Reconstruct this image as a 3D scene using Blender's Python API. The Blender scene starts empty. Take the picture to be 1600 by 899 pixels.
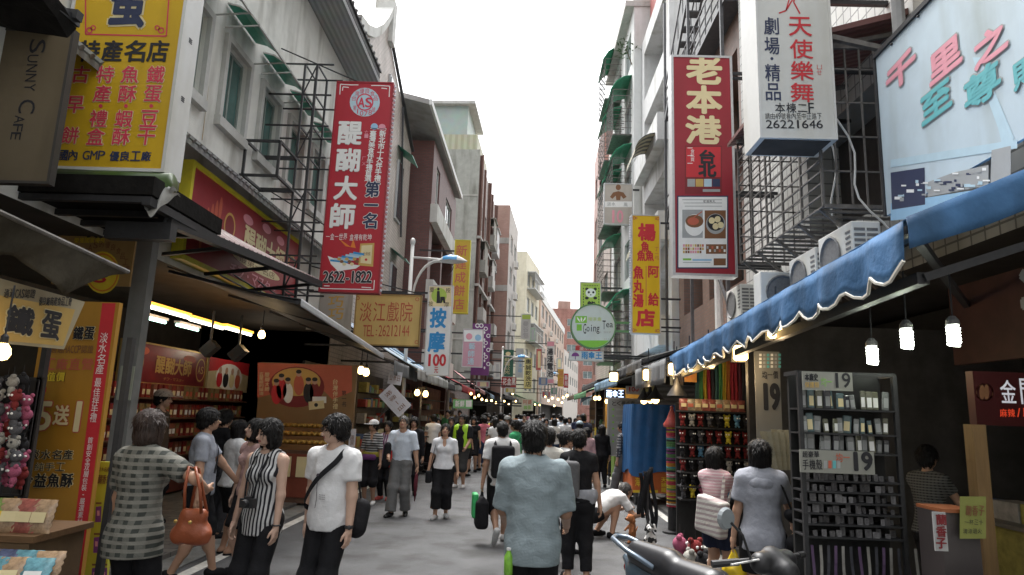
import bpy, bmesh, math, random
import numpy as np
from mathutils import Vector, Matrix
random.seed(7)
S = bpy.context.scene
COL = S.collection
R = math.radians
F, CX, CY, CAMZ = 1050.0, 800.0, 449.5, 1.75
VPX, VPY, ROLL = 817.0, 646.0, R(2.0)
_a, _b = VPX - CX, VPY - CY
_D = F * F / (_b * math.cos(ROLL) - _a * math.sin(ROLL))
_y = Vector((_a, -_b, -F)).normalized()
_z = Vector((_D * math.sin(ROLL), _D * math.cos(ROLL), -F)).normalized()
_x = _y.cross(_z)
RC = Matrix((_x, _y, _z))
camd = bpy.data.cameras.new('camera')
cam = bpy.data.objects.new('camera', camd); COL.objects.link(cam)
camd.sensor_width = 36.0; camd.lens = 36.0 * F / 1600.0
camd.clip_start = 0.05; camd.clip_end = 3000
cam.matrix_world = Matrix.Translation((0, 0, CAMZ)) @ RC.to_4x4()
S.camera = cam
SUN_EL, SUN_AZ = R(66), R(-25)
w = bpy.data.worlds.new('World'); S.world = w; w.use_nodes = True
nt = w.node_tree; nt.nodes.clear()
sk = nt.nodes.new('ShaderNodeTexSky'); sk.sky_type = 'NISHITA'; sk.sun_disc = False
sk.sun_elevation = SUN_EL; sk.sun_rotation = SUN_AZ; sk.dust_density = 6; sk.air_density = 1.6
hs = nt.nodes.new('ShaderNodeHueSaturation'); hs.inputs['Saturation'].default_value = 0.14
bg = nt.nodes.new('ShaderNodeBackground'); bg.inputs['Strength'].default_value = 0.15
wo = nt.nodes.new('ShaderNodeOutputWorld')
nt.links.new(sk.outputs[0], hs.inputs['Color']); nt.links.new(hs.outputs[0], bg.inputs[0]); nt.links.new(bg.outputs[0], wo.inputs[0])
sd = bpy.data.lights.new('sun', 'SUN'); sd.energy = 0.8; sd.angle = R(25); sd.color = (1, .97, .93)
so = bpy.data.objects.new('sun', sd); COL.objects.link(so)
so.rotation_euler = (R(90) - SUN_EL, 0, R(180) - SUN_AZ)
so.location = (0, 0, 40)
S.view_settings.view_transform = 'Standard'; S.view_settings.look = 'None'
S.view_settings.exposure = 1.72; S.view_settings.gamma = 1.0; S.view_settings.use_curve_mapping = False
S.cycles.use_denoising = True
S.cycles.max_bounces = 6; S.cycles.diffuse_bounces = 4; S.cycles.glossy_bounces = 3; S.cycles.transmission_bounces = 3
S.cycles.sample_clamp_indirect = 4.0
C0 = Vector((0, 0, CAMZ))
def ray(px, py): return RC @ Vector(((px - CX) / F, -(py - CY) / F, -1.0))
def at(px, py, Y):
    d = ray(px, py); return C0 + d * (Y / d.y)
def atX(px, py, X):
    d = ray(px, py); return C0 + d * (X / d.x)
def atZ(px, py, Z=0.0):
    d = ray(px, py); return C0 + d * ((Z - CAMZ) / d.z)
def atP(px, py, p, n):
    d = ray(px, py); return C0 + d * ((Vector(p) - C0).dot(n) / d.dot(n))
MATS = {}
def _mat(name):
    m = bpy.data.materials.new(name); m.use_nodes = True
    return m, m.node_tree, m.node_tree.nodes['Principled BSDF']
def pm(name, col, rough=.6, var=.12, scale=6., bump=0., metal=0., bscale=None, alpha=None, dirt=0., spec=.4, stretch=None):
    """plain surface with procedural unevenness; dirt adds darker blotches and runs of grime"""
    if name in MATS: return MATS[name]
    m, t, b = _mat(name); L = t.links.new
    col = tuple(col[:3])
    tc = t.nodes.new('ShaderNodeTexCoord'); n = t.nodes.new('ShaderNodeTexNoise')
    n.inputs['Scale'].default_value = scale; n.inputs['Detail'].default_value = 5; n.inputs['Roughness'].default_value = .65
    src = tc.outputs['Object']
    if stretch:
        mp = t.nodes.new('ShaderNodeMapping'); mp.inputs['Scale'].default_value = stretch; L(src, mp.inputs[0]); src = mp.outputs[0]
    L(src, n.inputs['Vector'])
    r = t.nodes.new('ShaderNodeValToRGB')
    r.color_ramp.elements[0].position = .3; r.color_ramp.elements[1].position = .7
    r.color_ramp.elements[0].color = tuple(c * (1 - var) for c in col) + (1,)
    r.color_ramp.elements[1].color = tuple(min(1, c * (1 + var)) for c in col) + (1,)
    L(n.outputs['Fac'], r.inputs[0]); out = r.outputs[0]
    if dirt:
        n2 = t.nodes.new('ShaderNodeTexNoise'); n2.inputs['Scale'].default_value = 1.3; n2.inputs['Detail'].default_value = 8
        mp = t.nodes.new('ShaderNodeMapping'); mp.inputs['Scale'].default_value = (1.6, 1.6, .28); L(tc.outputs['Object'], mp.inputs[0]); L(mp.outputs[0], n2.inputs['Vector'])
        r2 = t.nodes.new('ShaderNodeValToRGB'); r2.color_ramp.elements[0].position = .5; r2.color_ramp.elements[1].position = .75
        r2.color_ramp.elements[0].color = (1, 1, 1, 1); k = 1 - dirt; r2.color_ramp.elements[1].color = (k, k * .97, k * .9, 1)
        L(n2.outputs['Fac'], r2.inputs[0])
        mx = t.nodes.new('ShaderNodeMix'); mx.data_type = 'RGBA'; mx.blend_type = 'MULTIPLY'; mx.inputs[0].default_value = 1
        L(out, mx.inputs[6]); L(r2.outputs[0], mx.inputs[7]); out = mx.outputs[2]
    L(out, b.inputs['Base Color'])
    b.inputs['Roughness'].default_value = rough; b.inputs['Metallic'].default_value = metal
    b.inputs['Specular IOR Level'].default_value = spec
    if bump:
        n3 = t.nodes.new('ShaderNodeTexNoise'); n3.inputs['Scale'].default_value = bscale or scale * 6; n3.inputs['Detail'].default_value = 4
        L(src, n3.inputs['Vector'])
        bp = t.nodes.new('ShaderNodeBump'); bp.inputs['Strength'].default_value = bump; bp.inputs['Distance'].default_value = .02
        L(n3.outputs['Fac'], bp.inputs['Height']); L(bp.outputs[0], b.inputs['Normal'])
    MATS[name] = m; return m
def _uv(t):
    """wall coordinates from object space: horizontal run along the wall, height"""
    L = t.links.new
    tc = t.nodes.new('ShaderNodeTexCoord'); s = t.nodes.new('ShaderNodeSeparateXYZ'); L(tc.outputs['Object'], s.inputs[0])
    sn = t.nodes.new('ShaderNodeSeparateXYZ'); L(tc.outputs['Normal'], sn.inputs[0])
    def mth(op, a, b_=None):
        q = t.nodes.new('ShaderNodeMath'); q.operation = op; L(a, q.inputs[0])
        if b_ is not None: L(b_, q.inputs[1])
        return q.outputs[0]
    ax, ay = mth('ABSOLUTE', sn.outputs[0]), mth('ABSOLUTE', sn.outputs[1])
    u = mth('ADD', mth('MULTIPLY', s.outputs[0], ay), mth('MULTIPLY', s.outputs[1], ax))
    c = t.nodes.new('ShaderNodeCombineXYZ'); L(u, c.inputs[0]); L(s.outputs[2], c.inputs[1])
    return tc, c.outputs[0], u, s
def tile(name, c1, c2, mortar, bw=.24, bh=.08, ms=.012, rough=.55, dirt=.35, bump=.3, offs=.5):
    if name in MATS: return MATS[name]
    m, t, b = _mat(name); L = t.links.new
    tc, uv, u, s = _uv(t)
    br = t.nodes.new('ShaderNodeTexBrick'); L(uv, br.inputs['Vector']); br.offset = offs
    br.inputs['Color1'].default_value = (*c1, 1); br.inputs['Color2'].default_value = (*c2, 1); br.inputs['Mortar'].default_value = (*mortar, 1)
    br.inputs['Scale'].default_value = 1; br.inputs['Mortar Size'].default_value = ms
    br.inputs['Brick Width'].default_value = bw; br.inputs['Row Height'].default_value = bh
    n2 = t.nodes.new('ShaderNodeTexNoise'); n2.inputs['Scale'].default_value = .9; n2.inputs['Detail'].default_value = 8
    mp = t.nodes.new('ShaderNodeMapping'); mp.inputs['Scale'].default_value = (1.5, 1.5, .35); L(tc.outputs['Object'], mp.inputs[0]); L(mp.outputs[0], n2.inputs['Vector'])
    r2 = t.nodes.new('ShaderNodeValToRGB'); r2.color_ramp.elements[0].position = .4; r2.color_ramp.elements[1].position = .72
    k = 1 - dirt; r2.color_ramp.elements[0].color = (1, 1, 1, 1); r2.color_ramp.elements[1].color = (k, k, k * .95, 1)
    L(n2.outputs['Fac'], r2.inputs[0])
    mx = t.nodes.new('ShaderNodeMix'); mx.data_type = 'RGBA'; mx.blend_type = 'MULTIPLY'; mx.inputs[0].default_value = 1
    L(br.outputs['Color'], mx.inputs[6]); L(r2.outputs[0], mx.inputs[7]); L(mx.outputs[2], b.inputs['Base Color'])
    bp = t.nodes.new('ShaderNodeBump'); bp.inputs['Strength'].default_value = bump; bp.inputs['Distance'].default_value = .01; bp.invert = True
    L(br.outputs['Fac'], bp.inputs['Height']); L(bp.outputs[0], b.inputs['Normal'])
    b.inputs['Roughness'].default_value = rough
    MATS[name] = m; return m
def corr(name, c1, c2, period=.08, rough=.5, axis=0, dirt=.3, metal=0.):
    """corrugated sheet / striped cloth: colour bands and a bump along one object axis"""
    if name in MATS: return MATS[name]
    m, t, b = _mat(name); L = t.links.new
    tc = t.nodes.new('ShaderNodeTexCoord'); wv = t.nodes.new('ShaderNodeTexWave'); wv.wave_type = 'BANDS'; wv.bands_direction = 'XYZ'[axis]
    wv.inputs['Scale'].default_value = 0.314 / period; wv.inputs['Distortion'].default_value = .25; wv.inputs['Detail'].default_value = 1
    L(tc.outputs['Object'], wv.inputs['Vector'])
    r = t.nodes.new('ShaderNodeValToRGB'); r.color_ramp.elements[0].position = .35; r.color_ramp.elements[1].position = .65
    r.color_ramp.elements[0].color = (*c1, 1); r.color_ramp.elements[1].color = (*c2, 1); L(wv.outputs['Fac'], r.inputs[0])
    n2 = t.nodes.new('ShaderNodeTexNoise'); n2.inputs['Scale'].default_value = 2; n2.inputs['Detail'].default_value = 7; L(tc.outputs['Object'], n2.inputs['Vector'])
    mx = t.nodes.new('ShaderNodeMix'); mx.data_type = 'RGBA'; mx.blend_type = 'MULTIPLY'; mx.inputs[0].default_value = dirt
    L(r.outputs[0], mx.inputs[6]); L(n2.outputs['Color'], mx.inputs[7]); L(mx.outputs[2], b.inputs['Base Color'])
    bp = t.nodes.new('ShaderNodeBump'); bp.inputs['Strength'].default_value = .5; bp.inputs['Distance'].default_value = .02
    L(wv.outputs['Fac'], bp.inputs['Height']); L(bp.outputs[0], b.inputs['Normal'])
    b.inputs['Roughness'].default_value = rough; b.inputs['Metallic'].default_value = metal
    MATS[name] = m; return m
def plaid(name, base, c2, c3, px=.08, pz=.08, sharp=.2):
    """woven check or stripes in object space (x and z bands)"""
    if name in MATS: return MATS[name]
    m, t, b = _mat(name); L = t.links.new
    tc = t.nodes.new('ShaderNodeTexCoord'); cur = None
    rgb = t.nodes.new('ShaderNodeRGB'); rgb.outputs[0].default_value = (*base, 1); cur = rgb.outputs[0]
    for ax, per, c in ((0, px, c2), (2, pz, c3)):
        if not per: continue
        wv = t.nodes.new('ShaderNodeTexWave'); wv.bands_direction = 'XYZ'[ax]; wv.inputs['Scale'].default_value = .314 / per
        wv.inputs['Distortion'].default_value = .9; wv.inputs['Detail'].default_value = 1; wv.inputs['Detail Scale'].default_value = .6; L(tc.outputs['Object'], wv.inputs['Vector'])
        r = t.nodes.new('ShaderNodeValToRGB'); r.color_ramp.elements[0].position = .5; r.color_ramp.elements[1].position = .5 + sharp
        L(wv.outputs['Fac'], r.inputs[0])
        mx = t.nodes.new('ShaderNodeMix'); mx.data_type = 'RGBA'; L(r.outputs[0], mx.inputs[0]); L(cur, mx.inputs[6]); mx.inputs[7].default_value = (*c, 1); cur = mx.outputs[2]
    L(cur, b.inputs['Base Color']); b.inputs['Roughness'].default_value = .8; b.inputs['Specular IOR Level'].default_value = .2
    n = t.nodes.new('ShaderNodeTexNoise'); n.inputs['Scale'].default_value = 20; n.inputs['Detail'].default_value = 5; n.inputs['Distortion'].default_value = 1.2; L(tc.outputs['Object'], n.inputs['Vector'])
    bp = t.nodes.new('ShaderNodeBump'); bp.inputs['Strength'].default_value = .38; bp.inputs['Distance'].default_value = .02; L(n.outputs['Fac'], bp.inputs['Height']); L(bp.outputs[0], b.inputs['Normal'])
    MATS[name] = m; return m
def emit(name, col, strength):
    if name in MATS: return MATS[name]
    m, t, b = _mat(name)
    b.inputs['Base Color'].default_value = (*col, 1); b.inputs['Emission Color'].default_value = (*col, 1); b.inputs['Emission Strength'].default_value = strength
    n = t.nodes.new('ShaderNodeTexNoise'); MATS[name] = m; return m
def glass(name, col=(.05, .07, .08), rough=.06):
    if name in MATS: return MATS[name]
    m, t, b = _mat(name); L = t.links.new
    tc = t.nodes.new('ShaderNodeTexCoord'); n = t.nodes.new('ShaderNodeTexNoise'); n.inputs['Scale'].default_value = 2.2; n.inputs['Detail'].default_value = 3; L(tc.outputs['Object'], n.inputs['Vector'])
    r = t.nodes.new('ShaderNodeValToRGB'); r.color_ramp.elements[0].color = (*[c * .4 for c in col], 1); r.color_ramp.elements[1].color = (*[min(1, c * 2.2) for c in col], 1)
    L(n.outputs['Fac'], r.inputs[0]); L(r.outputs[0], b.inputs['Base Color'])
    b.inputs['Roughness'].default_value = rough; b.inputs['Specular IOR Level'].default_value = .7
    MATS[name] = m; return m
class MB:
    def __init__(s): s.v = []; s.f = []; s.mi = []; s.smooth = False
    def add(s, vs, fs, mi=0):
        o = len(s.v); s.v += [tuple(p) for p in vs]; s.f += [tuple(i + o for i in f) for f in fs]; s.mi += [mi] * len(fs); return s
    def quad(s, a, b, c, d, mi=0): return s.add([a, b, c, d], [(0, 1, 2, 3)], mi)
    def box(s, x0, x1, y0, y1, z0, z1, mi=0, M=None):
        vs = [Vector(p) for p in ((x0, y0, z0), (x1, y0, z0), (x1, y1, z0), (x0, y1, z0), (x0, y0, z1), (x1, y0, z1), (x1, y1, z1), (x0, y1, z1))]
        if M: vs = [M @ p for p in vs]
        return s.add(vs, [(3, 2, 1, 0), (4, 5, 6, 7), (0, 1, 5, 4), (1, 2, 6, 5), (2, 3, 7, 6), (3, 0, 4, 7)], mi)
    def obox(s, c, u, v, n, hu, hv, hn, mi=0):
        c, u, v, n = map(Vector, (c, u, v, n)); M = Matrix((u, v, n)).transposed().to_4x4(); M.translation = c
        return s.box(-hu, hu, -hv, hv, -hn, hn, mi, M)
    def bar(s, a, b, t=.03, t2=None, mi=0):
        a, b = Vector(a), Vector(b); d = (b - a); L = d.length
        if L < 1e-6: return s
        d /= L; up = Vector((0, 0, 1)) if abs(d.z) < .95 else Vector((0, 1, 0))
        u = d.cross(up).normalized(); v = u.cross(d)
        return s.obox((a + b) / 2, d, u, v, L / 2, t / 2, (t2 or t) / 2, mi)
    def tube(s, pts, rad, n=8, mi=0, cap=True):
        pts = [Vector(p) for p in pts]; rs = rad if hasattr(rad, '__len__') else [rad] * len(pts)
        o = len(s.v); pu = None
        for i, p in enumerate(pts):
            d = (pts[min(i + 1, len(pts) - 1)] - pts[max(i - 1, 0)])
            d = d.normalized() if d.length > 0 else Vector((0, 0, 1))
            if pu is None:
                up = Vector((0, 0, 1)) if abs(d.z) < .9 else Vector((0, 1, 0)); u = d.cross(up).normalized()
            else: u = (pu - d * pu.dot(d)).normalized()
            pu = u; v = d.cross(u)
            for k in range(n):
                a = 2 * math.pi * k / n; s.v.append(tuple(p + (u * math.cos(a) + v * math.sin(a)) * rs[i]))
        for i in range(len(pts) - 1):
            for k in range(n):
                s.f.append((o + i * n + k, o + i * n + (k + 1) % n, o + (i + 1) * n + (k + 1) % n, o + (i + 1) * n + k)); s.mi.append(mi)
        if cap:
            s.f.append(tuple(o + k for k in range(n))[::-1]); s.f.append(tuple(o + (len(pts) - 1) * n + k for k in range(n))); s.mi += [mi, mi]
        return s
    def lathe(s, c, prof, n=12, mi=0, axis='z', cap=True):
        """prof: (radius, height) pairs"""
        pts = []
        for r, h in prof: pts.append((r, h))
        o = len(s.v); c = Vector(c)
        for r, h in pts:
            for k in range(n):
                a = 2 * math.pi * k / n; q = (r * math.cos(a), r * math.sin(a), h)
                if axis == 'x': q = (q[2], q[0], q[1])
                if axis == 'y': q = (q[0], q[2], q[1])
                s.v.append(tuple(c + Vector(q)))
        for i in range(len(pts) - 1):
            for k in range(n):
                s.f.append((o + i * n + k, o + i * n + (k + 1) % n, o + (i + 1) * n + (k + 1) % n, o + (i + 1) * n + k)); s.mi.append(mi)
        if cap: s.f.append(tuple(o + k for k in range(n))[::-1]); s.f.append(tuple(o + (len(pts) - 1) * n + k for k in range(n))); s.mi += [mi, mi]
        return s
    def ball(s, c, r, n=10, m=7, mi=0, sc=(1, 1, 1)):
        c = Vector(c); o = len(s.v)
        for i in range(m + 1):
            th = math.pi * i / m
            for k in range(n):
                a = 2 * math.pi * k / n
                s.v.append((c.x + r * sc[0] * math.sin(th) * math.cos(a), c.y + r * sc[1] * math.sin(th) * math.sin(a), c.z + r * sc[2] * math.cos(th)))
        for i in range(m):
            for k in range(n):
                s.f.append((o + i * n + k, o + (i + 1) * n + k, o + (i + 1) * n + (k + 1) % n, o + i * n + (k + 1) % n)); s.mi.append(mi)
        return s
    def sheet(s, fn, nu, nv, mi=0):
        o = len(s.v)
        for j in range(nv + 1):
            for i in range(nu + 1): s.v.append(tuple(fn(i / nu, j / nv)))
        for j in range(nv):
            for i in range(nu):
                a = o + j * (nu + 1) + i; s.f.append((a, a + 1, a + nu + 2, a + nu + 1)); s.mi.append(mi)
        return s
    def build(s, name, mat, parent=None, smooth=False, local=False, weld=False):
        me = bpy.data.meshes.new(name)
        org = Vector((0, 0, 0))
        if parent is not None and not local: org = world_loc(parent)
        vs = np.array(s.v, dtype=float).reshape(-1, 3) - np.array(org)
        me.from_pydata(vs.tolist(), [], s.f)
        mats = mat if isinstance(mat, (list, tuple)) else [mat]
        for m in mats: me.materials.append(m)
        if len(mats) > 1: me.polygons.foreach_set('material_index', s.mi)
        if smooth: me.polygons.foreach_set('use_smooth', [True] * len(me.polygons))
        if weld:
            bm = bmesh.new(); bm.from_mesh(me); bmesh.ops.remove_doubles(bm, verts=bm.verts, dist=1e-4); bm.to_mesh(me); bm.free()
        me.update()
        o = bpy.data.objects.new(name, me); COL.objects.link(o)
        if parent is not None: o.parent = parent
        return o
def world_loc(o):
    p = Vector(o.location); q = o.parent
    while q is not None: p = p + Vector(q.location); q = q.parent
    return p
def thing(name, label, cat, loc=(0, 0, 0), rz=0., group=None):
    o = bpy.data.objects.new(name, None); COL.objects.link(o); o.empty_display_size = .2
    o.location = loc; o.rotation_euler = (0, 0, rz); o['label'] = label; o['category'] = cat
    if group: o['group'] = group
    return o
def tag(o, label, cat, group=None):
    o['label'] = label; o['category'] = cat
    if group: o['group'] = group
    return o
def recenter(o, p):
    """move a parentless mesh object's origin to p"""
    p = Vector(p); o.data.transform(Matrix.Translation(-p)); o.location = p; return o
def struct(o, kind='structure'): o['kind'] = kind; return o
def dup(root, loc=None, rz=None, label=None, group=None):
    r = root.copy(); COL.objects.link(r)
    if loc is not None: r.location = loc
    if rz is not None: r.rotation_euler = (0, 0, rz)
    if label: r['label'] = label
    if group: r['group'] = group
    for ch in list(root.children):
        c = ch.copy(); COL.objects.link(c); c.parent = r
        for g in list(ch.children):
            d = g.copy(); COL.objects.link(d); d.parent = c
    return r
def lamp_light(name, loc, energy, col, parent, rad=.05):
    l = bpy.data.lights.new(name, 'POINT'); l.energy = energy; l.color = col; l.shadow_soft_size = rad
    o = bpy.data.objects.new(name, l); COL.objects.link(o); o.location = Vector(loc) - world_loc(parent); o.parent = parent; return o
_fc = bpy.data.curves.new('glyph', 'FONT'); _fo = bpy.data.objects.new('glyph', _fc); COL.objects.link(_fo)
_fc.resolution_u = 3
GL = {}
def glyph(ch, off=0.):
    k = (ch, off)
    if k not in GL:
        _fc.body = ch; _fc.size = 1; _fc.offset = off
        bpy.context.view_layer.update()
        e = _fo.evaluated_get(bpy.context.evaluated_depsgraph_get()); me = e.to_mesh()
        v = np.array([p.co[:2] for p in me.vertices]).reshape(-1, 2); f = [tuple(p.vertices) for p in me.polygons]
        e.to_mesh_clear()
        GL[k] = (v, f)
    return GL[k]
class Board:
    """a flat face (point, horizontal u, vertical v) that takes lettering and flat pictures at photo pixels"""
    def __init__(s, p, u, v):
        s.p = Vector(p); s.u = Vector(u).normalized(); s.v = Vector(v).normalized(); s.n = s.u.cross(s.v)
        s.mb = {}; s.k = 0
    def P(s, px, py): return atP(px, py, s.p, s.n)
    def _get(s, key): return s.mb.setdefault(key, MB())
    def glyph(s, ch, c, w, h, mat, off=.012, lift=.004, outline=None, ow=.05, rot=0):
        if ch == ' ': return
        base, _ = glyph(ch, 0.)
        if not len(base): return
        base = base.copy()
        if ch in '一・·-—ー二.:~、()（）':
            lo = np.array([.03, -.08]); hi = np.array([.97, .84])
            if ch in '-·.:()': lo[0] = base[:, 0].min() - .1; hi[0] = base[:, 0].max() + .1
        else: lo, hi = base.min(0), base.max(0)
        if 'a' <= ch <= 'z': lo[1], hi[1] = -.22, .74
        ext = np.maximum(hi - lo, .05)
        if ch in '1Il|i': lo[0] -= .12; ext[0] += .24
        v, f = glyph(ch, 0.)
        q = (v - lo) / ext - .5
        if rot: q = np.stack([q[:, 1], -q[:, 0]], 1)
        def lay(key, g, lf):
            g = min(g, .07); n = 1 if g < .008 else (4 if g < .03 else 8)
            for k in range(n):
                dx, dy = (0, 0) if n == 1 else (g * math.cos(2 * math.pi * (k + .5) / n) * max(w, h) / w, g * math.sin(2 * math.pi * (k + .5) / n) * max(w, h) / h)
                s._get((key, s.k)).add([c + s.u * ((a + dx) * w) + s.v * ((b + dy) * h) + s.n * (lf + k * .00035) for a, b in q], f)
        if outline: lay(outline, off + ow, lift - .001)
        lay(mat, off, lift + (.004 if outline else 0))
    def text(s, t, x0, y0, x1, y1, mat, vert=False, off=.012, outline=None, ow=.05, pad=.12, rot=0, lift=.004):
        s.k += 1; n = len(t); wts = [(.55 if (ord(ch) < 128 and not vert) else 1.) for ch in t]; W = sum(wts); acc = 0
        for ch, wt in zip(t, wts):
            a, b = acc / W, (acc + wt) / W; acc += wt
            if vert: xa, xb, ya, yb = x0, x1, y0 + (y1 - y0) * a, y0 + (y1 - y0) * b
            else: xa, xb, ya, yb = x0 + (x1 - x0) * a, x0 + (x1 - x0) * b, y0, y1
            cx, cy = (xa + xb) / 2, (ya + yb) / 2
            c = s.P(cx, cy)
            w = (s.P(xb, cy) - s.P(xa, cy)).length; h = (s.P(cx, yb) - s.P(cx, ya)).length
            pw = pad if not vert else 0.02; ph = pad if vert else 0.02
            s.glyph(ch, c, w * (1 - pw), h * (1 - ph), mat, off, lift, outline, ow, rot)
    def rect(s, x0, y0, x1, y1, mat, lift=.0025):
        a, b, c, d = s.P(x0, y1), s.P(x1, y1), s.P(x1, y0), s.P(x0, y0); k = s.n * lift
        s._get(mat).quad(a + k, b + k, c + k, d + k)
    def poly(s, pts, mat, lift=.003):
        s._get(mat).add([s.P(*p) + s.n * lift for p in pts], [tuple(range(len(pts)))[::-1]])
    def disc(s, x, y, rx, ry, mat, lift=.003, n=24, a0=0, a1=2 * math.pi):
        s.poly([(x + rx * math.cos(a0 + (a1 - a0) * i / n), y + ry * math.sin(a0 + (a1 - a0) * i / n)) for i in range(n if a1 - a0 > 6.28 else n + 1)], mat, lift)
    def line(s, pts, wpx, mat, lift=.003):
        for (xa, ya), (xb, yb) in zip(pts[:-1], pts[1:]):
            d = Vector((xb - xa, yb - ya)); L = d.length
            if L < 1e-6: continue
            nx, ny = -d.y / L * wpx / 2, d.x / L * wpx / 2
            s.poly([(xa + nx, ya + ny), (xb + nx, yb + ny), (xb - nx, yb - ny), (xa - nx, ya - ny)], mat, lift)
    def ring(s, x, y, r0, r1, mat, lift=.004, n=32, asp=1.):
        p = lambda r, i: s.P(x + r * math.cos(2 * math.pi * i / n), y + r * asp * math.sin(2 * math.pi * i / n)) + s.n * lift
        for i in range(n): s._get(mat).quad(p(r0, i), p(r0, i + 1), p(r1, i + 1), p(r1, i))
    def finish(s, parent, names=None, default='print'):
        for k, mb in s.mb.items():
            if isinstance(k, tuple): mb.build('lettering', MATS[k[0]], parent)
            else: mb.build((names or {}).get(k, default), MATS[k], parent)
        s.mb = {}
X_, Y_, Z_ = Vector((1, 0, 0)), Vector((0, 1, 0)), Vector((0, 0, 1))
def flat_sign(name, label, TL, TR, BL, Y, face, frame=None, thick=.12, fw=.03, group=None, cat='sign', u=None, noroot=False):
    """box sign standing square to the street: corner pixels at distance Y -> (root, Board)"""
    a, b, c = at(*TL, Y), at(*TR, Y), at(*BL, Y)
    x0, x1 = min(a.x, c.x) * .5 + max(a.x, c.x) * .5, None
    W = (b - a).length; x0 = (a.x + c.x) / 2; x1 = x0 + W; z1 = (a.z + b.z) / 2; z0 = c.z
    root = thing(name, label, cat, ((x0 + x1) / 2, Y + thick / 2, z0), 0, group)
    MB().box(x0, x1, Y, Y + thick, z0, z1).build('panel', face, root)
    if frame:
        m = MB(); e = .012
        for (p, q, r, t) in ((x0 - e, x1 + e, z0 - e, z0 + fw), (x0 - e, x1 + e, z1 - fw, z1 + e), (x0 - e, x0 + fw, z0 + fw, z1 - fw), (x1 - fw, x1 + e, z0 + fw, z1 - fw)):
            m.box(p, q, Y - e, Y + thick + e, r, t)
        m.build('frame', frame, root)
    bd = Board((x0, Y, z0), X_, Z_); bd.box = (x0, x1, z0, z1)
    return root, bd
# ================================================================ ground
def asphalt():
    m = pm('asphalt', (.1, .101, .104), .72, .3, 1.1, .6, bscale=180, dirt=.45, spec=.3); return m
def ground(name, x0, x1, y0, y1, z, mat, n=1):
    o = MB().quad((x0, y0, z), (x1, y0, z), (x1, y1, z), (x0, y1, z)).build(name, mat); struct(o); return o
ground('ground', -400, 400, -60, 900, -.02, pm('ground_concrete', (.16, .155, .15), .9, .2, 1.5, .3))
def bend(y): return 0 if y < 45 else .0009 * (y - 45) ** 2 * .75
def strip(name, xa, xb, z, mat, y0=-6, y1=190, step=6):
    m = MB(); ys = [y0 + step * i for i in range(int((y1 - y0) / step) + 1)]
    for a, b in zip(ys[:-1], ys[1:]): m.quad((xa + bend(a), a, z), (xb + bend(a), a, z), (xb + bend(b), b, z), (xa + bend(b), b, z))
    o = m.build(name, mat); struct(o); return o
strip('road', -3.62, 2.78, 0, asphalt())
paint = pm('road_paint', (.62, .61, .57), .7, .25, 14, dirt=.45)
strip('road_edge_line', -3.5, -3.36, .004, paint); strip('road_edge_line', 2.53, 2.67, .004, paint)
pav = tile('pavement_tile', (.13, .125, .12), (.17, .16, .15), (.07, .07, .065), .3, .3, .02, offs=0)
def pavmat():
    m, t, b = _mat('pavement_slabs'); L = t.links.new
    tc = t.nodes.new('ShaderNodeTexCoord'); br = t.nodes.new('ShaderNodeTexBrick'); L(tc.outputs['Object'], br.inputs['Vector'])
    br.inputs['Scale'].default_value = 1; br.inputs['Brick Width'].default_value = .4; br.inputs['Row Height'].default_value = .2; br.inputs['Mortar Size'].default_value = .012
    br.inputs['Color1'].default_value = (.12, .11, .105, 1); br.inputs['Color2'].default_value = (.18, .165, .15, 1); br.inputs['Mortar'].default_value = (.06, .06, .06, 1)
    L(br.outputs['Color'], b.inputs['Base Color']); b.inputs['Roughness'].default_value = .65; MATS['pavement_slabs'] = m; return m
pv = pavmat()
m = MB(); m.box(-14, -3.95, -6, 46, -.015, .06); struct(m.build('pavement', pv))
m = MB(); m.box(3.05, 14, -6, 46, -.015, .05); struct(m.build('pavement', pv))
gut = pm('gutter_concrete', (.22, .22, .21), .85, .2, 5, .3, dirt=.4)
strip('gutter', -3.95, -3.62, .008, gut, y1=46); strip('gutter', 2.78, 3.05, .008, gut, y1=46)
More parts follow.
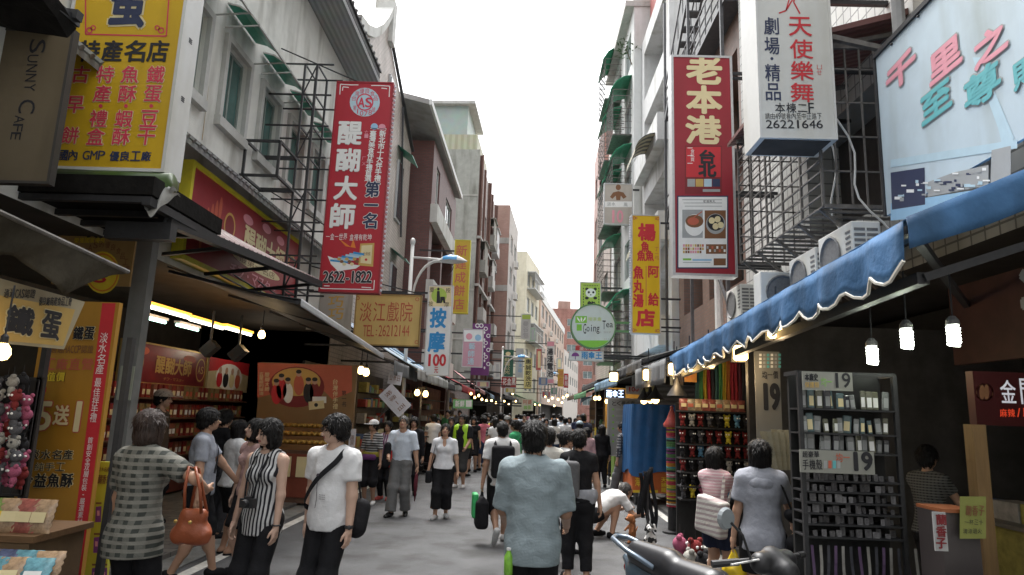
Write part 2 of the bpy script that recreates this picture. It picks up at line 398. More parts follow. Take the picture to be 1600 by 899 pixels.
# ================================================================ buildings
G_WIN = glass('window_glass', (.1, .125, .125)); G_DK = glass('dark_glass', (.03, .035, .04))
FR_AL = pm('aluminium_frame', (.42, .43, .43), .45, .1, 10, metal=.3); FR_W = pm('white_frame', (.62, .62, .6), .5, .1, 10)
FR_D = pm('dark_frame', (.06, .06, .065), .5, .1, 10)
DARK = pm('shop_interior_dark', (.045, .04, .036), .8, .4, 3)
STEEL = pm('black_steel', (.028, .028, .03), .5, .2, 20, spec=.4); GSTEEL = pm('galvanised_steel', (.16, .15, .14), .6, .35, 9, metal=.3, dirt=.5)
CONC = pm('raw_concrete', (.31, .315, .285), .9, .12, 3, .3, dirt=.55)
def window_part(parent, x0, x1, z0, z1, y, style=0, fm=None, gm=None):
    fm = fm or FR_AL; t = .045; m = MB()
    m.box(x0, x1, y, y + .06, z0, z0 + t); m.box(x0, x1, y, y + .06, z1 - t, z1)
    m.box(x0, x0 + t, y, y + .06, z0 + t, z1 - t); m.box(x1 - t, x1, y, y + .06, z0 + t, z1 - t)
    c = (x0 + x1) / 2
    if style == 0: m.box(c - t / 2, c + t / 2, y + .004, y + .055, z0 + t, z1 - t)
    elif style == 1:
        k = (x1 - x0) / 3
        for i in (1, 2): m.box(x0 + k * i - t / 2, x0 + k * i + t / 2, y + .004, y + .055, z0 + t, z1 - t)
        m.box(x0 + t, x1 - t, y + .003, y + .05, z0 + (z1 - z0) * .7, z0 + (z1 - z0) * .7 + t)
    w_ = m.build('window', fm, parent, local=True)
    MB().box(x0 + t * .5, x1 - t * .5, y + .028, y + .04, z0 + t * .5, z1 - t * .5).build('pane', gm or G_WIN, w_, local=True)
    return w_
def facade_mesh(L, D, z0, z1, ops, depth=.16, top=None):
    """front at y=0 with true openings (reveals `depth` deep), ends, back and top"""
    m = MB(); xs = sorted({0, L} | {o[0] for o in ops} | {o[1] for o in ops}); zs = sorted({z0, z1} | {o[2] for o in ops} | {o[3] for o in ops})
    for xa, xb in zip(xs[:-1], xs[1:]):
        for za, zb in zip(zs[:-1], zs[1:]):
            cx, cz = (xa + xb) / 2, (za + zb) / 2
            if any(o[0] < cx < o[1] and o[2] < cz < o[3] for o in ops): continue
            m.quad((xa, 0, za), (xb, 0, za), (xb, 0, zb), (xa, 0, zb))
    for o in ops:
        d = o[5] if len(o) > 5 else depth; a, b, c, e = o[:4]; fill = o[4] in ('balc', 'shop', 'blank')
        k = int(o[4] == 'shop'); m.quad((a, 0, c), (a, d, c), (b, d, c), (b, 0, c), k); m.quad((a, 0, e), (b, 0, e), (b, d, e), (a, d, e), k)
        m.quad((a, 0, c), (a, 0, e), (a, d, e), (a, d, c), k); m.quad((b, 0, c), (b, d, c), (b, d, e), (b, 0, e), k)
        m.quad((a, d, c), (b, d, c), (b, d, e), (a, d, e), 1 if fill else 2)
    m.quad((0, 0, z0), (0, 0, z1), (0, D, z1), (0, D, z0)); m.quad((L, 0, z0), (L, D, z0), (L, D, z1), (L, 0, z1))
    m.quad((0, D, z0), (0, D, z1), (L, D, z1), (L, D, z0)); m.quad((0, 0, z1), (L, 0, z1), (L, D, z1), (0, D, z1))
    return m
def block(name, label, P0, P1, D, z0, z1, wall, ops, inner=None, cat='building', style=0, fm=None, gm=None):
    d = Vector((P1[0] - P0[0], P1[1] - P0[1])); L = d.length
    r = thing(name, label, cat, (P0[0], P0[1], 0), math.atan2(d.y, d.x)); r['L'] = L
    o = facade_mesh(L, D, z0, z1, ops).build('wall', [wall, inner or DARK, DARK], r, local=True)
    for op in ops:
        if op[4] == 'win': window_part(r, op[0] + .002, op[1] - .002, op[2] + .002, op[3] - .002, .07, style, fm, gm)
        if op[4] == 'balc':
            d_ = op[5] if len(op) > 5 else .9
            window_part(r, op[0] + .3, op[1] - .3, op[2] + .1, op[3] - .3, d_ - .1, 1, fm, G_DK)
    return r
def grid_ops(L, floors, bays, w, h, sill, fh, zb, x0=.5, kind='win', skip=()):
    res = []; step = (L - 2 * x0) / bays
    for f in range(floors):
        for b in range(bays):
            if (f, b) in skip: continue
            cx = x0 + step * (b + .5); res.append((cx - w / 2, cx + w / 2, zb + f * fh + sill, zb + f * fh + sill + h, kind))
    return res
stucco = pm('white_stucco', (.62, .62, .58), .85, .1, 2.2, .25, bscale=60, dirt=.55)
XL = -4.8
cs = (8.5, 9.95, 11.4, 12.8, 14.25, 15.6)
b1y0 = 3.2
ops = [(c - b1y0 - .4, c - b1y0 + .4, 6.03, 7.3, 'win') for c in cs] + [(1.2, 13.2, .02, 3.55, 'shop', 3.2)]
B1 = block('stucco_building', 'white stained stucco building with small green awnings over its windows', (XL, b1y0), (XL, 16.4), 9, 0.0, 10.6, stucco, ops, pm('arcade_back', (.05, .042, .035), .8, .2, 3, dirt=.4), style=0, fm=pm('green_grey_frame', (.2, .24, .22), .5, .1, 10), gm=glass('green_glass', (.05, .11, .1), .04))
MB().box(-22, -.01, 0, 9, 0, 10.6).build('unseen_shade_wing', stucco, B1, local=True)  # unseen block added behind the camera to keep light off the stalls
trim = pm('grey_trim', (.43, .43, .41), .7, .1, 6, dirt=.3)
GRN = pm('green_awning_sheet', (.05, .32, .22), .35, .25, 3, dirt=.2, spec=.5)
for c in cs:
    x = c - b1y0; m = MB()
    for a, b, zz, ze in ((x - .5, x - .4, 5.93, 7.4), (x + .4, x + .5, 5.93, 7.4)): m.box(a, b, -.07, .003, zz, ze)
    m.box(x - .4, x + .4, -.07, .003, 7.3, 7.4); m.box(x - .52, x + .52, -.1, .003, 5.88, 6.03)
    m.build('window_surround', trim, B1, local=True)
    if c > 15: continue
    m = MB()
    ys = [(-.02, 7.85), (-.22, 7.8), (-.4, 7.68), (-.55, 7.5)]
    for (ya, za), (yb, zb) in zip(ys[:-1], ys[1:]):
        m.add([(x - .55, ya, za), (x + .55, ya, za), (x + .55, yb, zb), (x - .55, yb, zb), (x - .55, ya, za - .012), (x + .55, ya, za - .012), (x + .55, yb, zb - .012), (x - .55, yb, zb - .012)], [(0, 1, 2, 3), (7, 6, 5, 4), (0, 3, 7, 4), (1, 5, 6, 2)])
    aw = m.build('window_awning', GRN, B1, local=True)
    m = MB()
    for xx in (x - .56, x, x + .56):
        for (ya, za), (yb, zb) in zip(ys[:-1], ys[1:]): m.bar((xx, ya, za + .008), (xx, yb, zb + .008), .025)
        if xx != x: m.bar((xx, -.02, 7.45), (xx, -.55, 7.49), .02)
    m.bar((x - .57, -.55, 7.49), (x + .57, -.55, 7.49), .03); m.bar((x - .57, -.35, 7.72), (x + .57, -.35, 7.72), .02)
    m.build('awning_frame', trim, aw, local=True)
rooft = corr('dark_roof_tiles', (.035, .035, .035), (.1, .1, .098), .22, .7, 1)
soff = corr('ribbed_soffit', (.22, .22, .215), (.3, .3, .29), .12, .7, 1)
m = MB()
for i in range(2):
    m.box(-.1, 13.22, -.75 + .01 * i, .0, 10.15 + .18 * i, 10.28 + .18 * i, i)
m.add([(-.1, -.78, 10.47), (13.22, -.78, 10.47), (13.22, 4, 12.3), (-.1, 4, 12.3), (-.1, -.78, 10.53), (13.22, -.78, 10.53), (13.22, 4, 12.36), (-.1, 4, 12.36)], [(0, 1, 2, 3), (4, 5, 6, 7), (0, 1, 5, 4), (1, 2, 6, 5), (3, 0, 4, 7)], 1)
m.build('roof', [soff, rooft], B1, local=True)
m = MB(); nrib = 44
for i in range(nrib):
    y = -.05 + 13.2 * i / nrib; m.tube([(y, -.8, 10.5), (y, .2, 10.9)], .05, 6)
m.build('eave_tiles', rooft, B1, local=True)
m = MB(); a = 5.2 - .0
m.add([(.2, 0, 5.38), (13.2, 0, 5.38), (13.2, -.42, 5.06), (.2, -.42, 5.06), (.2, 0, 5.3), (13.2, 0, 5.3), (13.2, -.42, 4.99), (.2, -.42, 4.99)], [(0, 1, 2, 3), (7, 6, 5, 4), (0, 3, 7, 4), (1, 5, 6, 2), (2, 6, 7, 3)])
for i in range(80): m.tube([(.25 + i * .162, .0, 5.4), (.25 + i * .162, -.44, 5.07)], .035, 5)
m.build('skirt_roof', corr('grey_roof_tiles', (.16, .16, .155), (.22, .22, .21), .16, .7, 0), B1, local=True)
m = MB()
for y, z0, z1, wd in ((9.15 - b1y0, 5.5, 6.35, .02), (10.62 - b1y0, 5.4, 5.95, .03), (12.0 - b1y0, 5.5, 5.9, .02), (8.0 - b1y0, 7.4, 8.6, .02)):
    m.quad((y, -.004, z0), (y + wd, -.004, z0), (y + wd * .6, -.004, z1), (y + wd * .3, -.004, z1))
m.build('rust_stain', pm('rust', (.34, .24, .12), .9, .3, 8), B1, local=True)
pinkt = tile('pink_wall_tile', (.46, .39, .35), (.53, .46, .42), (.3, .27, .25), .22, .11, .012, dirt=.3)
r = thing('tiled_gable_building', 'pinkish tiled building with an upswept white parapet beside the stucco building', 'building', (XL, 16.45, 0))
m = MB(); prof = [(0, 11.9), (.8, 12.1), (1.6, 12.5), (2.4, 13.1), (3.1, 13.8), (3.65, 14.5), (4.2, 13.7), (5.2, 13.3), (6.2, 12.9), (7.3, 12.4), (9, 11.9)]
for (ya, za), (yb, zb) in zip(prof[:-1], prof[1:]):
    m.add([(0, ya, 0), (0, yb, 0), (0, yb, zb), (0, ya, za), (-7, ya, 0), (-7, yb, 0), (-7, yb, zb), (-7, ya, za)], [(0, 1, 2, 3), (3, 2, 6, 7), (5, 4, 7, 6)])
m.quad((0, 0, 0), (0, 0, 11.9), (-7, 0, 11.9), (-7, 0, 0)); m.quad((0, 9, 0), (-7, 9, 0), (-7, 9, 11.9), (0, 9, 11.9))
m.build('wall', pinkt, r, local=True)
m = MB()
for (ya, za), (yb, zb) in list(zip(prof[:-1], prof[1:]))[:5]:
    m.add([(.12, ya, za - .02), (.12, yb, zb - .02), (.12, yb, zb + .3), (.12, ya, za + .3), (-.5, ya, za - .02), (-.5, yb, zb - .02), (-.5, yb, zb + .3), (-.5, ya, za + .3)], [(0, 1, 2, 3), (3, 2, 6, 7), (1, 0, 4, 5)])
m.box(-.5, .14, 3.65, 4.1, 13.6, 15.1)
m.build('parapet', pm('parapet_white', (.56, .56, .53), .8, .1, 4, dirt=.35), r, local=True)
m = MB(); m.bar((.06, 4.12, 13.75), (.06, 9, 11.95), .1); m.bar((.08, 6.4, 12.6), (.08, 7.6, 8), .07); m.build('gutter', FR_D, r, local=True)
for y, z, hh in ((4.6, 11.2, 1.5), (6.9, 8.4, 2.2), (6.9, 5.0, 1.8)):
    m = MB(); m.box(.004, .07, y - .45, y + .45, z, z + hh)
    q = m.build('window', FR_AL, r, local=True); MB().box(.06, .09, y - .38, y + .38, z + .07, z + hh - .07).build('pane', G_DK, q, local=True)
    if z < 10:
        m = MB(); m.add([(0, y - .6, z + hh + .5), (0, y + .6, z + hh + .5), (.55, y + .6, z + hh + .1), (.55, y - .6, z + hh + .1)], [(0, 1, 2, 3)]); m.bar((.55, y - .6, z + hh + .09), (.55, y + .6, z + hh + .09), .03); m.build('window_awning', GRN, r, local=True)
redb = tile('dark_red_brick', (.13, .045, .04), (.17, .065, .055), (.1, .07, .065), .2, .07, .01, dirt=.25)
redm = corr('red_metal_cladding', (.17, .05, .055), (.21, .07, .07), .3, .55, 0)
p0, p1 = at(678, 330, 26.2), at(707, 400, 33.8); X3 = -3.95
L = 8.0
ops = [(1.0, 2.0, 10.0, 11.9, 'win'), (4.2, 6.4, 10.0, 11.6, 'win')]
for zf in (6.9, 3.9): ops += [(.7, 3.6, zf, zf + 2.2, 'balc', 1.1), (4.0, 7.5, zf, zf + 2.2, 'balc', 1.1)]
ops += [(.5, 7.5, .02, 3.2, 'shop', 2.5)]
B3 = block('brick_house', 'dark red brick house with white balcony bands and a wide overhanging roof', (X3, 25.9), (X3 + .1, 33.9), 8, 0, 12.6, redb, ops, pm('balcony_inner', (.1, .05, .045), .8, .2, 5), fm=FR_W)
for zf in (9.15, 6.05, 3.3): MB().box(-.02, L + .02, -.28, .02, zf, zf + .75).build('balcony_band', pm('white_band', (.6, .59, .57), .7, .08, 4, dirt=.3), B3, local=True)
m = MB(); m.add([(-3.0, -.2, 12.75), (L + .1, -.2, 12.75), (L + .1, 6, 14.3), (-3.0, 6, 14.3), (-3.0, -.2, 12.95), (L + .1, -.2, 12.95), (L + .2, 6, 14.5), (-3.0, 6, 14.5)], [(3, 2, 1, 0), (4, 5, 6, 7), (0, 1, 5, 4), (1, 2, 6, 5), (2, 3, 7, 6), (3, 0, 4, 7)])
m.build('roof', pm('roof_underside', (.3, .29, .28), .8, .1, 3, dirt=.3), B3, local=True)
m = MB(); m.bar((-3.0, -.26, 12.85), (L + .1, -.26, 12.85), .1, .22); m.build('roof_edge', FR_W, B3, local=True)
m = MB(); m.tube([(L - .1, -.12, 0), (L - .1, -.12, 9)], .06); m.build('drainpipe', FR_W, B3, local=True)
p0 = at(750, 240, 41.5); p1 = at(781, 300, 53)
B4z = p0.z
P4a, P4b = (p0.x, 41.5), (p1.x - .3, 53)
L4 = (Vector(P4b) - Vector(P4a)).length
ops = grid_ops(L4, 4, 4, 1.7, 1.6, .9, 3.1, 3.6, .5)
ops += [(.6, L4 - .6, .02, 3.1, 'shop', 2.5)]
grey_t = tile('grey_wall_tile', (.32, .27, .25), (.38, .32, .3), (.25, .24, .23), .2, .1, .012, dirt=.4)
B4 = block('concrete_apartment_block', 'grey raw concrete apartment block with a green metal shed on its roof', P4a, P4b, 12, 0, B4z, grey_t, ops, fm=FR_AL)
m = MB(); m.box(-.06, -.004, -.02, 12, 3, B4z + .25); m.build('gable_wall', CONC, B4, local=True)
m = MB()
for zz in (6.1, 9.2, 12.3, 15.4): m.box(-.09, -.062, .0, 12, zz, zz + .12)
m.build('floor_band', pm('pale_concrete', (.37, .37, .34), .9, .1, 5, dirt=.3), B4, local=True)
shed = corr('pale_green_sheet', (.34, .41, .38), (.42, .48, .44), .5, .5, 0)
m = MB(); m.box(.6, 5, 1.0, 4.2, B4z, B4z + 3.6); m.build('roof_shed', shed, B4, local=True)
m = MB(); m.box(.2, 5.4, .5, 4.6, B4z + 3.6, B4z + 3.8); m.build('shed_roof', trim, B4, local=True)
m = MB(); m.box(.5, 3, 4.4, 6.2, B4z, B4z + 3.9); m.build('stair_tower', redm, B4, local=True)
m = MB(); m.box(-.02, 6, .2, 5, B4z + .003, B4z + 1.3) ; m.build('roof_wall', corr('yellow_green_sheet', (.36, .36, .25), (.44, .44, .32), .4, .6, 1), B4, local=True)
for f in range(4):
    for b in (0, 2, 3):
        if (f * 3 + b) % 4 == 1: continue
        x = .5 + (L4 - 1) / 4 * (b + .5); z = 3.6 + f * 3.1 + .8; m = MB()
        m.box(x - 1.0, x + 1.0, -.55, .003, z, z + .12); m.box(x - 1.0, x + 1.0, -.55, -.52, z + .12, z + .8)
        m.box(x - 1.0, x - .97, -.55, 0, z + .12, z + .8); m.box(x + .97, x + 1.0, -.55, 0, z + .12, z + .8)
        if f >= 2: m.box(x - 1.05, x + 1.05, -.62, 0, z + 2.0, z + 2.06); m.box(x - 1., x + 1., -.5, -.48, z + .8, z + 2.0)
        m.build('window_cage', [FR_AL, trim, CONC][(f + b) % 3], B4, local=True)
BRP = pm('brown_pier', (.15, .08, .065), .7, .2, 4, dirt=.4)
for k in range(5): MB().box(.35 + k * (L4 - .9) / 4, .6 + k * (L4 - .9) / 4, -.14, .003, 3.2, B4z).build('pier', BRP, B4, local=True)
for z in (6.45, 9.55, 12.65): MB().box(.1, L4 - .1, -.3, .003, z, z + .16).build('ledge', trim, B4, local=True)
m = MB()
for x in (.25, L4 * .5, L4 - .3): m.tube([(x, -.2, 3), (x, -.2, B4z)], .07, 6)
m.build('drainpipe', pm('rust_brown_pipe', (.17, .1, .08), .7, .2, 5), B4, local=True)
p0, p1 = at(805, 322, 54), at(815, 350, 62)
brk = tile('pink_brick', (.36, .2, .16), (.42, .25, .2), (.3, .24, .22), .22, .08, .01, dirt=.2)
LL = math.hypot(p1.x - p0.x, 8)
B5 = block('brick_tower', 'slim pinkish brick tower with grey tiled front between concrete and cream blocks', (p0.x - .4, 54), (p1.x - .3, 62), 10, 0, p0.z, pm('grey_tower_front', (.4, .38, .36), .8, .1, 3, dirt=.3),
           grid_ops(LL, 5, 2, 1.9, 1.5, .9, 2.75, 3.3, .6) + [(.5, LL - .5, .02, 3, 'shop', 2)], fm=FR_W)
m = MB(); m.box(-.05, -.003, .02, 10, 3, p0.z + .05)
m.build('gable_wall', brk, B5, local=True)
m = MB()
for zz in (6, 11.5, 15.5): m.box(-.08, -.052, 0, 10, zz, zz + .5)
m.build('floor_band', trim, B5, local=True)
p0, p1 = at(829, 393, 70), at(846, 430, 80)
LL = math.hypot(p1.x - p0.x, 10)
B6 = block('cream_block', 'cream rendered apartment block with caged balconies, beyond the brick tower', (p0.x - .4, 70), (p1.x - .2, 80), 10, 0, p0.z, pm('cream_render', (.56, .53, .42), .8, .08, 3, dirt=.25),
           grid_ops(LL, 5, 3, 1.8, 1.6, .8, 2.8, 3.3, .5) + [(.5, LL - .5, .02, 3, 'shop', 2)], fm=FR_AL)
for f in (2, 4):
    m = MB(); z = 3.3 + f * 2.8 + .5
    for i in range(15): m.box(1 + i * .5 - .02, 1 + i * .5 + .02, -.9, -.86, z, z + 1.6)
    m.box(.9, 8.2, -.92, .0, z - .12, z); m.box(.9, 8.2, -.92, -.88, z + 1.0, z + 1.06); m.box(.9, 8.2, -.95, 0, z + 1.7, z + 1.8); m.build('caged_balcony', FR_AL, B6, local=True)
m = MB(); m.box(1, 4, 2, 5, p0.z, p0.z + 1.4); m.build('roof_hut', brk, B6, local=True)
p0, p1 = at(849, 452, 82), at(884, 520, 118)
LL = math.hypot(p1.x - p0.x, 36)
B7 = block('orange_tile_terrace', 'long orange-beige tiled terrace of flats with many air conditioners, far along the street', (p0.x - .3, 82), (p1.x - .3, 118), 10, 0, p0.z - .4, tile('orange_tile', (.44, .3, .22), (.5, .35, .26), (.36, .3, .26), .25, .1, .012, dirt=.2),
           grid_ops(LL, 4, 8, 2.4, 1.6, .9, 3.1, 3.5, .5) + [(.5, LL - .5, .02, 3, 'shop', 2)], fm=FR_AL)
m = MB(); m.box(0, LL, -.12, .003, p0.z - 1.3, p0.z - .3); m.build('parapet', FR_W, B7, local=True)
for i, x in enumerate((4, 14, 25)): m = MB(); m.box(x, x + 3, 1, 5, p0.z - .4, p0.z + 2.2 - .5 * i); m.build('roof_hut', [brk, FR_AL, trim][i], B7, local=True)
p0, p1 = at(884, 560, 119), at(905, 600, 150)
LL = math.hypot(p1.x - p0.x, 31)
block('pale_terrace', 'pale grey terrace of flats just before the red brick block closing the street', (p0.x - .3, 119), (p1.x - .3, 150), 10, 0, 13.2, pm('pale_render', (.5, .46, .42), .8, .1, 3, dirt=.25), grid_ops(LL, 3, 6, 2.4, 1.6, .9, 3.1, 3.5, .5), fm=FR_AL)
p0, p1 = at(866, 482, 160), at(935, 480, 160)
B9 = block('red_brick_block', 'big red brick apartment block closing the far end of the street', (p0.x - 2, 160), (p1.x, 160.01), 9, 0, p0.z, tile('red_block_tile', (.27, .11, .09), (.31, .14, .11), (.3, .18, .15), .6, .3, .03, dirt=.3),
      grid_ops(p1.x - p0.x + 2, 7, 3, 2.2, 1.7, .9, 3.1, 3.2, .4), fm=FR_W)
m = MB(); m.box(3, 6, 1, 4, p0.z, p0.z + 2); m.build('roof_hut', brk, B9, local=True)
# ================================================================ right side
XR = 4.3
wtile = tile('white_wall_tile', (.5, .5, .48), (.55, .55, .52), (.22, .22, .21), .2, .2, .012, dirt=.45, offs=0)
y0, y1 = 13.0, 1.5
loc = lambda y: y0 - y
ops = [(loc(10.0), loc(7.5), 4.4, 6.0, 'blank', .5), (loc(6.8), loc(2.5), 7.4, 8.9, 'win'), (loc(11.4), loc(9), 9, 10.6, 'win'), (loc(12.6), loc(2.6), .02, 3.5, 'shop', 4.2)]
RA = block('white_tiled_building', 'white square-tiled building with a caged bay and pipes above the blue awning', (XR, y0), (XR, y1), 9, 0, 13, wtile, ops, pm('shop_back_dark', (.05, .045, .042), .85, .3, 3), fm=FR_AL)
MB().box(loc(1.5) + .01, loc(-20), 0, 9, 0, 13).build('unseen_shade_wing', wtile, RA, local=True)  # out-of-view block added to shade the stalls on this side
m = MB(); m.box(loc(6.75), loc(6.0), -.16, .003, 3.9, 13); m.box(loc(3.1), loc(2.4), -.16, .003, 3.9, 13); m.build('pilaster', pm('beige_render', (.33, .31, .27), .85, .1, 3, dirt=.45), RA, local=True)
m = MB()
for y, t in ((6.9, .07), (5.75, .06), (5.6, .04), (4.6, .05), (3.6, .04)):
    m.tube([(loc(y), -.24, 3.8), (loc(y), -.24, 12)], t, 8)
    for z in (5.6, 7.0, 8.6): m.box(loc(y) - t - .02, loc(y) + t + .02, -.3, .0, z, z + .05)
m.build('drainpipe', pm('grey_pipe', (.3, .3, .3), .5, .15, 5, dirt=.3), RA, local=True)
def cage(parent, xa, xb, ya, z0, z1, nb, step=.1, mat=None, slope=True):
    m = MB(); t = .018
    nx = int((xb - xa) / .55)
    for i in range(nx + 1):
        x = xa + (xb - xa) * i / nx; m.bar((x, ya, z0), (x, ya, z1), .028)
    k = int((z1 - z0) / step)
    for i in range(k + 1):
        z = z0 + (z1 - z0) * i / k; m.bar((xa, ya, z), (xb, ya, z), t)
    for x in (xa, xb):
        m.bar((x, ya, z0), (x, 0, z0), .04); m.bar((x, ya, z1), (x, 0, z1), .04)
        for i in range(1, 6): yy = ya * i / 6; m.bar((x, yy, z0), (x, yy, z1), t)
        for i in range(0, k, 3): z = z0 + (z1 - z0) * i / k; m.bar((x, ya, z), (x, 0, z), t)
    for i in range(14): x = xa + (xb - xa) * i / 13; m.bar((x, ya, z0 + .01), (x, 0, z0 + .01), .03)
    for x in (xa + .1, (xa + xb) / 2, xb - .1, xa + (xb - xa) * .25, xa + (xb - xa) * .75): m.bar((x, ya, z0), (x, 0, z0 - .85), .035)
    return m.build('window_cage', mat or GSTEEL, parent, local=True)
cage(RA, loc(10.2), loc(7.3), -1.0, 4.15, 6.1, 8, .13)
m = MB(); xa, xb = loc(10.35), loc(7.1)
m.add([(xa, 0, 6.5), (xb, 0, 6.5), (xb, -1.12, 6.16), (xa, -1.12, 6.16), (xa, 0, 6.42), (xb, 0, 6.42), (xb, -1.12, 6.1), (xa, -1.12, 6.1)], [(0, 1, 2, 3), (7, 6, 5, 4), (0, 3, 7, 4), (1, 5, 6, 2), (3, 2, 6, 7)])
m.build('cage_roof', corr('rusty_red_sheet', (.16, .07, .06), (.2, .09, .08), .12, .6, 0), RA, local=True)
m = MB()
for y in (7.3, 8.6, 10): m.bar((loc(y), -1.08, 6.05), (loc(y), 0, 6.3), .05);
m.bar((loc(7.1), -.9, 6.1), (loc(7.1), .0, 5.9), .06); m.bar((loc(6.2), -.25, 7.4), (loc(8.2), -1.0, 6.6), .06)
m.build('bracket', GSTEEL, RA, local=True)
pkb = tile('brown_brick', (.2, .12, .09), (.25, .15, .12), (.17, .14, .12), .22, .08, .01, dirt=.35)
yb0, yb1 = 19.4, 13.05
locb = lambda y: yb0 - y
ops = [(.6, 2.6, 4.6, 6.6, 'blank', .8), (3.2, 5.8, 4.6, 6.6, 'blank', .8), (.6, 2.6, 7.8, 9.8, 'win'), (3.2, 5.8, 7.8, 9.8, 'blank', .8), (.4, 5.9, .02, 3.2, 'shop', 4)]
RB = block('brown_brick_building', 'brown brick building behind the tall red signboard with an outside steel stair', (XR + .15, yb0), (XR + .15, yb1), 9, 0, 11.6, pkb, ops, fm=FR_D)
m = MB()
for z, x0, x1 in ((7.2, .2, 6.2), (10.6, .2, 6.3)):
    m.box(x0, x1, -.42, 0, z, z + .08)
    for i in range(13): x = x0 + (x1 - x0) * i / 12; m.bar((x, -.4, z), (x, -.4, z + .95), .025)
    for zz in (.3, .6, .95): m.bar((x0, -.4, z + zz), (x1, -.4, z + zz), .03)
for i in range(14):
    k = i / 13; m.box(.4 + k * 4.4, .4 + k * 4.4 + .3, -.4, .0, 10.7 + k * 3.2, 10.74 + k * 3.2)
for yy in (-.42, -.05):
    m.bar((.3, yy, 10.6), (5.0, yy, 14.1), .06, .16); m.bar((.3, yy, 11.6), (5.0, yy, 15.1), .04)
    for i in range(9): k = i / 8; m.bar((.3 + 4.7 * k, yy, 10.6 + 3.5 * k), (.3 + 4.7 * k, yy, 11.6 + 3.5 * k), .025)
for x in (.3, 3.2, 6.1):
    for yy in (-.42,): m.bar((x, yy, 3.3), (x, yy, 14.5), .07)
m.bar((.3, -.42, 7.2), (3.2, -.42, 10.6), .05); m.bar((3.2, -.42, 7.2), (6.1, -.42, 4.0), .05)
m.build('steel_stair', pm('dark_grey_steel', (.1, .1, .105), .5, .2, 10, metal=.3), RB, local=True)
m = MB(); m.box(2.3, 6.4, -1.3, .5, 14.7, 14.78); m.build('stair_roof', corr('grey_sheet_roof', (.13, .13, .13), (.17, .17, .17), .2, .6, 0), RB, local=True)
m = MB(); m.tube([(5.2, -.35, 3.5), (5.2, -.35, 5.5), (4.9, -.5, 6.1), (4.7, -.4, 6.6)], .09, 8); m.build('duct', FR_W, RB, local=True)
gw = pm('pale_grey_render', (.58, .585, .58), .8, .08, 3, dirt=.35)
yc0, yc1 = 24.4, 19.45
ops = []
for zf in (4.4, 7.6, 10.8, 13.6): ops += [(.5, 4.5, zf, zf + 1.9, 'balc', 1.2)]
ops += [(.4, 4.6, .02, 3.2, 'shop', 4)]
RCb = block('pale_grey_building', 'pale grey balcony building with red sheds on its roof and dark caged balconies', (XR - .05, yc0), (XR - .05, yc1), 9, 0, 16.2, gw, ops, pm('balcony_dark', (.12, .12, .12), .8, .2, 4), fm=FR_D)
m = MB(); m.box(.2, 4.6, .3, 4, 16.2, 18.6); m.build('roof_shed', corr('red_sheet', (.36, .1, .09), (.42, .13, .12), .3, .55, 1), RCb, local=True)
for zf in (4.4, 7.6, 10.8): MB().box(.3, 4.7, -.35, .003, zf - .55, zf + .35).build('balcony_front', gw, RCb, local=True)
AWY = corr('cream_striped_awning', (.5, .46, .33), (.13, .13, .12), .35, .7, 0)
for zf in (6.9, 10.0):
    m = MB()
    for i in range(5):
        a, b = i / 5 * math.pi / 2, (i + 1) / 5 * math.pi / 2
        m.add([(2.6, -.3 - .7 * math.sin(a), zf - .1 + .7 * math.cos(a)), (4.4, -.3 - .7 * math.sin(a), zf - .1 + .7 * math.cos(a)), (4.4, -.3 - .7 * math.sin(b), zf - .1 + .7 * math.cos(b)), (2.6, -.3 - .7 * math.sin(b), zf - .1 + .7 * math.cos(b))], [(0, 1, 2, 3)])
    m.build('window_awning', AWY, RCb, local=True)
yd0, yd1 = 31.0, 24.45
ops = []
for f in range(5): ops += [(1.0, 3.0, 4.2 + f * 2.9, 5.7 + f * 2.9, 'win'), (4.2, 5.8, 4.2 + f * 2.9, 5.7 + f * 2.9, 'win')]
ops += [(.4, 6.1, .02, 3.2, 'shop', 4)]
RD = block('white_tower', 'tall white rendered building with green canopies over caged windows', (XR - .35, yd0), (XR - .35, yd1), 9, 0, 18.4, pm('white_render', (.6, .61, .6), .75, .06, 3, dirt=.28), ops, fm=FR_AL)
for f in range(5):
    for xa, xb in ((.8, 3.2), (4.0, 6.0)):
        if (f, xa) in ((1, 4.0), (4, 4.0)): continue
        z = 4.0 + f * 2.9; m = MB(); t = .02
        for i in range(7): x = xa + (xb - xa) * i / 6; m.bar((x, -.75, z), (x, -.75, z + 1.9), t)
        for i in range(8): zz = z + 1.9 * i / 7; m.bar((xa, -.75, zz), (xb, -.75, zz), t); m.bar((xb, -.75, zz), (xb, 0, zz), t); m.bar((xa, -.75, zz), (xa, 0, zz), t)
        m.box(xa, xb, -.75, 0, z - .04, z)
        cg = m.build('window_cage', GSTEEL, RD, local=True)
        if f % 2 == 0 or xa > 3 or True:
            m = MB(); ys = [(0, z + 2.5), (-.3, z + 2.45), (-.6, z + 2.25), (-.85, z + 1.85)]
            for (a, b), (c, d) in zip(ys[:-1], ys[1:]):
                m.add([(xa - .05, a, b), (xb + .05, a, b), (xb + .05, c, d), (xa - .05, c, d)], [(0, 1, 2, 3)])
                for i in range(4): x = xa + (xb - xa) * i / 3; m.bar((x, a, b + .015), (x, c, d + .015), .03)
            m.build('green_canopy', pm('green_canopy_sheet', (.06, .34, .2), .4, .2, 4, dirt=.2), cg, local=True)
m = MB(); m.box(-.1, 6.6, -.35, 1, 17.9, 18.15); m.box(.5, 3.5, 1, 4, 18.4, 20.2); m.build('cornice', trim, RD, local=True)
ops = grid_ops(6, 4, 2, 1.6, 1.5, .9, 2.9, 3.4, .5) + [(.4, 5.6, .02, 3.2, 'shop', 4)]
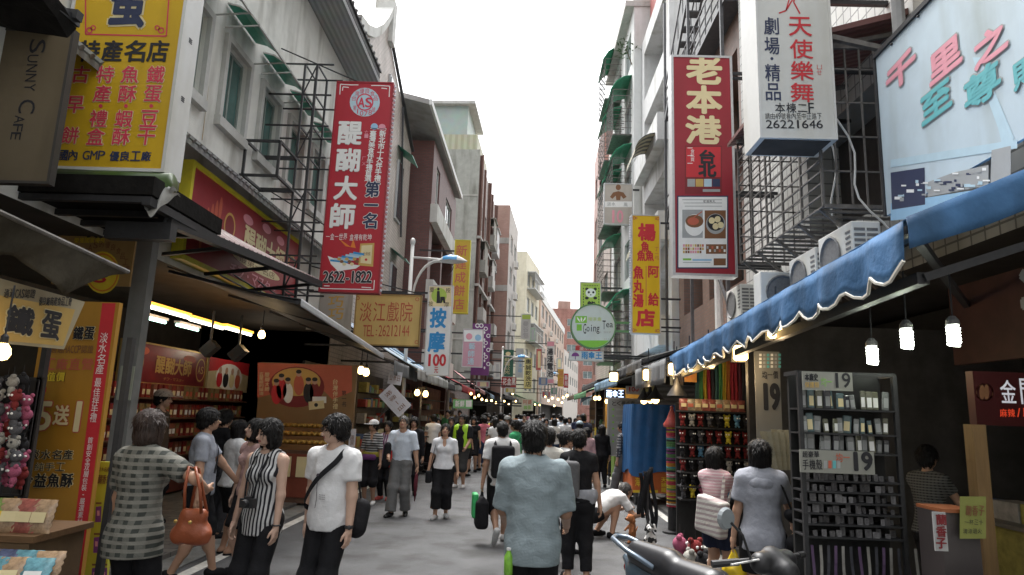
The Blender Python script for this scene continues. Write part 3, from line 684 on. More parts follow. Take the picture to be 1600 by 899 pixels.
block('beige_tile_building', 'narrow beige tiled building between the white tower and the brick tower', (XR - .4, 37.0), (XR - .4, 31.05), 9, 0, 14.5, pinkt, ops, fm=FR_AL)
ops = grid_ops(7, 5, 2, 1.4, 1.5, .9, 2.9, 3.4, .5) + [(.4, 6.6, .02, 3.2, 'shop', 4)]
pe = at(939, 190, 38)
block('tall_brick_building', 'tall plain red-brown brick building showing above the white tower', (pe.x + .35, 45), (pe.x + .15, 37.6), 9, 0, pe.z, tile('rust_brick', (.3, .14, .11), (.35, .17, .14), (.27, .18, .15), .25, .1, .012, dirt=.15), ops, fm=FR_AL)
ops = grid_ops(42, 3, 9, 2, 1.6, .9, 3.1, 3.5, .5) + [(.4, 41, .02, 3.2, 'shop', 3)]
block('beige_terrace', 'low beige terrace of shops beyond the tall brick building', (9.5, 88), (pe.x + .6, 46), 9, 0, 12, pm('beige_terrace_render', (.45, .4, .34), .8, .1, 3, dirt=.3), ops, fm=FR_AL)
# ================================================================ air conditioners
ACW = pm('aircon_white', (.66, .66, .63), .45, .06, 5, dirt=.2); ACD = pm('aircon_grille', (.16, .16, .16), .6, .2, 30)
def aircon(label, loc, rz, s=1., detail=True):
    r = thing('air_conditioner', label, 'air conditioner', loc, rz, 'air conditioners on the walls and canopies')
    w_, d, h = .8 * s, .3 * s, .58 * s
    m = MB(); m.box(-w_ / 2, w_ / 2, -d / 2, d / 2, 0, h); o = m.build('casing', ACW, r, local=True)
    bv = o.modifiers.new('edge', 'BEVEL'); bv.width = .015; bv.segments = 2
    m = MB(); m.lathe((-w_ * .12, -d / 2 - .006, h * .5), [(.0, 0.006), (h * .4, .006), (h * .42, -.014), (h * .39, -.02), (h * .36, 0)], 20, axis='y'); m.build('fan_grille', ACD, r, local=True)
    m = MB()
    for i in range(8):
        for k in (0, 1): m.box(w_ / 2 - .002, w_ / 2 + .006, -d * .42 + d * .44 * k, -d * .05 + d * .44 * k, h * (.12 + .1 * i), h * (.17 + .1 * i))
    for i in range(6): m.box(w_ * .33, w_ * .46, -d / 2 - .006, -d / 2 + .002, h * (.3 + .1 * i), h * (.34 + .1 * i))
    m.build('side_vent', ACD, r, local=True)
    m = MB()
    for x in (-w_ * .35, w_ * .35): m.box(x - .02, x + .02, -d * .6, d * .6, -.05, 0)
    m.build('bracket', GSTEEL, r, local=True)
    return r
def small_ac(label, loc, rz):
    return dup(AC0, loc, rz, label)
# ================================================================ lettering paints
for k, c in dict(t_red=(.55, .03, .04), t_crim=(.62, .05, .09), t_blk=(.02, .02, .025), t_wht=(.8, .8, .78), t_cream=(.72, .62, .36), t_navy=(.03, .04, .09), t_blue=(.03, .25, .55), t_pink=(.7, .3, .36),
                 t_teal=(.12, .42, .45), t_yel=(.75, .55, .04), t_grn=(.2, .5, .06), t_gold=(.55, .36, .1), t_orange=(.7, .2, .03), t_grey=(.35, .36, .36), t_brown=(.2, .09, .04), t_paleb=(.45, .6, .68), t_purp=(.2, .05, .22), t_dkred=(.2, .02, .025), t_skin=(.5, .32, .24), t_skyb=(.3, .5, .68), t_lime=(.4, .55, .1), t_brick=(.5, .12, .07)).items():
    pm(k, c, .5, .05, 8)
def face(n, c, dirt=.25, rough=.45): return pm('face_' + n, c, rough, .05, 3, dirt=dirt)
SILV = pm('sign_aluminium', (.5, .5, .5), .4, .1, 10, metal=.5)
Yy = 6.2
r, b = flat_sign('box_sign', 'big yellow specialities sign with red columns of writing and a white side', (122, -80), (295, -80), (79, 263), Yy, face('yellow', (.62, .39, .015)), pm('white_box_side', (.62, .62, .6), .5, .05, 4, dirt=.15), .3, .022)
b.text('特產名店', 122, 64, 265, 97, 't_blk', off=.03)
b.text('蛋', 172, -36, 232, 42, 't_navy', off=.035, outline='t_cream', ow=.04)
b.line([(134, -60), (134, 54), (260, 57), (268, -60)], 2.2, 't_crim')
for x in (140, 252): b.ring(x, 48, 3, 5, 't_crim'); b.ring(x + (6 if x < 200 else -6), 44, 2.5, 4.2, 't_crim')
def slant(bd, chars, xt, xb, yt, yb, w, h, mat, off=.02, outline=None, ow=.03):
    n = len(chars)
    for i, ch in enumerate(chars):
        k = i / max(1, n - 1); x = xt + (xb - xt) * k; y = yt + (yb - yt) * k
        bd.text(ch, x - w / 2, y - h / 2, x + w / 2, y + h / 2, mat, off=off, outline=outline, ow=ow, pad=.02)
for (s_, xt, xb) in (('鐵蛋豆干', 244, 229), ('魚酥蝦酥', 204, 190), ('特產禮盒', 165, 150), ('古早餅', 127, 110)):
    if len(s_) == 4:
        for ch, y, k in zip(s_, (117, 147, 186, 214), (0, .3, .7, 1)): slant(b, ch, xt + (xb - xt) * k, 0, y, y, 27, 26, 't_crim', .022, 't_cream', .035)
        b.disc(xt + (xb - xt) * .5, 166, 3, 3, 't_crim')
    else:
        for ch, y, k in zip(s_, (117, 164, 212), (0, .5, 1)): slant(b, ch, xt + (xb - xt) * k, 0, y, y, 27, 26, 't_crim', .022, 't_cream', .035)
b.text('國內', 92, 235, 122, 251, 't_navy', off=.03); b.text('GMP', 129, 236, 165, 250, 't_navy', off=.02); b.text('優良工廠', 171, 237, 237, 252, 't_navy', off=.03)
b.finish(r)
x0, x1, z0, z1 = b.box; m = MB()
for z in (z0 + 1.5, z0 + .85):
    for i in range(3): m.obox((x1 + .014, Yy + .15, z - .02 * i), (0, 1, 0), (0, .5, 1), (1, 0, 0), .03, .006, .002)
m.build('vent', FR_D, r)
r, b = flat_sign('box_sign', 'dim brown cafe sign with turned lettering beside the yellow sign', (-60, 45), (100, 48), (-75, 282), 5.5, face('brown', (.13, .1, .06), .4), pm('dark_bronze', (.05, .045, .04), .5, .1, 5), .05, .012)
b.text('S', 45, 62, 73, 84, 't_blk', off=.0, rot=1)
for i, ch in enumerate('UNNY'): b.text(ch, 42 - i * 1.5, 86 + i * 15, 61 - i * 1.5, 98 + i * 15, 't_blk', off=.0, rot=1)
b.text('C', 28, 156, 57, 178, 't_blk', off=.0, rot=1)
for i, ch in enumerate('AFE'): b.text(ch, 22 - i * 3, 181 + i * 13, 40 - i * 3, 193 + i * 13, 't_blk', off=.0, rot=1)
b.finish(r)
Yr = 11.6
r, b = flat_sign('hanging_sign', 'tall red biscuit-shop sign with white lettering on a black steel lattice', (526, 127), (613, 131), (500, 455), Yr, face('red', (.42, .02, .035), .06), pm('sign_edge_red', (.3, .02, .03), .5, .1, 4), .18, .015)
for ch, xa, ya, xb, yb in (('醍', 527, 191, 567, 226), ('醐', 524, 233, 564, 268), ('大', 521, 276, 560, 312), ('師', 515, 319, 556, 357)): b.text(ch, xa, ya, xb, yb, 't_wht', off=.035, outline='t_grey', ow=.012)
b.disc(570, 160, 23.5, 22.5, 't_paleb', .0025); b.ring(570, 160, 11.5, 13.5, 't_crim', .004); b.text('AS', 559, 153, 582, 168, 't_crim', off=.03, lift=.005)
for i, ch in enumerate('台灣優良食品'):
    a = R(200 + i * 28); b.text(ch, 570 + 18 * math.cos(a) - 4, 160 + 18 * math.sin(a) - 4, 570 + 18 * math.cos(a) + 4, 160 + 18 * math.sin(a) + 4, 't_crim', off=.0)
for i, ch in enumerate('第1078號'):
    a = R(150 - i * 22); b.text(ch, 570 + 18 * math.cos(a) - 3, 160 + 18 * math.sin(a) - 4, 570 + 18 * math.cos(a) + 3, 160 + 18 * math.sin(a) + 4, 't_crim', off=.0)
slant(b, '臺灣美食伴手禮首選', 583, 575, 209, 279, 10, 9, 't_wht', .03); slant(b, '新北市十大伴手禮', 598, 590, 209, 279, 10, 10, 't_wht', .03)
b.disc(585, 198, 5.5, 5, 't_skyb'); b.disc(597, 199, 5.5, 5, 't_pink'); b.line([(579, 201), (604, 202)], 1.2, 't_wht')
for ch, x, y in (('第', 582, 296), ('一', 580, 321), ('名', 578, 345)): b.text(ch, x - 12, y - 12, x + 12, y + 12, 't_navy', off=.03, outline='t_wht', ow=.07)
for ch, y in (('ㄊ', 207), ('ㄧ', 213)): b.text(ch, 569, y - 3, 576, y + 3, 't_pink', off=0)
for ch, y in (('ㄏ', 248), ('ㄨ', 256)): b.text(ch, 565, y - 3, 572, y + 3, 't_pink', off=0)
b.text('一盒一世界', 509, 365, 543, 375, 't_wht', off=.0); b.text('盒裡有乾坤', 546, 366, 581, 376, 't_wht', off=.0)
b.poly([(512, 400), (545, 413), (563, 415), (556, 420), (528, 424), (517, 413)], 't_wht', .0026)
for i in range(7): b.line([(516 + i * 6, 407 - i * 2), (545 + i * 4, 410 - i * 2)], 3.2, ['t_blue', 't_paleb', 't_skyb'][i % 3], .003 + .0003 * i)
for i in range(8): b.disc(530 + i * 4, 405 + (i % 3) * 4, 3, 2.4, ['t_gold', 't_brown', 't_cream'][i % 3], .006)
b.poly([(540, 385), (528, 372), (548, 386), (552, 373), (556, 388)], 't_orange', .0035)
b.poly([(563, 381), (585, 380), (583, 417), (560, 415)], 't_gold', .0026); b.poly([(565, 384), (582, 383), (580, 413), (563, 411)], 't_cream', .0032); b.text('金牌獎', 567, 394, 579, 400, 't_brown', off=0, lift=.0045); b.disc(572, 406, 2, 2, 't_red', .004)
b.text('2622-1822', 505, 424, 581, 442, 't_blk', off=.03, outline='t_wht', ow=.06, pad=.05)
for pts in ([(531, 148), (532, 132), (548, 133)], [(535, 142), (536, 136), (545, 137)], [(592, 134), (609, 135), (608, 152)], [(596, 138), (605, 139)], [(502, 440), (501, 451), (584, 453), (585, 438)], [(506, 447), (515, 447)], [(565, 449), (580, 450)], [(548, 133), (560, 133)], [(580, 134), (592, 134)]): b.line(pts, 1.3, 't_wht')
b.finish(r)
x0, x1, z0, z1 = b.box
m = MB()
for i in range(44): m.ball((x1 + .03, Yr + .06, z0 + .05 + i * (z1 - z0 - .1) / 43), .025, 6, 4)
m.build('bulb_string', pm('clear_bulbs', (.6, .6, .66), .2, .1, 5), r)
m = MB(); xa, xb = XL + .02, x0
za, zb = z0 - .05, z1 + .15
for yy in (Yr - .35, Yr + .25):
    for x in (xa + .62, x0 - .28): m.bar((x, yy, za - .2), (x, yy, zb), .035)
    for i in range(8):
        z = za + (zb - za) * i / 7; m.bar((xa, yy, z), (x0 + .02, yy, z), .026)
for i in range(8):
    z = za + (zb - za) * i / 7
    for x in (xa + .62, x0 - .28): m.bar((x, Yr - .35, z), (x, Yr + .25, z), .024)
for i in range(0, 7, 2):
    z = za + (zb - za) * i / 7; m.bar((xa + .62, Yr - .35, z), (x0 - .28, Yr - .35, z + (zb - za) / 7), .02)
m.bar((xa, Yr, zb + .5), (x0 + .4, Yr, z1), .02); m.bar((xa, Yr, za + 1.9), (x0, Yr, z0 + 1.2), .02)
for z in (za + 1.75, za + 2.35):
    for yy in (Yr - 1.15, Yr - .35): m.bar((xa, yy, z), (xa + .62, yy, z), .04)
    m.bar((xa + .62, Yr - 1.15, z), (xa + .62, Yr - .35, z), .04); m.bar((xa + .05, Yr - 1.15, z), (xa + .05, Yr - .35, z), .04)
for x, yy in ((xa + .62, Yr - 1.15), (xa + .05, Yr - 1.15)): m.bar((x, yy, za + 1.75), (x, yy, za + 2.35), .04)
m.build('lattice', STEEL, r)
r = thing('fascia_sign', 'long dark red fascia sign in a yellow frame above the biscuit shop', 'sign', (XL + .12, 11, 3.65))
MB().box(XL + .02, XL + .14, 8.75, 13.25, 3.68, 5.0).build('panel', pm('face_maroon', (.3, .03, .04), .45, .1, 2, dirt=.15), r)
m = MB()
for ya, yb, za, zb in ((8.7, 13.3, 3.63, 3.7), (8.7, 13.3, 4.96, 5.03), (8.7, 8.77, 3.7, 4.96), (13.23, 13.3, 3.7, 4.96)): m.box(XL + .01, XL + .17, ya, yb, za, zb)
m.build('frame', pm('yellow_frame', (.6, .55, .04), .5, .1, 5), r)
b = Board((XL + .141, 9, 4), Y_, Z_)
def wtext(bd, t, y0, y1, zc, h, mat, off=.02, outline=None):
    n = len(t)
    for i, ch in enumerate(t):
        yc = y0 + (y1 - y0) * (i + .5) / n; w_ = (y1 - y0) / n * .9
        bd.glyph(ch, Vector((bd.p.x, yc, zc)), w_, h, mat, off, .004, outline, .03)
wtext(b, '醍醐大師', 10.6, 12.5, 4.42, .44, 't_cream', .03); wtext(b, 'チフ・マスター', 10.2, 12.2, 3.83, .18, 't_pink', .02)
def mdisc(bd, yc, zc, ry, rz_, mat, lift=.003, n=20):
    bd._get(mat).add([bd.p + Vector((0, yc - bd.p.y, zc - bd.p.z)) + Y_ * (ry * math.cos(2 * math.pi * i / n)) + Z_ * (rz_ * math.sin(2 * math.pi * i / n)) + bd.n * lift for i in range(n)], [tuple(range(n))])
mdisc(b, 11.3, 4.07, 1.05, .1, 't_cream'); wtext(b, '最第一名店', 10.5, 12.1, 4.07, .12, 't_brown', .0)
for yc in (10.05, 12.9): mdisc(b, yc, 4.45, .2, .22, 't_gold'); mdisc(b, yc, 4.45, .16, .18, 't_dkred', .0035)
for i in range(5): mdisc(b, 9.2 + .12 * i, 4.15 + .12 * i, .05, .3 - .03 * i, 't_brick', .003 + .0004 * i)
for yc, zc in ((10.7, 4.75), (12.2, 4.78), (11.5, 4.82)): mdisc(b, yc, zc, .2, .08, 't_pink')
b.finish(r)
r, b = flat_sign('hanging_sign', 'weathered yellow theatre sign with a telephone number, below the tall red sign', (556, 460), (657, 462), (553, 538), 14.5, face('theatre', (.62, .47, .17), .25), pm('sign_rim_ochre', (.36, .24, .08), .6, .2, 6, dirt=.4), .08, .015)
b.text('淡江戲院', 561, 472, 646, 503, 't_brick', off=.005); b.text('TEL:26212144', 567, 508, 640, 526, 't_brick', off=.0, pad=.1)
for x, y in ((559, 466), (652, 468), (557, 533), (651, 535)): b.ring(x, y, 2, 3, 't_brick')
b.finish(r); x0, x1, z0, z1 = b.box
m = MB(); m.bar((XL, 14.55, z1 + .03), (x1, 14.55, z1 + .03), .04); m.bar((XL, 14.55, z1 + .6), (x1, 14.55, z1 + .04), .025); m.bar((XL, 14.55, z0 - .03), (x1, 14.55, z0 - .03), .04); m.build('bracket', STEEL, r)
r, b = flat_sign('banner', 'faded grey banner behind the yellow theatre sign', (483, 452), (552, 455), (478, 515), 15.3, face('faded', (.4, .39, .36), .5), None, .02)
b.text('巧巧', 513, 462, 537, 500, 't_gold', True, .02); b.finish(r)
r, b = flat_sign('hanging_sign', 'white massage sign with blue characters and red price of one hundred', (669, 446), (707, 447), (663, 586), 17.5, face('white', (.7, .71, .7), .12), SILV, .14, .012)
b.rect(671, 448, 705, 479, 't_cream', .002); b.disc(686, 462, 12, 12, 't_lime', .003)
for ch, x, y in (('慶', 675, 453), ('按', 700, 454), ('按', 673, 475), ('摩', 698, 476)): b.text(ch, x - 4, y - 4, x + 4, y + 4, 't_blk', off=.0, lift=.005)
b.poly([(683, 455), (687, 455), (688, 474), (682, 474)], 't_blk', .005); b.disc(685, 452, 2, 2.3, 't_blk', .005); b.poly([(688, 464), (695, 464), (696, 474), (693, 474), (692, 469), (690, 474), (688, 474)], 't_blk', .005)
b.text('按', 671, 482, 698, 512, 't_blue', off=.04); b.text('摩', 668, 519, 696, 550, 't_blue', off=.04); b.text('100', 666, 554, 697, 572, 't_red', off=.04); b.text('元', 678, 574, 685, 583, 't_red', off=.02)
b.finish(r); x0, x1, z0, z1 = b.box
m = MB()
for z in (z0 + .3, (z0 + z1) / 2, z1 - .2): m.bar((XL, 17.57, z), (x0, 17.57, z), .05)
m.build('bracket', STEEL, r)
r, b = flat_sign('hanging_sign', 'ochre yellow cake-shop sign with five red characters behind the street lamp', (711, 375), (735, 376), (706, 489), 24, face('ochre', (.55, .36, .03), .2), pm('yellow_frame', (.6, .55, .04)), .22, .015)
for i, ch in enumerate('新建成餅店'): b.text(ch, 712 - i * 1.2, 383 + i * 21, 731 - i * 1.2, 400 + i * 21, 't_brick', off=.02)
b.finish(r); x0, x1, z0, z1 = b.box
m = MB(); [m.bar((-4.0, 24.1, z), (x0, 24.1, z), .05) for z in (z0 + .4, z1 - .4)]; m.build('bracket', STEEL, r)
r, b = flat_sign('hanging_sign', 'pink sign with pale vertical writing overlapping a purple one', (724, 514), (755, 516), (722, 573), 22, face('pink', (.55, .3, .36), .1), SILV, .1, .012)
b.rect(725, 516, 754, 534, 't_wht', .001); b.disc(733, 526, 5, 5, 't_pink'); b.disc(747, 528, 5, 5, 't_skyb')
for i, ch in enumerate('藝師通'): b.text(ch, 732 - i, 536 + i * 12, 743 - i, 546 + i * 12, 't_paleb', off=.02)
b.finish(r)
m = MB(); m.bar((XL, 22.05, 3.6), (r.location.x, 22.05, 3.6), .05); m.build('bracket', STEEL, r)
r, b = flat_sign('hanging_sign', 'purple sign edged with white swirls and hearts beside the pink one', (739, 505), (767, 507), (735, 586), 23, face('purple', (.16, .04, .17), .1), None, .1)
for i in range(6): b.ring(759 + (i % 2) * 4, 514 + i * 11, 2, 3.2, 't_wht'); b.disc(757, 520 + i * 11, 1.3, 2.2, 't_wht')
b.ring(746, 509, 2, 3.5, 't_wht'); b.ring(752, 509, 2, 3.5, 't_wht'); b.finish(r)
m = MB(); m.bar((-4.0, 23.05, 4.4), (r.location.x, 23.05, 4.4), .05); m.build('bracket', STEEL, r)
def small(label, TL, TR, BL, Y, f, txt=(), rim=None, name='hanging_sign', arm=True, wall=-3.2, extra=None, side=-1):
    r, b = flat_sign(name, label, TL, TR, BL, Y, f, rim, .12, .02)
    for t in txt: b.text(*t[:6], **(t[6] if len(t) > 6 else {}))
    if extra: extra(b)
    b.finish(r); x0, x1, z0, z1 = b.box
    if arm:
        m = MB(); q = x0 if side < 0 else x1
        for z in (z0 + .2, z1 - .2): m.bar((wall, Y + .06, z), (q, Y + .06, z), .06)
        m.build('bracket', STEEL, r)
    return r
small('dark green sign with a cream plate of writing, beyond the purple sign', (785, 546), (803, 547), (783, 588), 36, face('dkgreen', (.03, .12, .08)), [('蘇羅公光', 788, 559, 797, 585, 't_cream', dict(vert=True, off=.0))], None, extra=lambda b: b.disc(794, 553, 4, 3, 't_cream'))
small('dark red shop sign with white characters, low under the green sign', (784, 589), (807, 590), (783, 606), 34, face('dkred', (.3, .03, .03)), [('花盒黑', 785, 591, 806, 602, 't_wht')], None)
small('pale grey sign with blue vertical writing and a lime top', (815, 490), (830, 491), (813, 530), 48, face('palegrey', (.5, .52, .5)), [('曼谷包', 817, 502, 826, 528, 't_grey', dict(vert=True, off=.02))], None, extra=lambda b: b.rect(816, 492, 829, 499, 't_lime'))
small('plain grey sign with faint blue letters along it', (807, 544), (819, 545), (804, 590), 42, face('grey2', (.36, .38, .37)), [('相片沖印', 810, 553, 815, 583, 't_blue', dict(vert=True, off=.0))], None)
small('yellow dry-cleaner sign with black vertical characters', (820, 559), (832, 560), (818, 607), 38, face('paleyellow', (.6, .54, .22)), [('惠誠乾洗店', 821, 561, 830, 605, 't_blk', dict(vert=True, off=.02))], None)
small('white battery sign of separate black characters on squares, far along', (855, 533), (866, 534), (853, 600), 52, face('white2', (.6, .6, .58)), [('湯淺電池', 855, 544, 864, 590, 't_blk', dict(vert=True, off=.03))], None, extra=lambda b: (b.rect(855, 534, 866, 541, 't_pink'), b.rect(854, 593, 865, 599, 't_pink')))
small('orange-yellow far sign next to the battery sign', (872, 577), (881, 577), (871, 604), 56, face('farorange', (.55, .32, .05)), [('湯包', 873, 579, 880, 600, 't_brick', dict(vert=True, off=0))], None, wall=2)
small('narrow red far sign near the end of the street', (881, 584), (888, 584), (881, 606), 56, face('farred', (.45, .04, .04)), [('藥局', 882, 586, 887, 604, 't_wht', dict(vert=True, off=0))], None, wall=2)
small('white shop board hanging low over the crowd', (815, 623), (833, 624), (815, 642), 30, face('cream2', (.6, .58, .44)), [('阿婆', 817, 625, 831, 632, 't_brick'), ('鐵蛋', 818, 634, 830, 640, 't_grn')], None, wall=-3)
Yo = 11.2
r, b = flat_sign('hanging_sign', 'tall crimson signboard with gold brush characters and a food poster', (1050, 87), (1143, 89), (1052, 429), Yo, face('crimson', (.3, .022, .035), .12), SILV, .25, .03)
for ch, x, y in (('老', 1100, 110), ('本', 1100, 156), ('港', 1099, 203)): b.text(ch, x - 30, y - 21, x + 30, y + 21, 't_cream', off=.04)
b.rect(1070, 228, 1128, 303, 't_dkred', .002); b.rect(1072, 230, 1126, 277, 't_red', .0026)
b.text('台', 1092, 235, 1118, 256, 't_blk', off=.05); b.text('北', 1090, 254, 1120, 276, 't_blk', off=.05); b.text('食玩買', 1079, 233, 1085, 253, 't_wht', True, .0)
for i in range(3): b.rect(1074, 231 + i * 12, 1082, 232 + i * 12, 't_wht', .0035)
for i, k in enumerate(('t_grey', 't_gold', 't_paleb', 't_navy')): b.rect(1074 + i * 13, 280, 1086 + i * 13, 292, k, .003)
b.rect(1098, 296, 1125, 300, 't_grey', .003)
b.rect(1058, 306, 1138, 420, 't_navy', .002); b.rect(1060, 308, 1136, 418, 't_wht', .0028)
for i in range(3): b.rect(1066 + i * 2, 312 + i * 5, 1128, 313 + i * 5, 't_grey', .0034)
b.text('老港魚丸', 1098, 313, 1118, 317, 't_blk', off=0)
b.rect(1066, 328, 1098, 372, 't_grey', .0032); b.rect(1101, 329, 1134, 373, 't_brown', .0032)
b.disc(1085, 352, 15, 17, 't_wht', .0038); b.disc(1085, 346, 14, 10, 't_brown', .0044); b.disc(1083, 346, 9, 6, 't_brick', .005); b.line([(1078, 344), (1097, 331)], 1.5, 't_brick', .0056)
b.disc(1118, 350, 15, 16, 't_grey', .0038); b.disc(1118, 348, 13, 13, 't_blk', .0044)
for x, y in ((1112, 345), (1121, 343), (1118, 354), (1126, 352)): b.disc(x, y, 4.8, 5, 't_cream', .005)
random.seed(3)
for i in range(26): b.rect(1067 + i % 9 * 3.7, 382 + i // 9 * 5, 1070 + i % 9 * 3.7, 386 + i // 9 * 5, random.choice(['t_brick', 't_pink', 't_cream', 't_brown', 't_gold']), .0036)
b.rect(1103, 382, 1135, 397, 't_brown', .0034)
for i in range(8): b.rect(1104 + i * 3.8, 385 + (i % 2) * 5, 1107 + i * 3.8, 389 + (i % 2) * 5, ['t_grey', 't_wht', 't_brick'][i % 3], .004)
b.rect(1067, 404, 1080, 407, 't_grn', .0034); b.rect(1082, 405, 1112, 408, 't_skyb', .0034); b.rect(1115, 404, 1134, 415, 't_brown', .0034); b.rect(1067, 410, 1110, 411, 't_grey', .0034)
b.finish(r); x0, x1, z0, z1 = b.box
m = MB()
for z in (z0 + .2, z0 + 1.5, z1 - .3):
    for yy in (Yo + .05, Yo + .22): m.bar((x1, yy, z), (XR, yy, z), .05)
m.build('bracket', STEEL, r)
Yw = 7.0
r, b = flat_sign('box_sign', 'tall white box sign with red and black characters about dance theatre', (1182, -110), (1293, -108), (1184, 214), Yw, face('offwhite', (.6, .6, .57), .18), pm('white_box_side', (.62, .62, .6)), .5, .012)
for ch, x, y in (('劇', 1205, 41), ('場', 1206, 72), ('精', 1207, 114), ('品', 1208, 144)): b.text(ch, x - 13, y - 13.5, x + 13, y + 13.5, 't_navy', off=.015)
b.disc(1206, 92, 2.4, 2.4, 't_navy')
for ch, x, y in (('天', 1250, 42), ('使', 1252, 77), ('樂', 1253, 111), ('舞', 1253, 145)): b.text(ch, x - 20, y - 15, x + 20, y + 15, 't_red', off=.015)
b.text('ㄩㄝ', 1276, 101, 1284, 118, 't_red', True, 0); b.text('本棟二F', 1210, 161, 1272, 177, 't_blk', off=.01); b.text('請由49號巷內至中正路下', 1195, 177, 1284, 187, 't_blk', off=.0); b.text('26221646', 1196, 188, 1286, 201, 't_blk', off=.01)
b.line([(1217, 21), (1228, 17), (1238, 0), (1243, -14), (1240, 4), (1250, 22)], 2.2, 't_red'); b.line([(1228, 17), (1234, -5)], 2, 't_red')
b.finish(r); x0, x1, z0, z1 = b.box
m = MB(); m.box(x0 + .05, x1 - .05, Yw + .03, Yw + .47, z0 - .02, z0 - .003); m.build('underside', DARK, r)
m = MB(); [m.bar((x1 - .1, Yw + .52, z), (XR, Yw + .52, z), .06) for z in (z0 + 1.1, z0 + 2)]; m.build('bracket', STEEL, r)
p = at(1278, 205, 8.6); r = thing('floodlight', 'grey floodlight on an arm in front of the white dance sign', 'lamp', (XR, 8.6, p.z))
m = MB(); m.obox(at(1264, 216, 8.5), (.55, 0, .83), (0, 1, 0), (-.83, 0, .55), .22, .1, .06); m.build('lamp_head', pm('lamp_grey', (.16, .18, .2), .4, .1, 8), r)
m = MB(); m.bar(at(1280, 190, 8.5), at(1310, 190, 8.55), .06); m.bar(at(1310, 190, 8.55), (XR, 8.6, p.z + .15), .05); m.build('arm', STEEL, r)
Yf = 18.5
r, b = flat_sign('hanging_sign', 'narrow bright yellow fishball-shop sign with red characters', (988, 336), (1032, 337), (986, 521), Yf, face('bright_yellow', (.7, .45, .01), .05), SILV, .16, .02)
b.text('楊', 996, 350, 1025, 376, 't_red', off=.05)
for x, y in ((1008, 386), (1002, 400), (1015, 400)): b.text('魚', x - 7, y - 8, x + 7, y + 8, 't_red', off=.04)
for ch, y in (('魚', 426), ('丸', 448), ('湯', 470)): b.text(ch, 989, y - 10, 1006, y + 10, 't_red', off=.04)
b.line([(1009.5, 416), (1009.5, 478)], 1, 't_brick')
b.text('阿', 1012, 416, 1030, 434, 't_red', off=.03); b.text('給', 1012, 458, 1030, 478, 't_red', off=.03); b.text('店', 993, 484, 1024, 510, 't_red', off=.05); b.text('丁一弓', 1023, 386, 1029, 407, 't_brick', True, .0)
for x, y in ((991, 341), (1028, 342), (990, 516), (1028, 517)): b.ring(x, y, 1.5, 2.5, 't_brick'); b.ring(x + (3 if x < 1005 else -3), y, 1, 1.8, 't_brick')
b.finish(r); x0, x1, z0, z1 = b.box
m = MB()
for i in range(46): m.ball((x0 - .03, Yf + .08, z0 + .05 + i * (z1 - z0 - .1) / 45), .03, 6, 4)
m.build('bulb_string', pm('clear_bulbs', (.6, .6, .66)), r)
m = MB()
for z in (z0 + .2, z0 + 1.0, z1 - .2): m.bar((x1, Yf + .08, z), (XR, Yf + .08, z), .05)
for z in (z0 + .1, z0 + .45): m.bar((x1, Yf + .2, z), (XR, Yf + .2, z), .03)
m.build('bracket', STEEL, r)
small('faded beige sign with a muscular figure and pale red digits', (945, 287), (989, 288), (943, 350), 23.5, face('beige', (.45, .41, .36), .25), [('淡水', 948, 316, 962, 322, 't_grey'), ('風', 974, 317, 981, 323, 't_grey'), ('10', 953, 329, 974, 348, 't_pink', dict(off=.03))], SILV, wall=XR - .3, side=1,
      extra=lambda b: (b.rect(944, 315, 988, 324, 't_wht', .002), b.disc(966, 293, 4, 4.5, 't_brown'), b.poly([(953, 308), (958, 301), (966, 299), (974, 301), (979, 308), (974, 311), (970, 306), (969, 313), (963, 313), (962, 306), (957, 311)], 't_brown')))
def panda(b):
    b.poly([(908, 443), (938, 444), (937, 488), (907, 488)], 't_lime', .002)
    for i in range(9): b.rect(912 + i * 2.6, 446, 913.3 + i * 2.6, 447.4, 't_blk'); b.rect(911, 450 + i * 4.2, 912.3, 452.5 + i * 4.2, 't_blk'); b.rect(935, 450 + i * 4.2, 936.3, 452.5 + i * 4.2, 't_blk')
    for x in (917, 930): b.disc(x, 452, 2.6, 2.4, 't_blk', .0028)
    b.disc(923, 458, 8, 7, 't_wht', .003)
    for x in (920, 927): b.disc(x, 457, 1.8, 1.8, 't_blk', .0035)
    b.disc(923, 461, 1.2, .8, 't_blk', .0035); b.disc(917, 466, 3, 2.2, 't_blk', .0035); b.disc(930, 466, 3, 2.2, 't_blk', .0035)
    b.text('熊', 917, 471, 931, 485, 't_blk', off=.04)
small('lime board with a black and white bear head above the round tea sign', (907, 441), (939, 442), (906, 492), 27, face('limeboard', (.5, .58, .16)), extra=panda, rim=SILV, wall=XR - .4, side=1)
Yt = 21.0; c = at(927, 510, Yt); rd = (at(962, 511, Yt) - at(892, 509, Yt)).length / 2
r = thing('round_sign', 'round pale tea-shop sign with green leaf mark and green lower edge', 'sign', (c.x, Yt + .1, c.z - rd))
m = MB(); m.lathe((c.x, Yt, c.z), [(rd, 0), (rd, .18)], 40, axis='y'); m.build('panel', face('tea', (.5, .58, .58), .08), r)
m = MB(); m.lathe((c.x, Yt - .012, c.z), [(rd - .03, 0), (rd + .015, 0), (rd + .015, .2), (rd - .03, .2), (rd - .03, 0)], 40, axis='y', cap=False); m.build('rim', pm('green_rim', (.1, .22, .1), .5, .1, 5), r)
b = Board((c.x, Yt, c.z), X_, Z_)
b.poly([(927 + 33.2 * math.cos(a), 510 + 33.2 * math.sin(a)) for a in [R(42 + i * 4.8) for i in range(21)]], 't_grn', .003)
b.poly([(899, 494), (917, 494), (917, 505), (899, 505)], 't_grn'); b.poly([(901, 507), (909, 507), (909, 517), (901, 517)], 't_grn')
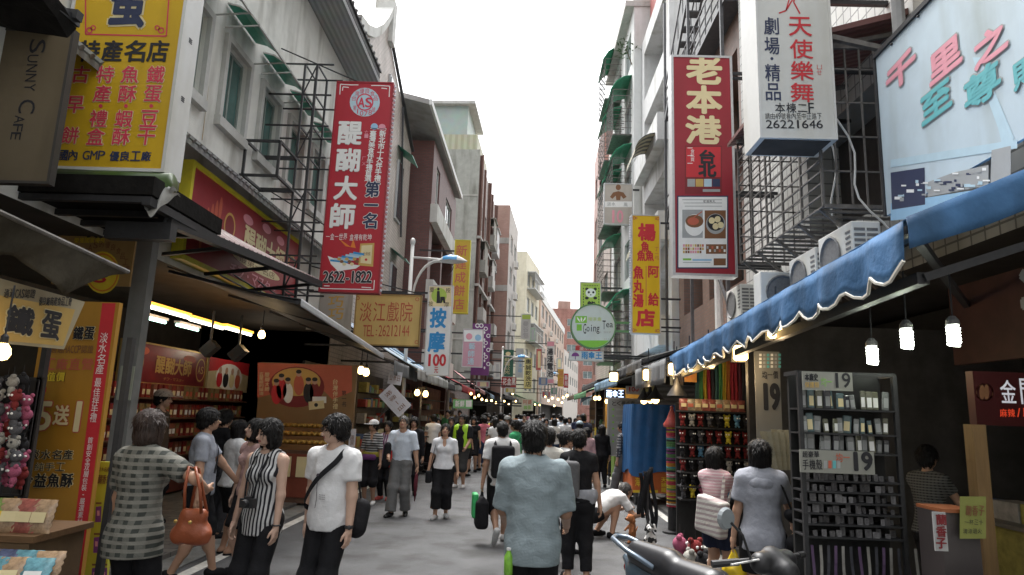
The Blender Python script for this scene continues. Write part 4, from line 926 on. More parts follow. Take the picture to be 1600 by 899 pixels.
for dx in (-5, 0, 5): b.poly([(908 + dx * .3, 504), (907 + dx, 499), (908 + dx * 1.3, 495), (910 + dx, 499)], 't_wht', .004)
b.text('Going', 911, 506, 937, 522, 't_blk', off=-.005, lift=.007); b.text('Tea', 941, 501, 958, 515, 't_blk', off=-.005, lift=.007); b.text('喫茶趣', 919, 496, 940, 502, 't_lime', off=0); b.text('TEA SHOP', 931, 518, 955, 521, 't_grey', off=0)
for i in range(4): b.disc(945 + i * 3, 530, .8, .8, 't_grey', .005)
b.finish(r); m = MB(); [m.bar((c.x + rd * .9, Yt + .1, c.z + dz), (XR, Yt + .1, c.z + dz), .07) for dz in (-.12, .15)]; m.build('bracket', pm('green_rim', (.1, .22, .1)), r)
small('white umbrella-shop sign with blue lettering under the round tea sign', (890, 549), (943, 549), (889, 563), 23, face('white3', (.62, .63, .63)), [('雨傘王', 908, 550, 941, 561, 't_blue', dict(off=.03))], SILV, wall=XR, side=1, extra=lambda b: (b.disc(899, 557, 6, 6, 't_purp', a0=math.pi, a1=2 * math.pi), b.rect(898.4, 557, 899.6, 562, 't_purp')))
small('red and white small sign behind the umbrella-shop sign', (900, 541), (938, 541), (899, 548), 25, face('farred', (.45, .04, .04)), [('淡水名產', 905, 542, 935, 547, 't_wht')], None, wall=XR, side=1)
LW = pm('lamp_white_paint', (.62, .62, .6), .4, .05, 5); LB = pm('lamp_blue_paint', (.06, .25, .5), .35, .05, 5)
def street_lamp(label, px, ptop, Y, sc=1.):
    t = at(px, ptop, Y); H = t.z; r = thing('street_lamp', label, 'street lamp', (t.x, Y, 0), 0, 'street lamps along the row of shops')
    m = MB(); m.tube([(0, 0, 0), (0, 0, H)], .075, 10); m.ball((0, 0, H + .03), .11, 10, 6); m.build('pole', LW, r, smooth=True, local=True)
    m = MB(); a = []
    for i in range(9): k = i / 8 * math.pi / 2; a.append((.12 + 1.0 * (1 - math.cos(k)), 0, H - 1.5 + 1.05 * math.sin(k)))
    m.tube(a + [(1.5, 0, H - .45)], .045, 8); m.tube([(0, 0, H - .38), (.8, 0, H - .4), (1.4, 0, H - .42)], .03, 8); m.build('arm', LW, r, smooth=True, local=True)
    m = MB(); prof = [(1.15, .03), (1.3, .12), (1.6, .17), (1.9, .15), (2.15, .08), (2.3, .02)]
    for k, (mi, up) in enumerate(((0, 1), (1, -1))):
        o = len(m.v)
        for x, rr in prof:
            for j in range(9):
                th = math.pi * j / 8; m.v.append((x, rr * 1.3 * math.cos(th), H - .45 + (rr if up > 0 else -.05 * rr / .17) * math.sin(th)))
        for i in range(len(prof) - 1):
            for j in range(8): m.f.append((o + i * 9 + j, o + i * 9 + j + 1, o + i * 9 + j + 10, o + i * 9 + j + 9)); m.mi.append(2 if up < 0 else (1 if i in (1, 2) else 0))
    m.build('lamp_head', [LW, LB, pm('lamp_lens', (.5, .5, .48), .3, .05, 5)], r, smooth=True, local=True); r.scale.x = .62
    return r
l1 = street_lamp('white street lamp with blue-striped head beside the massage sign', 645, 380, 16.8)
t = at(786, 545, 36); l2 = dup(l1, (t.x, 36, t.z - at(645, 380, 16.8).z), 0, 'white street lamp with blue-striped head in front of the brick tower')
t = at(846, 575, 55); l3 = dup(l1, (t.x, 55, t.z - at(645, 380, 16.8).z), 0, 'white street lamp farthest along the street, by the battery sign')
p = at(978, 76, 24.6)
r = thing('roof_plant', 'sprig of leaves growing out from the roof of the white tower', 'plant', (XR - .35, 25.0, p.z - .6))
m = MB(); m.tube([(XR - .3, 25, p.z - .6), (p.x + .1, 24.8, p.z - .1), (p.x, 24.6, p.z)], .02, 5); m.build('stem', pm('twig', (.1, .07, .04), .8), r)
m = MB(); random.seed(5)
for i in range(60):
    c = p + Vector((random.gauss(0, .22), random.gauss(0, .2), random.gauss(0, .18))); a = random.random() * 6; u = Vector((math.cos(a), math.sin(a), random.uniform(-.5, .5))).normalized() * .11; v = Vector((-math.sin(a), math.cos(a), random.uniform(-.4, .4))).normalized() * .035
    m.add([c - u, c + v, c + u, c - v], [(0, 1, 2, 3)])
m.build('foliage', pm('leaf_green', (.05, .09, .03), .6, .3, 5), r)
AC0 = aircon('white air conditioner with louvred side on the canopy, lowest of the stepped row', (0, 0, 0), 0)
AC0.location = Vector((3.62, 9.3, at(1148, 490, 9.3).z)); AC0.rotation_euler = (0, 0, 0)
a2 = dup(AC0, (3.55, 8.2, at(1205, 468, 8.2).z), R(-90), 'white air conditioner on the canopy between the louvred one and the biggest one')
a3 = dup(AC0, (3.5, 7.2, at(1255, 440, 7.2).z), R(-90), 'largest white air conditioner on the canopy under the barred cage')
a4 = dup(AC0, (3.75, 11.6, at(1100, 500, 11.6).z), R(-90), 'white air conditioner with a red tag below the tall crimson signboard')
# ================================================================ canopies and awnings
def cloth(name, c1, c2=None, dirt=.35): return pm(name, c1, .8, .1, 3, .15, bscale=40, dirt=dirt)
BLUE = pm('blue_tarpaulin', (.055, .14, .285), .65, .35, 1.6, .45, bscale=11, dirt=.6, spec=.25)
def fold(u, v, amp=.02, n=9, ph=0.): return amp * (math.sin(u * n * 6.28 + ph) + .5 * math.sin(u * n * 14.1 + 1.3 + ph) ) * (.25 + .75 * v)
def awning(label, side, y0, y1, xo, zo, xi, zi, mat, val=.25, vmat=None, scallop=0, zo1=None, xo1=None, group=None, trim_m=None, amp=.02, ph=0., vdark=None):
    """sloping street awning: roof sheet, front valance, front beam and two end beams"""
    zo1 = zo if zo1 is None else zo1; xo1 = xo if xo1 is None else xo1; L = y1 - y0
    r = thing('shop_awning', label, 'awning', ((xo + xi) / 2, (y0 + y1) / 2, zo), 0, group)
    E = lambda u: Vector((xo + (xo1 - xo) * u, y0 + L * u, zo + (zo1 - zo) * u))
    I = lambda u: Vector((xi, y0 + L * u, zi))
    nu = max(8, int(L * 4))
    def top(u, v): p = E(u).lerp(I(u), v); p.z -= .05 * math.sin(v * math.pi) * (1 + .4 * math.sin(u * 21 + ph)); return p
    o = MB().sheet(top, nu, 6).build('canopy', mat, r, smooth=True)
    sm = o.modifiers.new('thick', 'SOLIDIFY'); sm.thickness = .012
    if val:
        s_ = 1 if side > 0 else -1; n = max(20, int(L * 14))
        def vf(u, v):
            p = E(u); h = val
            if scallop: h = val * (.72 + .28 * abs(math.sin(u * scallop * math.pi)))
            p.z -= h * v; p.x -= s_ * (.012 + fold(u, v, amp, L * 1.3, ph)); return p
        m = MB().sheet(vf, n, 4); o = m.build('valance', vmat or mat, r, smooth=True)
        sm = o.modifiers.new('thick', 'SOLIDIFY'); sm.thickness = .006
        if trim_m:
            MB().tube([vf(i / n, 1) for i in range(n + 1)], .012, 5).build('valance_trim', trim_m, r)
    m = MB(); off = Vector((.03 * (1 if side > 0 else -1), 0, -.05))
    m.bar(E(0) + off, E(1) + off, .05)
    for u in (.01, .35, .68, .99): m.bar(E(u) + off, I(u) + Vector((0, 0, -.06)), .04)
    m.build('frame', STEEL, r)
    return r
W_TRIM = pm('white_binding', (.6, .58, .52), .8, .1, 8)
BA = awning('long royal blue tarpaulin awning with a scalloped white-edged valance', 1, 3.83, 9.9, 2.2, 2.93, 4.28, 3.85, BLUE, .33, None, 16, 2.64, 2.13, None, W_TRIM, .028)
def nb(u, v):
    p = Vector((2.2, 3.82, 2.95)).lerp(Vector((4.28, 3.82, 3.87)), u); p.z -= (.19 + .05 * math.sin(u * 5)) * v; p.y -= .01 * math.sin(v * 3.1) + fold(u, v, .015, 3); return p
o = MB().sheet(nb, 40, 4).build('end_flap', BLUE, BA, smooth=True); o.modifiers.new('thick', 'SOLIDIFY').thickness = .01
m = MB()
m.bar((2.35, 3.95, 2.62), (2.3, 9.8, 2.38), .07); m.bar((2.35, 3.95, 2.62), (4.28, 3.95, 3.3), .05); m.bar((2.3, 3.9, 2.85), (4.28, 6.5, 2.9), .05)
m.build('beam', STEEL, BA)
GRYC = cloth('grey_canvas', (.17, .175, .18)); DKC = cloth('dark_canvas', (.07, .07, .072)); WHC = cloth('dirty_white_canvas', (.42, .42, .4), dirt=.5); LBC = cloth('light_blue_tarp', (.25, .38, .5)); REDC = cloth('red_canvas', (.35, .04, .05)); PNK = cloth('pink_canvas', (.5, .28, .28)); GRNC = cloth('green_canvas', (.1, .25, .12)); BRNC = cloth('brown_canvas', (.14, .1, .07))
GA = 'small awnings over the row of shops'
awning('grey canvas awning hanging straight after the blue one', 1, 10.0, 12.8, 2.1, 2.62, 4.3, 3.5, GRYC, .36, amp=.03)
awning('dirty white drooping awning with a dark edge after the grey canvas', 1, 12.9, 16.5, 2.25, 2.85, 4.3, 3.6, WHC, .22, DKC, amp=.03)
awning('pale blue tarpaulin awning after the dirty white one', 1, 16.6, 22, 2.3, 2.75, 4.2, 3.4, LBC, .25, amp=.03)
awning('dark awning with a lean, over the warm lit stall', 1, 22.2, 28, 2.4, 2.9, 4.1, 3.5, DKC, .2)
awning('grey-green awning beneath the white tower', 1, 28.2, 35, 2.6, 2.75, 4.1, 3.4, GRNC, .25)
awning('brown awning beneath the tall brick building', 1, 35.2, 45, 2.9, 2.9, 4.2, 3.4, BRNC, .25)
awning('blue awning farthest along beneath the beige terrace', 1, 46, 62, 3.9, 2.9, 5.8, 3.4, LBC, .25, xo1=5.2)
awning('thin metal canopy with a pale edge beyond the corrugated one', -1, 8.6, 14.0, -2.95, 3.12, -4.75, 3.5, pm('zinc_canopy', (.045, .045, .045), .6, .2, 4, dirt=.4, spec=.15), .1, pm('zinc_edge', (.4, .41, .42), .4, .1, 6), zo1=2.86, amp=.002)
awning('fringed grey awning over the stall with the white placards', -1, 14.1, 17.2, -2.75, 2.75, -4.75, 3.5, GRYC, .3, None, 0, amp=.03)
awning('blue and white tarpaulin awning under the massage sign', -1, 16.0, 22.5, -2.55, 2.72, -4.7, 4.0, corr('blue_white_tarp', (.18, .36, .58), (.55, .6, .62), .9, .6, 1), .26, WHC, amp=.04)
awning('dark grey awning beside the lime vest stall', -1, 22.7, 26.5, -2.7, 2.75, -4.4, 3.4, DKC, .25)
awning('red awning over a string of warm bulbs', -1, 26.7, 34, -2.45, 2.8, -3.9, 3.5, REDC, .3, amp=.04)
awning('pink awning sloping beyond the red one', -1, 34.2, 38.5, -2.2, 2.9, -3.6, 3.8, PNK, .2)
awning('small blue awning beyond the pink one', -1, 38.7, 44, -1.9, 2.8, -3.3, 3.5, LBC, .25)
awning('dark awning at the foot of the brick tower', -1, 44.2, 56, -1.2, 2.9, -2.9, 3.4, DKC, .25, xo1=-.4)
awning('faded green awning at the foot of the cream block', -1, 58, 80, .2, 3.0, -1.2, 3.6, GRNC, .3, xo1=2.0)
BLK = pm('sooty_black_sheet', (.014, .013, .012), .85, .4, 4, .4, bscale=20, spec=.06)
r = thing('ragged_canopy', 'ragged black canopy edge jutting out above the cafe sign', 'canopy', (-3.5, 3, 4.1))
e = at(134, 56, 4.0); e.z += .14; random.seed(2)
def cf(u, v):
    x = e.x - 3.2 * (1 - u); p = Vector((x, 1.2 + 2.8 * v, e.z + .35 * (1 - u) - .02));
    if v > .95: p.z -= random.uniform(0, .1); p.y += random.uniform(-.1, .05)
    if u > .95: p.z -= random.uniform(0, .07); p.x += random.uniform(-.08, .02)
    return p
o = MB().sheet(cf, 16, 14).build('sheet', BLK, r); o.modifiers.new('thick', 'SOLIDIFY').thickness = .09
m = MB(); m.bar((e.x - .06, 1.2, e.z - .07), (e.x - .06, 3.98, e.z - .07), .05); m.bar((e.x - 3.2, 3.9, e.z + .25), (e.x, 3.92, e.z - .05), .06); m.build('frame', STEEL, r)
r = thing('flat_canopy', 'dark flat canopy with torn white plastic under the yellow sign', 'canopy', (-4, 6, 3.5))
p = at(268, 322, 6.3); z = p.z
m = MB(); m.box(-7.0, p.x, 5.95, 7.4, z, z + .18); m.build('sheet', BLK, r)
m = MB(); [m.bar((-7, yy, z - .04), (p.x - .02, yy, z - .04), .06) for yy in (6.0, 6.5, 6.9, 7.3)]; m.bar((p.x - .05, 5.95, z - .06), (p.x - .05, 7.4, z - .06), .08); m.build('frame', STEEL, r)
m = MB(); c = at(258, 318, 6.25)
m.sheet(lambda u, v: c + Vector((-.12 + .26 * u + .02 * math.sin(v * 9), -.08 + .1 * math.sin(u * 3 + v * 4), .12 - .3 * v * (.6 + .4 * math.sin(u * 5)) + .02 * math.sin(u * 17 + v * 11))), 14, 12); m.build('torn_plastic', pm('torn_white_plastic', (.5, .5, .48), .35, .2, 12), r, smooth=True)
m = MB()
a, b_ = at(95, 282, 6.25), at(268, 290, 6.25)
m.tube([a, b_], .12, 14); m.build('rolled_awning', pm('dark_green_vinyl', (.05, .09, .02), .3, .2, 5, dirt=.4), r, smooth=True)
r = thing('tarp_awning', 'sagging grey tarpaulin awning above the iron-egg board', 'awning', (-3.8, 4, 2.7))
A0, A1 = at(-90, 290, 3.4), at(200, 425, 4.9)
TARP = pm('grubby_tarp', (.075, .066, .05), .8, .3, 4, .6, bscale=12, dirt=.6, spec=.08)
def tf(u, v):
    p = A0.lerp(A1, u); p.z -= (.24 + .06 * math.sin(u * 11)) * v * (1 - .9 * max(0, u - .72) / .28); p.x -= .1 * v + .03 * math.sin(u * 23 + v * 3) * v; return p
o = MB().sheet(tf, 40, 8).build('valance', TARP, r, smooth=True); o.modifiers.new('thick', 'SOLIDIFY').thickness = .01
o = MB().sheet(lambda u, v: A0.lerp(A1, u) + Vector((-2.6 * v, 0, .5 * v)), 12, 5).build('canopy', TARP, r, smooth=True); o.modifiers.new('thick', 'SOLIDIFY').thickness = .01
m = MB(); m.tube([A0, A1], .018, 8); m.build('pole', GSTEEL, r)
r = thing('corrugated_canopy', 'corrugated translucent canopy on black steel arms below the red fascia', 'canopy', (-3.8, 8.5, 3.6))
o0, o1, i0, i1 = at(262, 335, 6.4), at(500, 438, 10.8), Vector((-4.65, 7.2, 4.35)), Vector((-4.65, 10.8, 4.3))
def kf(u, v): p = o0.lerp(o1, u).lerp(i0.lerp(i1, u), v); p.z += .012 * math.sin(u * 220) ; return p
o = MB().sheet(kf, 280, 2).build('sheet', corr('pinkish_sheet', (.42, .3, .29), (.56, .47, .45), .25, .5, 1), r, smooth=True); o.modifiers.new('thick', 'SOLIDIFY').thickness = .006
m = MB(); dz = Vector((0, 0, -.07))
m.bar(o0 + dz, o1 + dz, .1); m.bar(o0.lerp(i0, .5) + dz, o1.lerp(i1, .5) + dz, .06)
for u in (0, .3, .62, .98): m.bar(o0.lerp(o1, u) + dz, i0.lerp(i1, u) + dz, .06); m.bar(o0.lerp(o1, u) + dz, i0.lerp(i1, u) + Vector((0, 0, -.75)), .045)
q = at(262, 340, 6.4); m.box(q.x - .55, q.x + .1, 6.3, 6.42, q.z - .25, q.z - .08)
m.build('frame', STEEL, r)
# ================================================================ columns, boards and stalls on the near left
r = thing('concrete_column', 'plain grey square column between the egg stall and the biscuit shop', 'column', at(212, 600, 7.6).xy.to_3d())
a, b_ = at(203, 450, 7.6), at(229, 450, 7.6)
MB().box(a.x, b_.x, 7.6, 7.74, .05, 3.7).build('shaft', pm('column_grey', (.24, .24, .23), .8, .12, 3, dirt=.4), r); MB().box(a.x - .03, b_.x + .03, 7.57, 7.77, .04, .35).build('base', trim, r)
def board(name, label, TL, TR, BL, Y, f, texts=(), rim=None, thick=.03, extra=None, cat='sign', stand=None):
    r, b = flat_sign(name, label, TL, TR, BL, Y, f, rim, thick, .015, cat=cat)
    if extra: extra(b)
    for t in texts: b.text(*t[:6], **(t[6] if len(t) > 6 else {}))
    b.finish(r); x0, x1, z0, z1 = b.box
    if stand: m = MB(); [m.bar((x, Y + thick + .015, .05), (x, Y + thick + .015, z1 - .05), .03) for x in (x0 + .05, x1 - .05)]; m.build('stand', STEEL, r)
    return r
V = dict(vert=True, off=.01)
def cas(b):
    b.disc(160, 426, 27, 33, 't_yel', .002); b.ring(160, 426, 23, 25, 't_orange', asp=1.2); b.text('S', 146, 424, 168, 442, 't_red', off=.03)
    for i, ch in enumerate('過CAS的優良食品工廠'): a = R(215 + i * 13.5); b.text(ch, 160 + 40 * math.cos(a) - 4, 428 + 46 * math.sin(a) - 5, 160 + 40 * math.cos(a) + 4, 428 + 46 * math.sin(a) + 5, 't_brown', off=.01)
board('painted_board', 'tan board with a yellow round mark, high behind the sagging tarpaulin', (92, 338), (212, 342), (84, 444), 7.3, face('tan', (.36, .22, .08), .3), [('買3送', 137, 350, 184, 372, 't_blk', dict(off=.03)), ('榮獲國家優良', 116, 372, 165, 380, 't_yel')], extra=cas)
r, b = flat_sign('tall_board', 'tall orange price board with a red strip of white writing', (66, 468), (180, 474), (8, 905), 5.3, face('orange', (.42, .21, .025), .3), None, .05)
b.poly([(160, 474), (181, 474), (126, 903), (106, 903)], 't_red', .002)
def lean(px, py): return px - (py - 474) * .132
for ch, y in zip('淡水名產', (528, 544, 561, 577)): b.text(ch, lean(170, y) - 7, y - 8, lean(170, y) + 7, y + 8, 't_wht', off=0)
for ch, y in zip('最佳拌手禮', (598, 613, 627, 640, 653)): b.text(ch, lean(170, y) - 6, y - 7, lean(170, y) + 6, y + 7, 't_wht', off=0)
for i, ch in enumerate('首創安全双層包裝·嚴選素材·傳統口味'): y = 688 + i * 10.6; b.text(ch, lean(170, y) - 4.5, y - 5, lean(170, y) + 4.5, y + 5, 't_wht', off=0)
b.text('鐵蛋', 115, 511, 149, 531, 't_blk', off=.03, outline='t_cream', ow=.03); b.text('通過HACCP認證', 80, 540, 147, 552, 't_brown', off=.01); b.text('工廠直營', 68, 560, 147, 578, 't_brick', off=.02); b.text('超值價', 60, 582, 103, 596, 't_yel', off=.03, outline='t_blk', ow=.02)
b.text('買', 54, 606, 72, 632, 't_wht', off=.0, outline='t_red', ow=.06); b.text('5', 57, 628, 82, 672, 't_cream', off=.03, outline='t_brick', ow=.05); b.text('送', 84, 634, 110, 664, 't_cream', off=.03, outline='t_brick', ow=.05); b.text('1', 110, 628, 135, 674, 't_cream', off=.03, outline='t_brick', ow=.05)
b.text('淡水名產', 46, 703, 116, 718, 't_blk', off=.015, outline='t_cream', ow=.04); b.text('純手工', 54, 723, 103, 736, 't_blk', off=.0, outline='t_cream', ow=.04); b.text('今益魚酥', 33, 740, 116, 761, 't_blk', off=.03, outline='t_cream', ow=.04)
b.finish(r)
r, b = flat_sign('standing_poster', 'narrow yellow-green poster of egg packs leaning by the red strip', (148, 722), (183, 722), (136, 899), 5.55, face('chartreuse', (.5, .48, .05), .15), None, .04)
b.text('醍醐香鐵蛋', 147, 742, 180, 756, 't_brown', off=.02); b.text('淡水名產', 154, 730, 172, 737, 't_brown')
for rr in range(3):
    for cc in range(2): x, y = 150 + cc * 15 - rr * 3, 792 + rr * 48; b.rect(x, y - 7, x + 9, y - 4, 't_brown'); b.poly([(x, y), (x + 9, y - 1), (x + 8, y + 24), (x - 1, y + 24)], 't_purp'); b.rect(x + 2, y + 6, x + 6, y + 14, 't_pink', .004)
b.finish(r)
r = thing('iron_egg_board', 'cream and orange board with two big black outlined characters above the stall', 'sign', (-3.35, 4.6, 2.2))
P_ = Vector((-3.35, 4.5, 2.3)); b = Board(P_, Y_, Z_)
q = [b.P(*p) for p in ((-40, 424), (133, 472), (100, 546), (-40, 532))]; m = MB(); bk = Vector((-.03, 0, 0)); m.add(q + [p + bk for p in q], [(0, 1, 2, 3), (7, 6, 5, 4), (0, 4, 5, 1), (1, 5, 6, 2), (2, 6, 7, 3), (3, 7, 4, 0)]); m.build('panel', face('cream', (.4, .34, .22), .3), r)
b.poly([(-40, 454), (117, 484), (98, 541), (-40, 528)], 't_gold', .002)
b.text('鐵', 6, 480, 54, 522, 't_blk', off=.035, outline='t_cream', ow=.06); b.text('蛋', 62, 487, 95, 530, 't_blk', off=.035, outline='t_cream', ow=.06); b.text('優良廠商產食品工會', 60, 464, 112, 478, 't_blk', off=.01); b.text('通過CAS認證', 5, 452, 55, 466, 't_blk', off=.01)
b.finish(r)
r = thing('snack_shelf', 'wooden stall shelf of snack bags at the foot of the orange board', 'shelf', (-3.6, 4.3, 0))
x0, x1 = at(-60, 800, 4.4).x, at(72, 805, 4.4).x
m = MB(); m.box(x0, x1 - .02, 4.35, 4.95, .85, .89); m.build('shelf_board', pm('stall_wood', (.13, .07, .03), .6, .2, 6, stretch=(1, 8, 8)), r)
m = MB(); m.box(x0, x1 + .08, 4.15, 4.34, .05, .62); m.box(x0, x1 - .05, 4.36, 4.9, .0, .845); m.build('counter', pm('cardboard', (.13, .08, .04), .8, .15, 6), r)
m = MB(); m.box(x0 - .02, x0 + .02, 4.9, 4.95, .02, 2.2); m.box(x1 + .06, x1 + .1, 4.9, 4.95, .02, 2.2); m.build('upright', STEEL, r)
BAGC = [pm('bag_%d' % i, c, .25, .45, 22, spec=.6) for i, c in enumerate([(.38, .26, .16), (.14, .32, .38), (.22, .3, .09), (.32, .1, .08), (.34, .3, .22), (.12, .14, .24)])]
BN = ['brown', 'blue', 'green', 'red', 'cream', 'navy']
def bag_mesh(w_=.15, h=.2, d=.05):
    m = MB()
    def f(u, v):
        x = (u - .5) * w_; k = math.sin(u * math.pi) ** .5 * math.sin(v * math.pi) ** .6; return Vector((x + .006 * math.sin(v * 31), -d * .5 * k - .004 * math.sin(u * 37 + v * 23), h * v))
    m.sheet(f, 10, 12); m.sheet(lambda u, v: f(u, v) * 1 + Vector((0, d * math.sin(u * math.pi) ** .5 * math.sin(v * math.pi) ** .6 + .004, 0)), 10, 12); return m
BAGS = []
for i, bm_ in enumerate(BAGC):
    t = thing('snack_bag', 'x', 'snack bag'); bag_mesh().build('pouch', bm_, t, smooth=True, local=True)
    m = MB(); m.quad((-.045, -.034, .06), (.045, -.034, .06), (.045, -.034, .12), (-.045, -.034, .12)); m.build('print', MATS[['t_cream', 't_wht', 't_yel', 't_cream', 't_brick', 't_skyb'][i]], t, local=True); BAGS.append(t); t['used'] = 0
def bag(i, loc, rz, where, tilt=-.15, sc=1.):
    t = BAGS[i]; lab = '%s foil snack bag %s' % (BN[i], where)
    if not t['used']: t['used'] = 1; q = t; q['label'] = lab; q['group'] = 'snack bags ' + where; q.location = loc
    else: q = dup(t, loc, None, lab, 'snack bags ' + where)
    q.rotation_euler = (tilt, 0, rz); q.scale = (sc, sc, sc); return q
random.seed(11)
for k in range(5): bag((4, 2, 0, 3, 0)[k], (x0 + .08 + k * (x1 - x0 - .1) / 4.6, 4.45, .89), random.uniform(-.2, .2), 'standing on the upper stall shelf', -.25, 1.05)
for row in range(2):
    for k in range(5): bag((1, 0, 5, 1, 0)[(k + row) % 5], (x0 + .1 + k * .145, 4.24 - row * .1, .62 - row * .02), random.uniform(-.3, .3), 'heaped in the lower cardboard tray', -.5, 1.1)
toyc = dict(pink=(.36, .09, .16), black=(.02, .02, .023), red=(.2, .025, .025), white=(.34, .33, .3), grey=(.09, .09, .1), blue=(.1, .25, .4), yellow=(.6, .5, .05))
TOY = {}
def plush(col):
    if col not in TOY:
        mt = pm('plush_' + col, toyc[col], .95, .2, 40, .4, bscale=200); t = thing('plush_toy', '-', 'toy')
        m = MB(); m.ball((0, 0, .06), .055, 12, 8); m.ball((-.04, 0, .11), .022, 8, 6); m.ball((.04, 0, .11), .022, 8, 6); m.build('head', mt, t, smooth=True, local=True)
        m = MB(); m.ball((0, 0, -.02), .04, 10, 7, sc=(1, .8, 1.1)); m.ball((-.03, -.01, -.065), .018, 8, 5); m.ball((.03, -.01, -.065), .018, 8, 5); m.build('body', mt, t, smooth=True, local=True)
        m = MB(); m.ball((-.02, -.05, .07), .012, 8, 5); m.ball((.02, -.05, .07), .012, 8, 5); m.build('eyes', MATS['t_wht' if col != 'white' else 't_blk'], t, smooth=True, local=True)
        m = MB(); m.tube([(0, 0, .11), (0, 0, .2)], .003, 4); m.build('loop', STEEL, t, local=True)
        TOY[col] = [t, 0]
    return TOY[col]
def toy(col, loc, where, rz=0, sc=1.):
    e_ = plush(col); lab = 'small %s plush toy %s' % (col, where); gr = 'plush toys ' + where
    if not e_[1]: e_[1] = 1; q = e_[0]; q['label'] = lab; q['group'] = gr; q.location = loc; q.rotation_euler = (0, 0, rz)
    else: q = dup(e_[0], loc, rz, lab, gr)
    q.scale = (sc, sc, sc)
for i in range(28):
    px, py = -6 + (i % 4) * 14 + random.uniform(-4, 4), 606 + (i // 4) * 24 + random.uniform(-6, 6); toy(('grey', 'black', 'red', 'pink', 'pink', 'black', 'white', 'pink', 'grey', 'red', 'white', 'black', 'grey', 'pink')[i * 5 % 14], at(px, py, 4.6 + .1 * (i % 2)), 'dangling at the edge of the egg stall', random.uniform(-.9, .9), .72)
r = thing('wire_grid', 'black wire grid with hooks behind the dangling toys', 'rack', at(25, 760, 4.85))
a, b_, c = at(-60, 590, 4.85), at(62, 590, 4.85), at(-60, 770, 4.85); m = MB()
for i in range(9): x = a.x + (b_.x - a.x) * i / 8; m.bar((x, 4.85, c.z), (x, 4.85, a.z), .008)
for i in range(10): z = c.z + (a.z - c.z) * i / 9; m.bar((a.x, 4.85, z), (b_.x, 4.85, z), .008)
m.build('grid', STEEL, r); m = MB(); m.box(a.x, b_.x, 4.9, 4.93, c.z - .02, a.z + .02); m.build('backing', DARK, r)
XS = -6.7
r = thing('shop_sign', 'dark red wall sign with gold shop characters inside the biscuit shop', 'sign', (XS, 12, 2.4)); b = Board((XS, 12, 2.4), Y_, Z_)
q = [atX(*p, XS) for p in ((196, 527), (322, 560), (322, 602), (190, 597))]; m = MB(); zt, zb_ = 2.98, 2.22; ya, yb = atX(193, 560, XS).y, atX(321, 575, XS).y
zt = (atX(196, 522, XS).z + atX(321, 562, XS).z) / 2; zb_ = (atX(192, 597, XS).z + atX(321, 603, XS).z) / 2
m.box(XS - .08, XS, ya, yb, zb_, zt); m.build('panel', pm('face_wine', (.2, .025, .03), .3, .2, 3), r)
m = MB()
for aa, bb, cc, dd in ((ya, yb, zb_ - .03, zb_), (ya, yb, zt, zt + .03), (ya - .03, ya, zb_ - .03, zt + .03), (yb, yb + .03, zb_ - .03, zt + .03)): m.box(XS - .08, XS + .02, aa, bb, cc, dd)
m.build('frame', pm('gilt', (.45, .3, .1), .4, .1, 5, metal=.5), r)
zc = (zt + zb_) / 2; hh = zt - zb_; yl = yb - ya
wtext(b, '醍醐大師', ya + yl * .34, yb - yl * .2, zc, hh * .45, 't_gold', .03); wtext(b, 'チフ・マスター', ya + yl * .45, yb - yl * .28, zb_ + hh * .13, hh * .08, 't_gold', 0)
for yy in (ya + yl * .14, yb - yl * .07): mdisc(b, yy, zc, .2, .24, 't_gold'); mdisc(b, yy, zc, .17, .21, 't_dkred', .004); wtext(b, 'AS', yy - .12, yy + .12, zc, .15, 't_gold', .02)
for yy, zz in ((ya + .5, zt - .12), (ya + .35, zb_ + .12), (yb - .7, zt - .15)): mdisc(b, yy, zz, .25, .08, 't_brick')
b.finish(r)
r = thing('lit_poster', 'bright red and cream poster of cooks beside the gold shop sign', 'poster', (XS, 15, 2.3)); b = Board((XS, 15, 2.4), Y_, Z_)
ya2, yb2 = yb + .15, atX(388, 585, XS).y; zt2, zb2 = atX(357, 563, XS).z, atX(357, 612, XS).z
m = MB(); m.box(XS - .06, XS + .001, ya2, yb2, zb2, zt2); m.build('panel', pm('face_poster_cream', (.6, .5, .3), .4, .1, 5), r)
yl2 = yb2 - ya2; zc2 = (zt2 + zb2) / 2
b._get('t_red').add([Vector((XS + .004, yy, zz)) for yy, zz in ((ya2, zt2), (yb2, zt2), (yb2, zc2 + .05), (ya2 + yl2 * .5, zt2 - .2), (ya2, zt2 - .3))], [(0, 1, 2, 3, 4)])
mdisc(b, ya2 + yl2 * .5, zc2 - .03, yl2 * .33, .3, 't_wht', .006)
for i, k in enumerate(('t_red', 't_blk', 't_cream', 't_brick')): mdisc(b, ya2 + yl2 * (.26 + .15 * i), zc2 - .1, .14, .17, k, .008 + .001 * i); mdisc(b, ya2 + yl2 * (.26 + .15 * i), zc2 + .1, .07, .08, 't_skin', .012)
b.finish(r)
lamp_light('poster_fill_light', (XS + .9, (ya2 + yb2) / 2 - .3, zc2 + .5), 3, (1, .85, .65), r, .08)  # fill light added to brighten the poster; no fitting is modelled
r = thing('pack_shelf', 'long wall shelf packed with red gift packs under the gold shop sign', 'shelf', (XS, 13, 0))
m = MB(); zs = (.75, 1.1, 1.45, 1.8)
for z in zs: m.box(XS - .1, XS + .22, 9.6, 15.9, z - .03, z)
m.build('shelf_board', pm('shelf_dark_wood', (.12, .06, .035), .5, .2, 5), r); m = MB(); m.box(XS - .14, XS - .1, 9.6, 15.9, .1, 2.2); m.box(XS - .1, XS + .25, 9.6, 15.9, .1, .5); m.build('back_panel', pm('shelf_back_red', (.14, .04, .03), .6, .2, 5), r)
PK = []
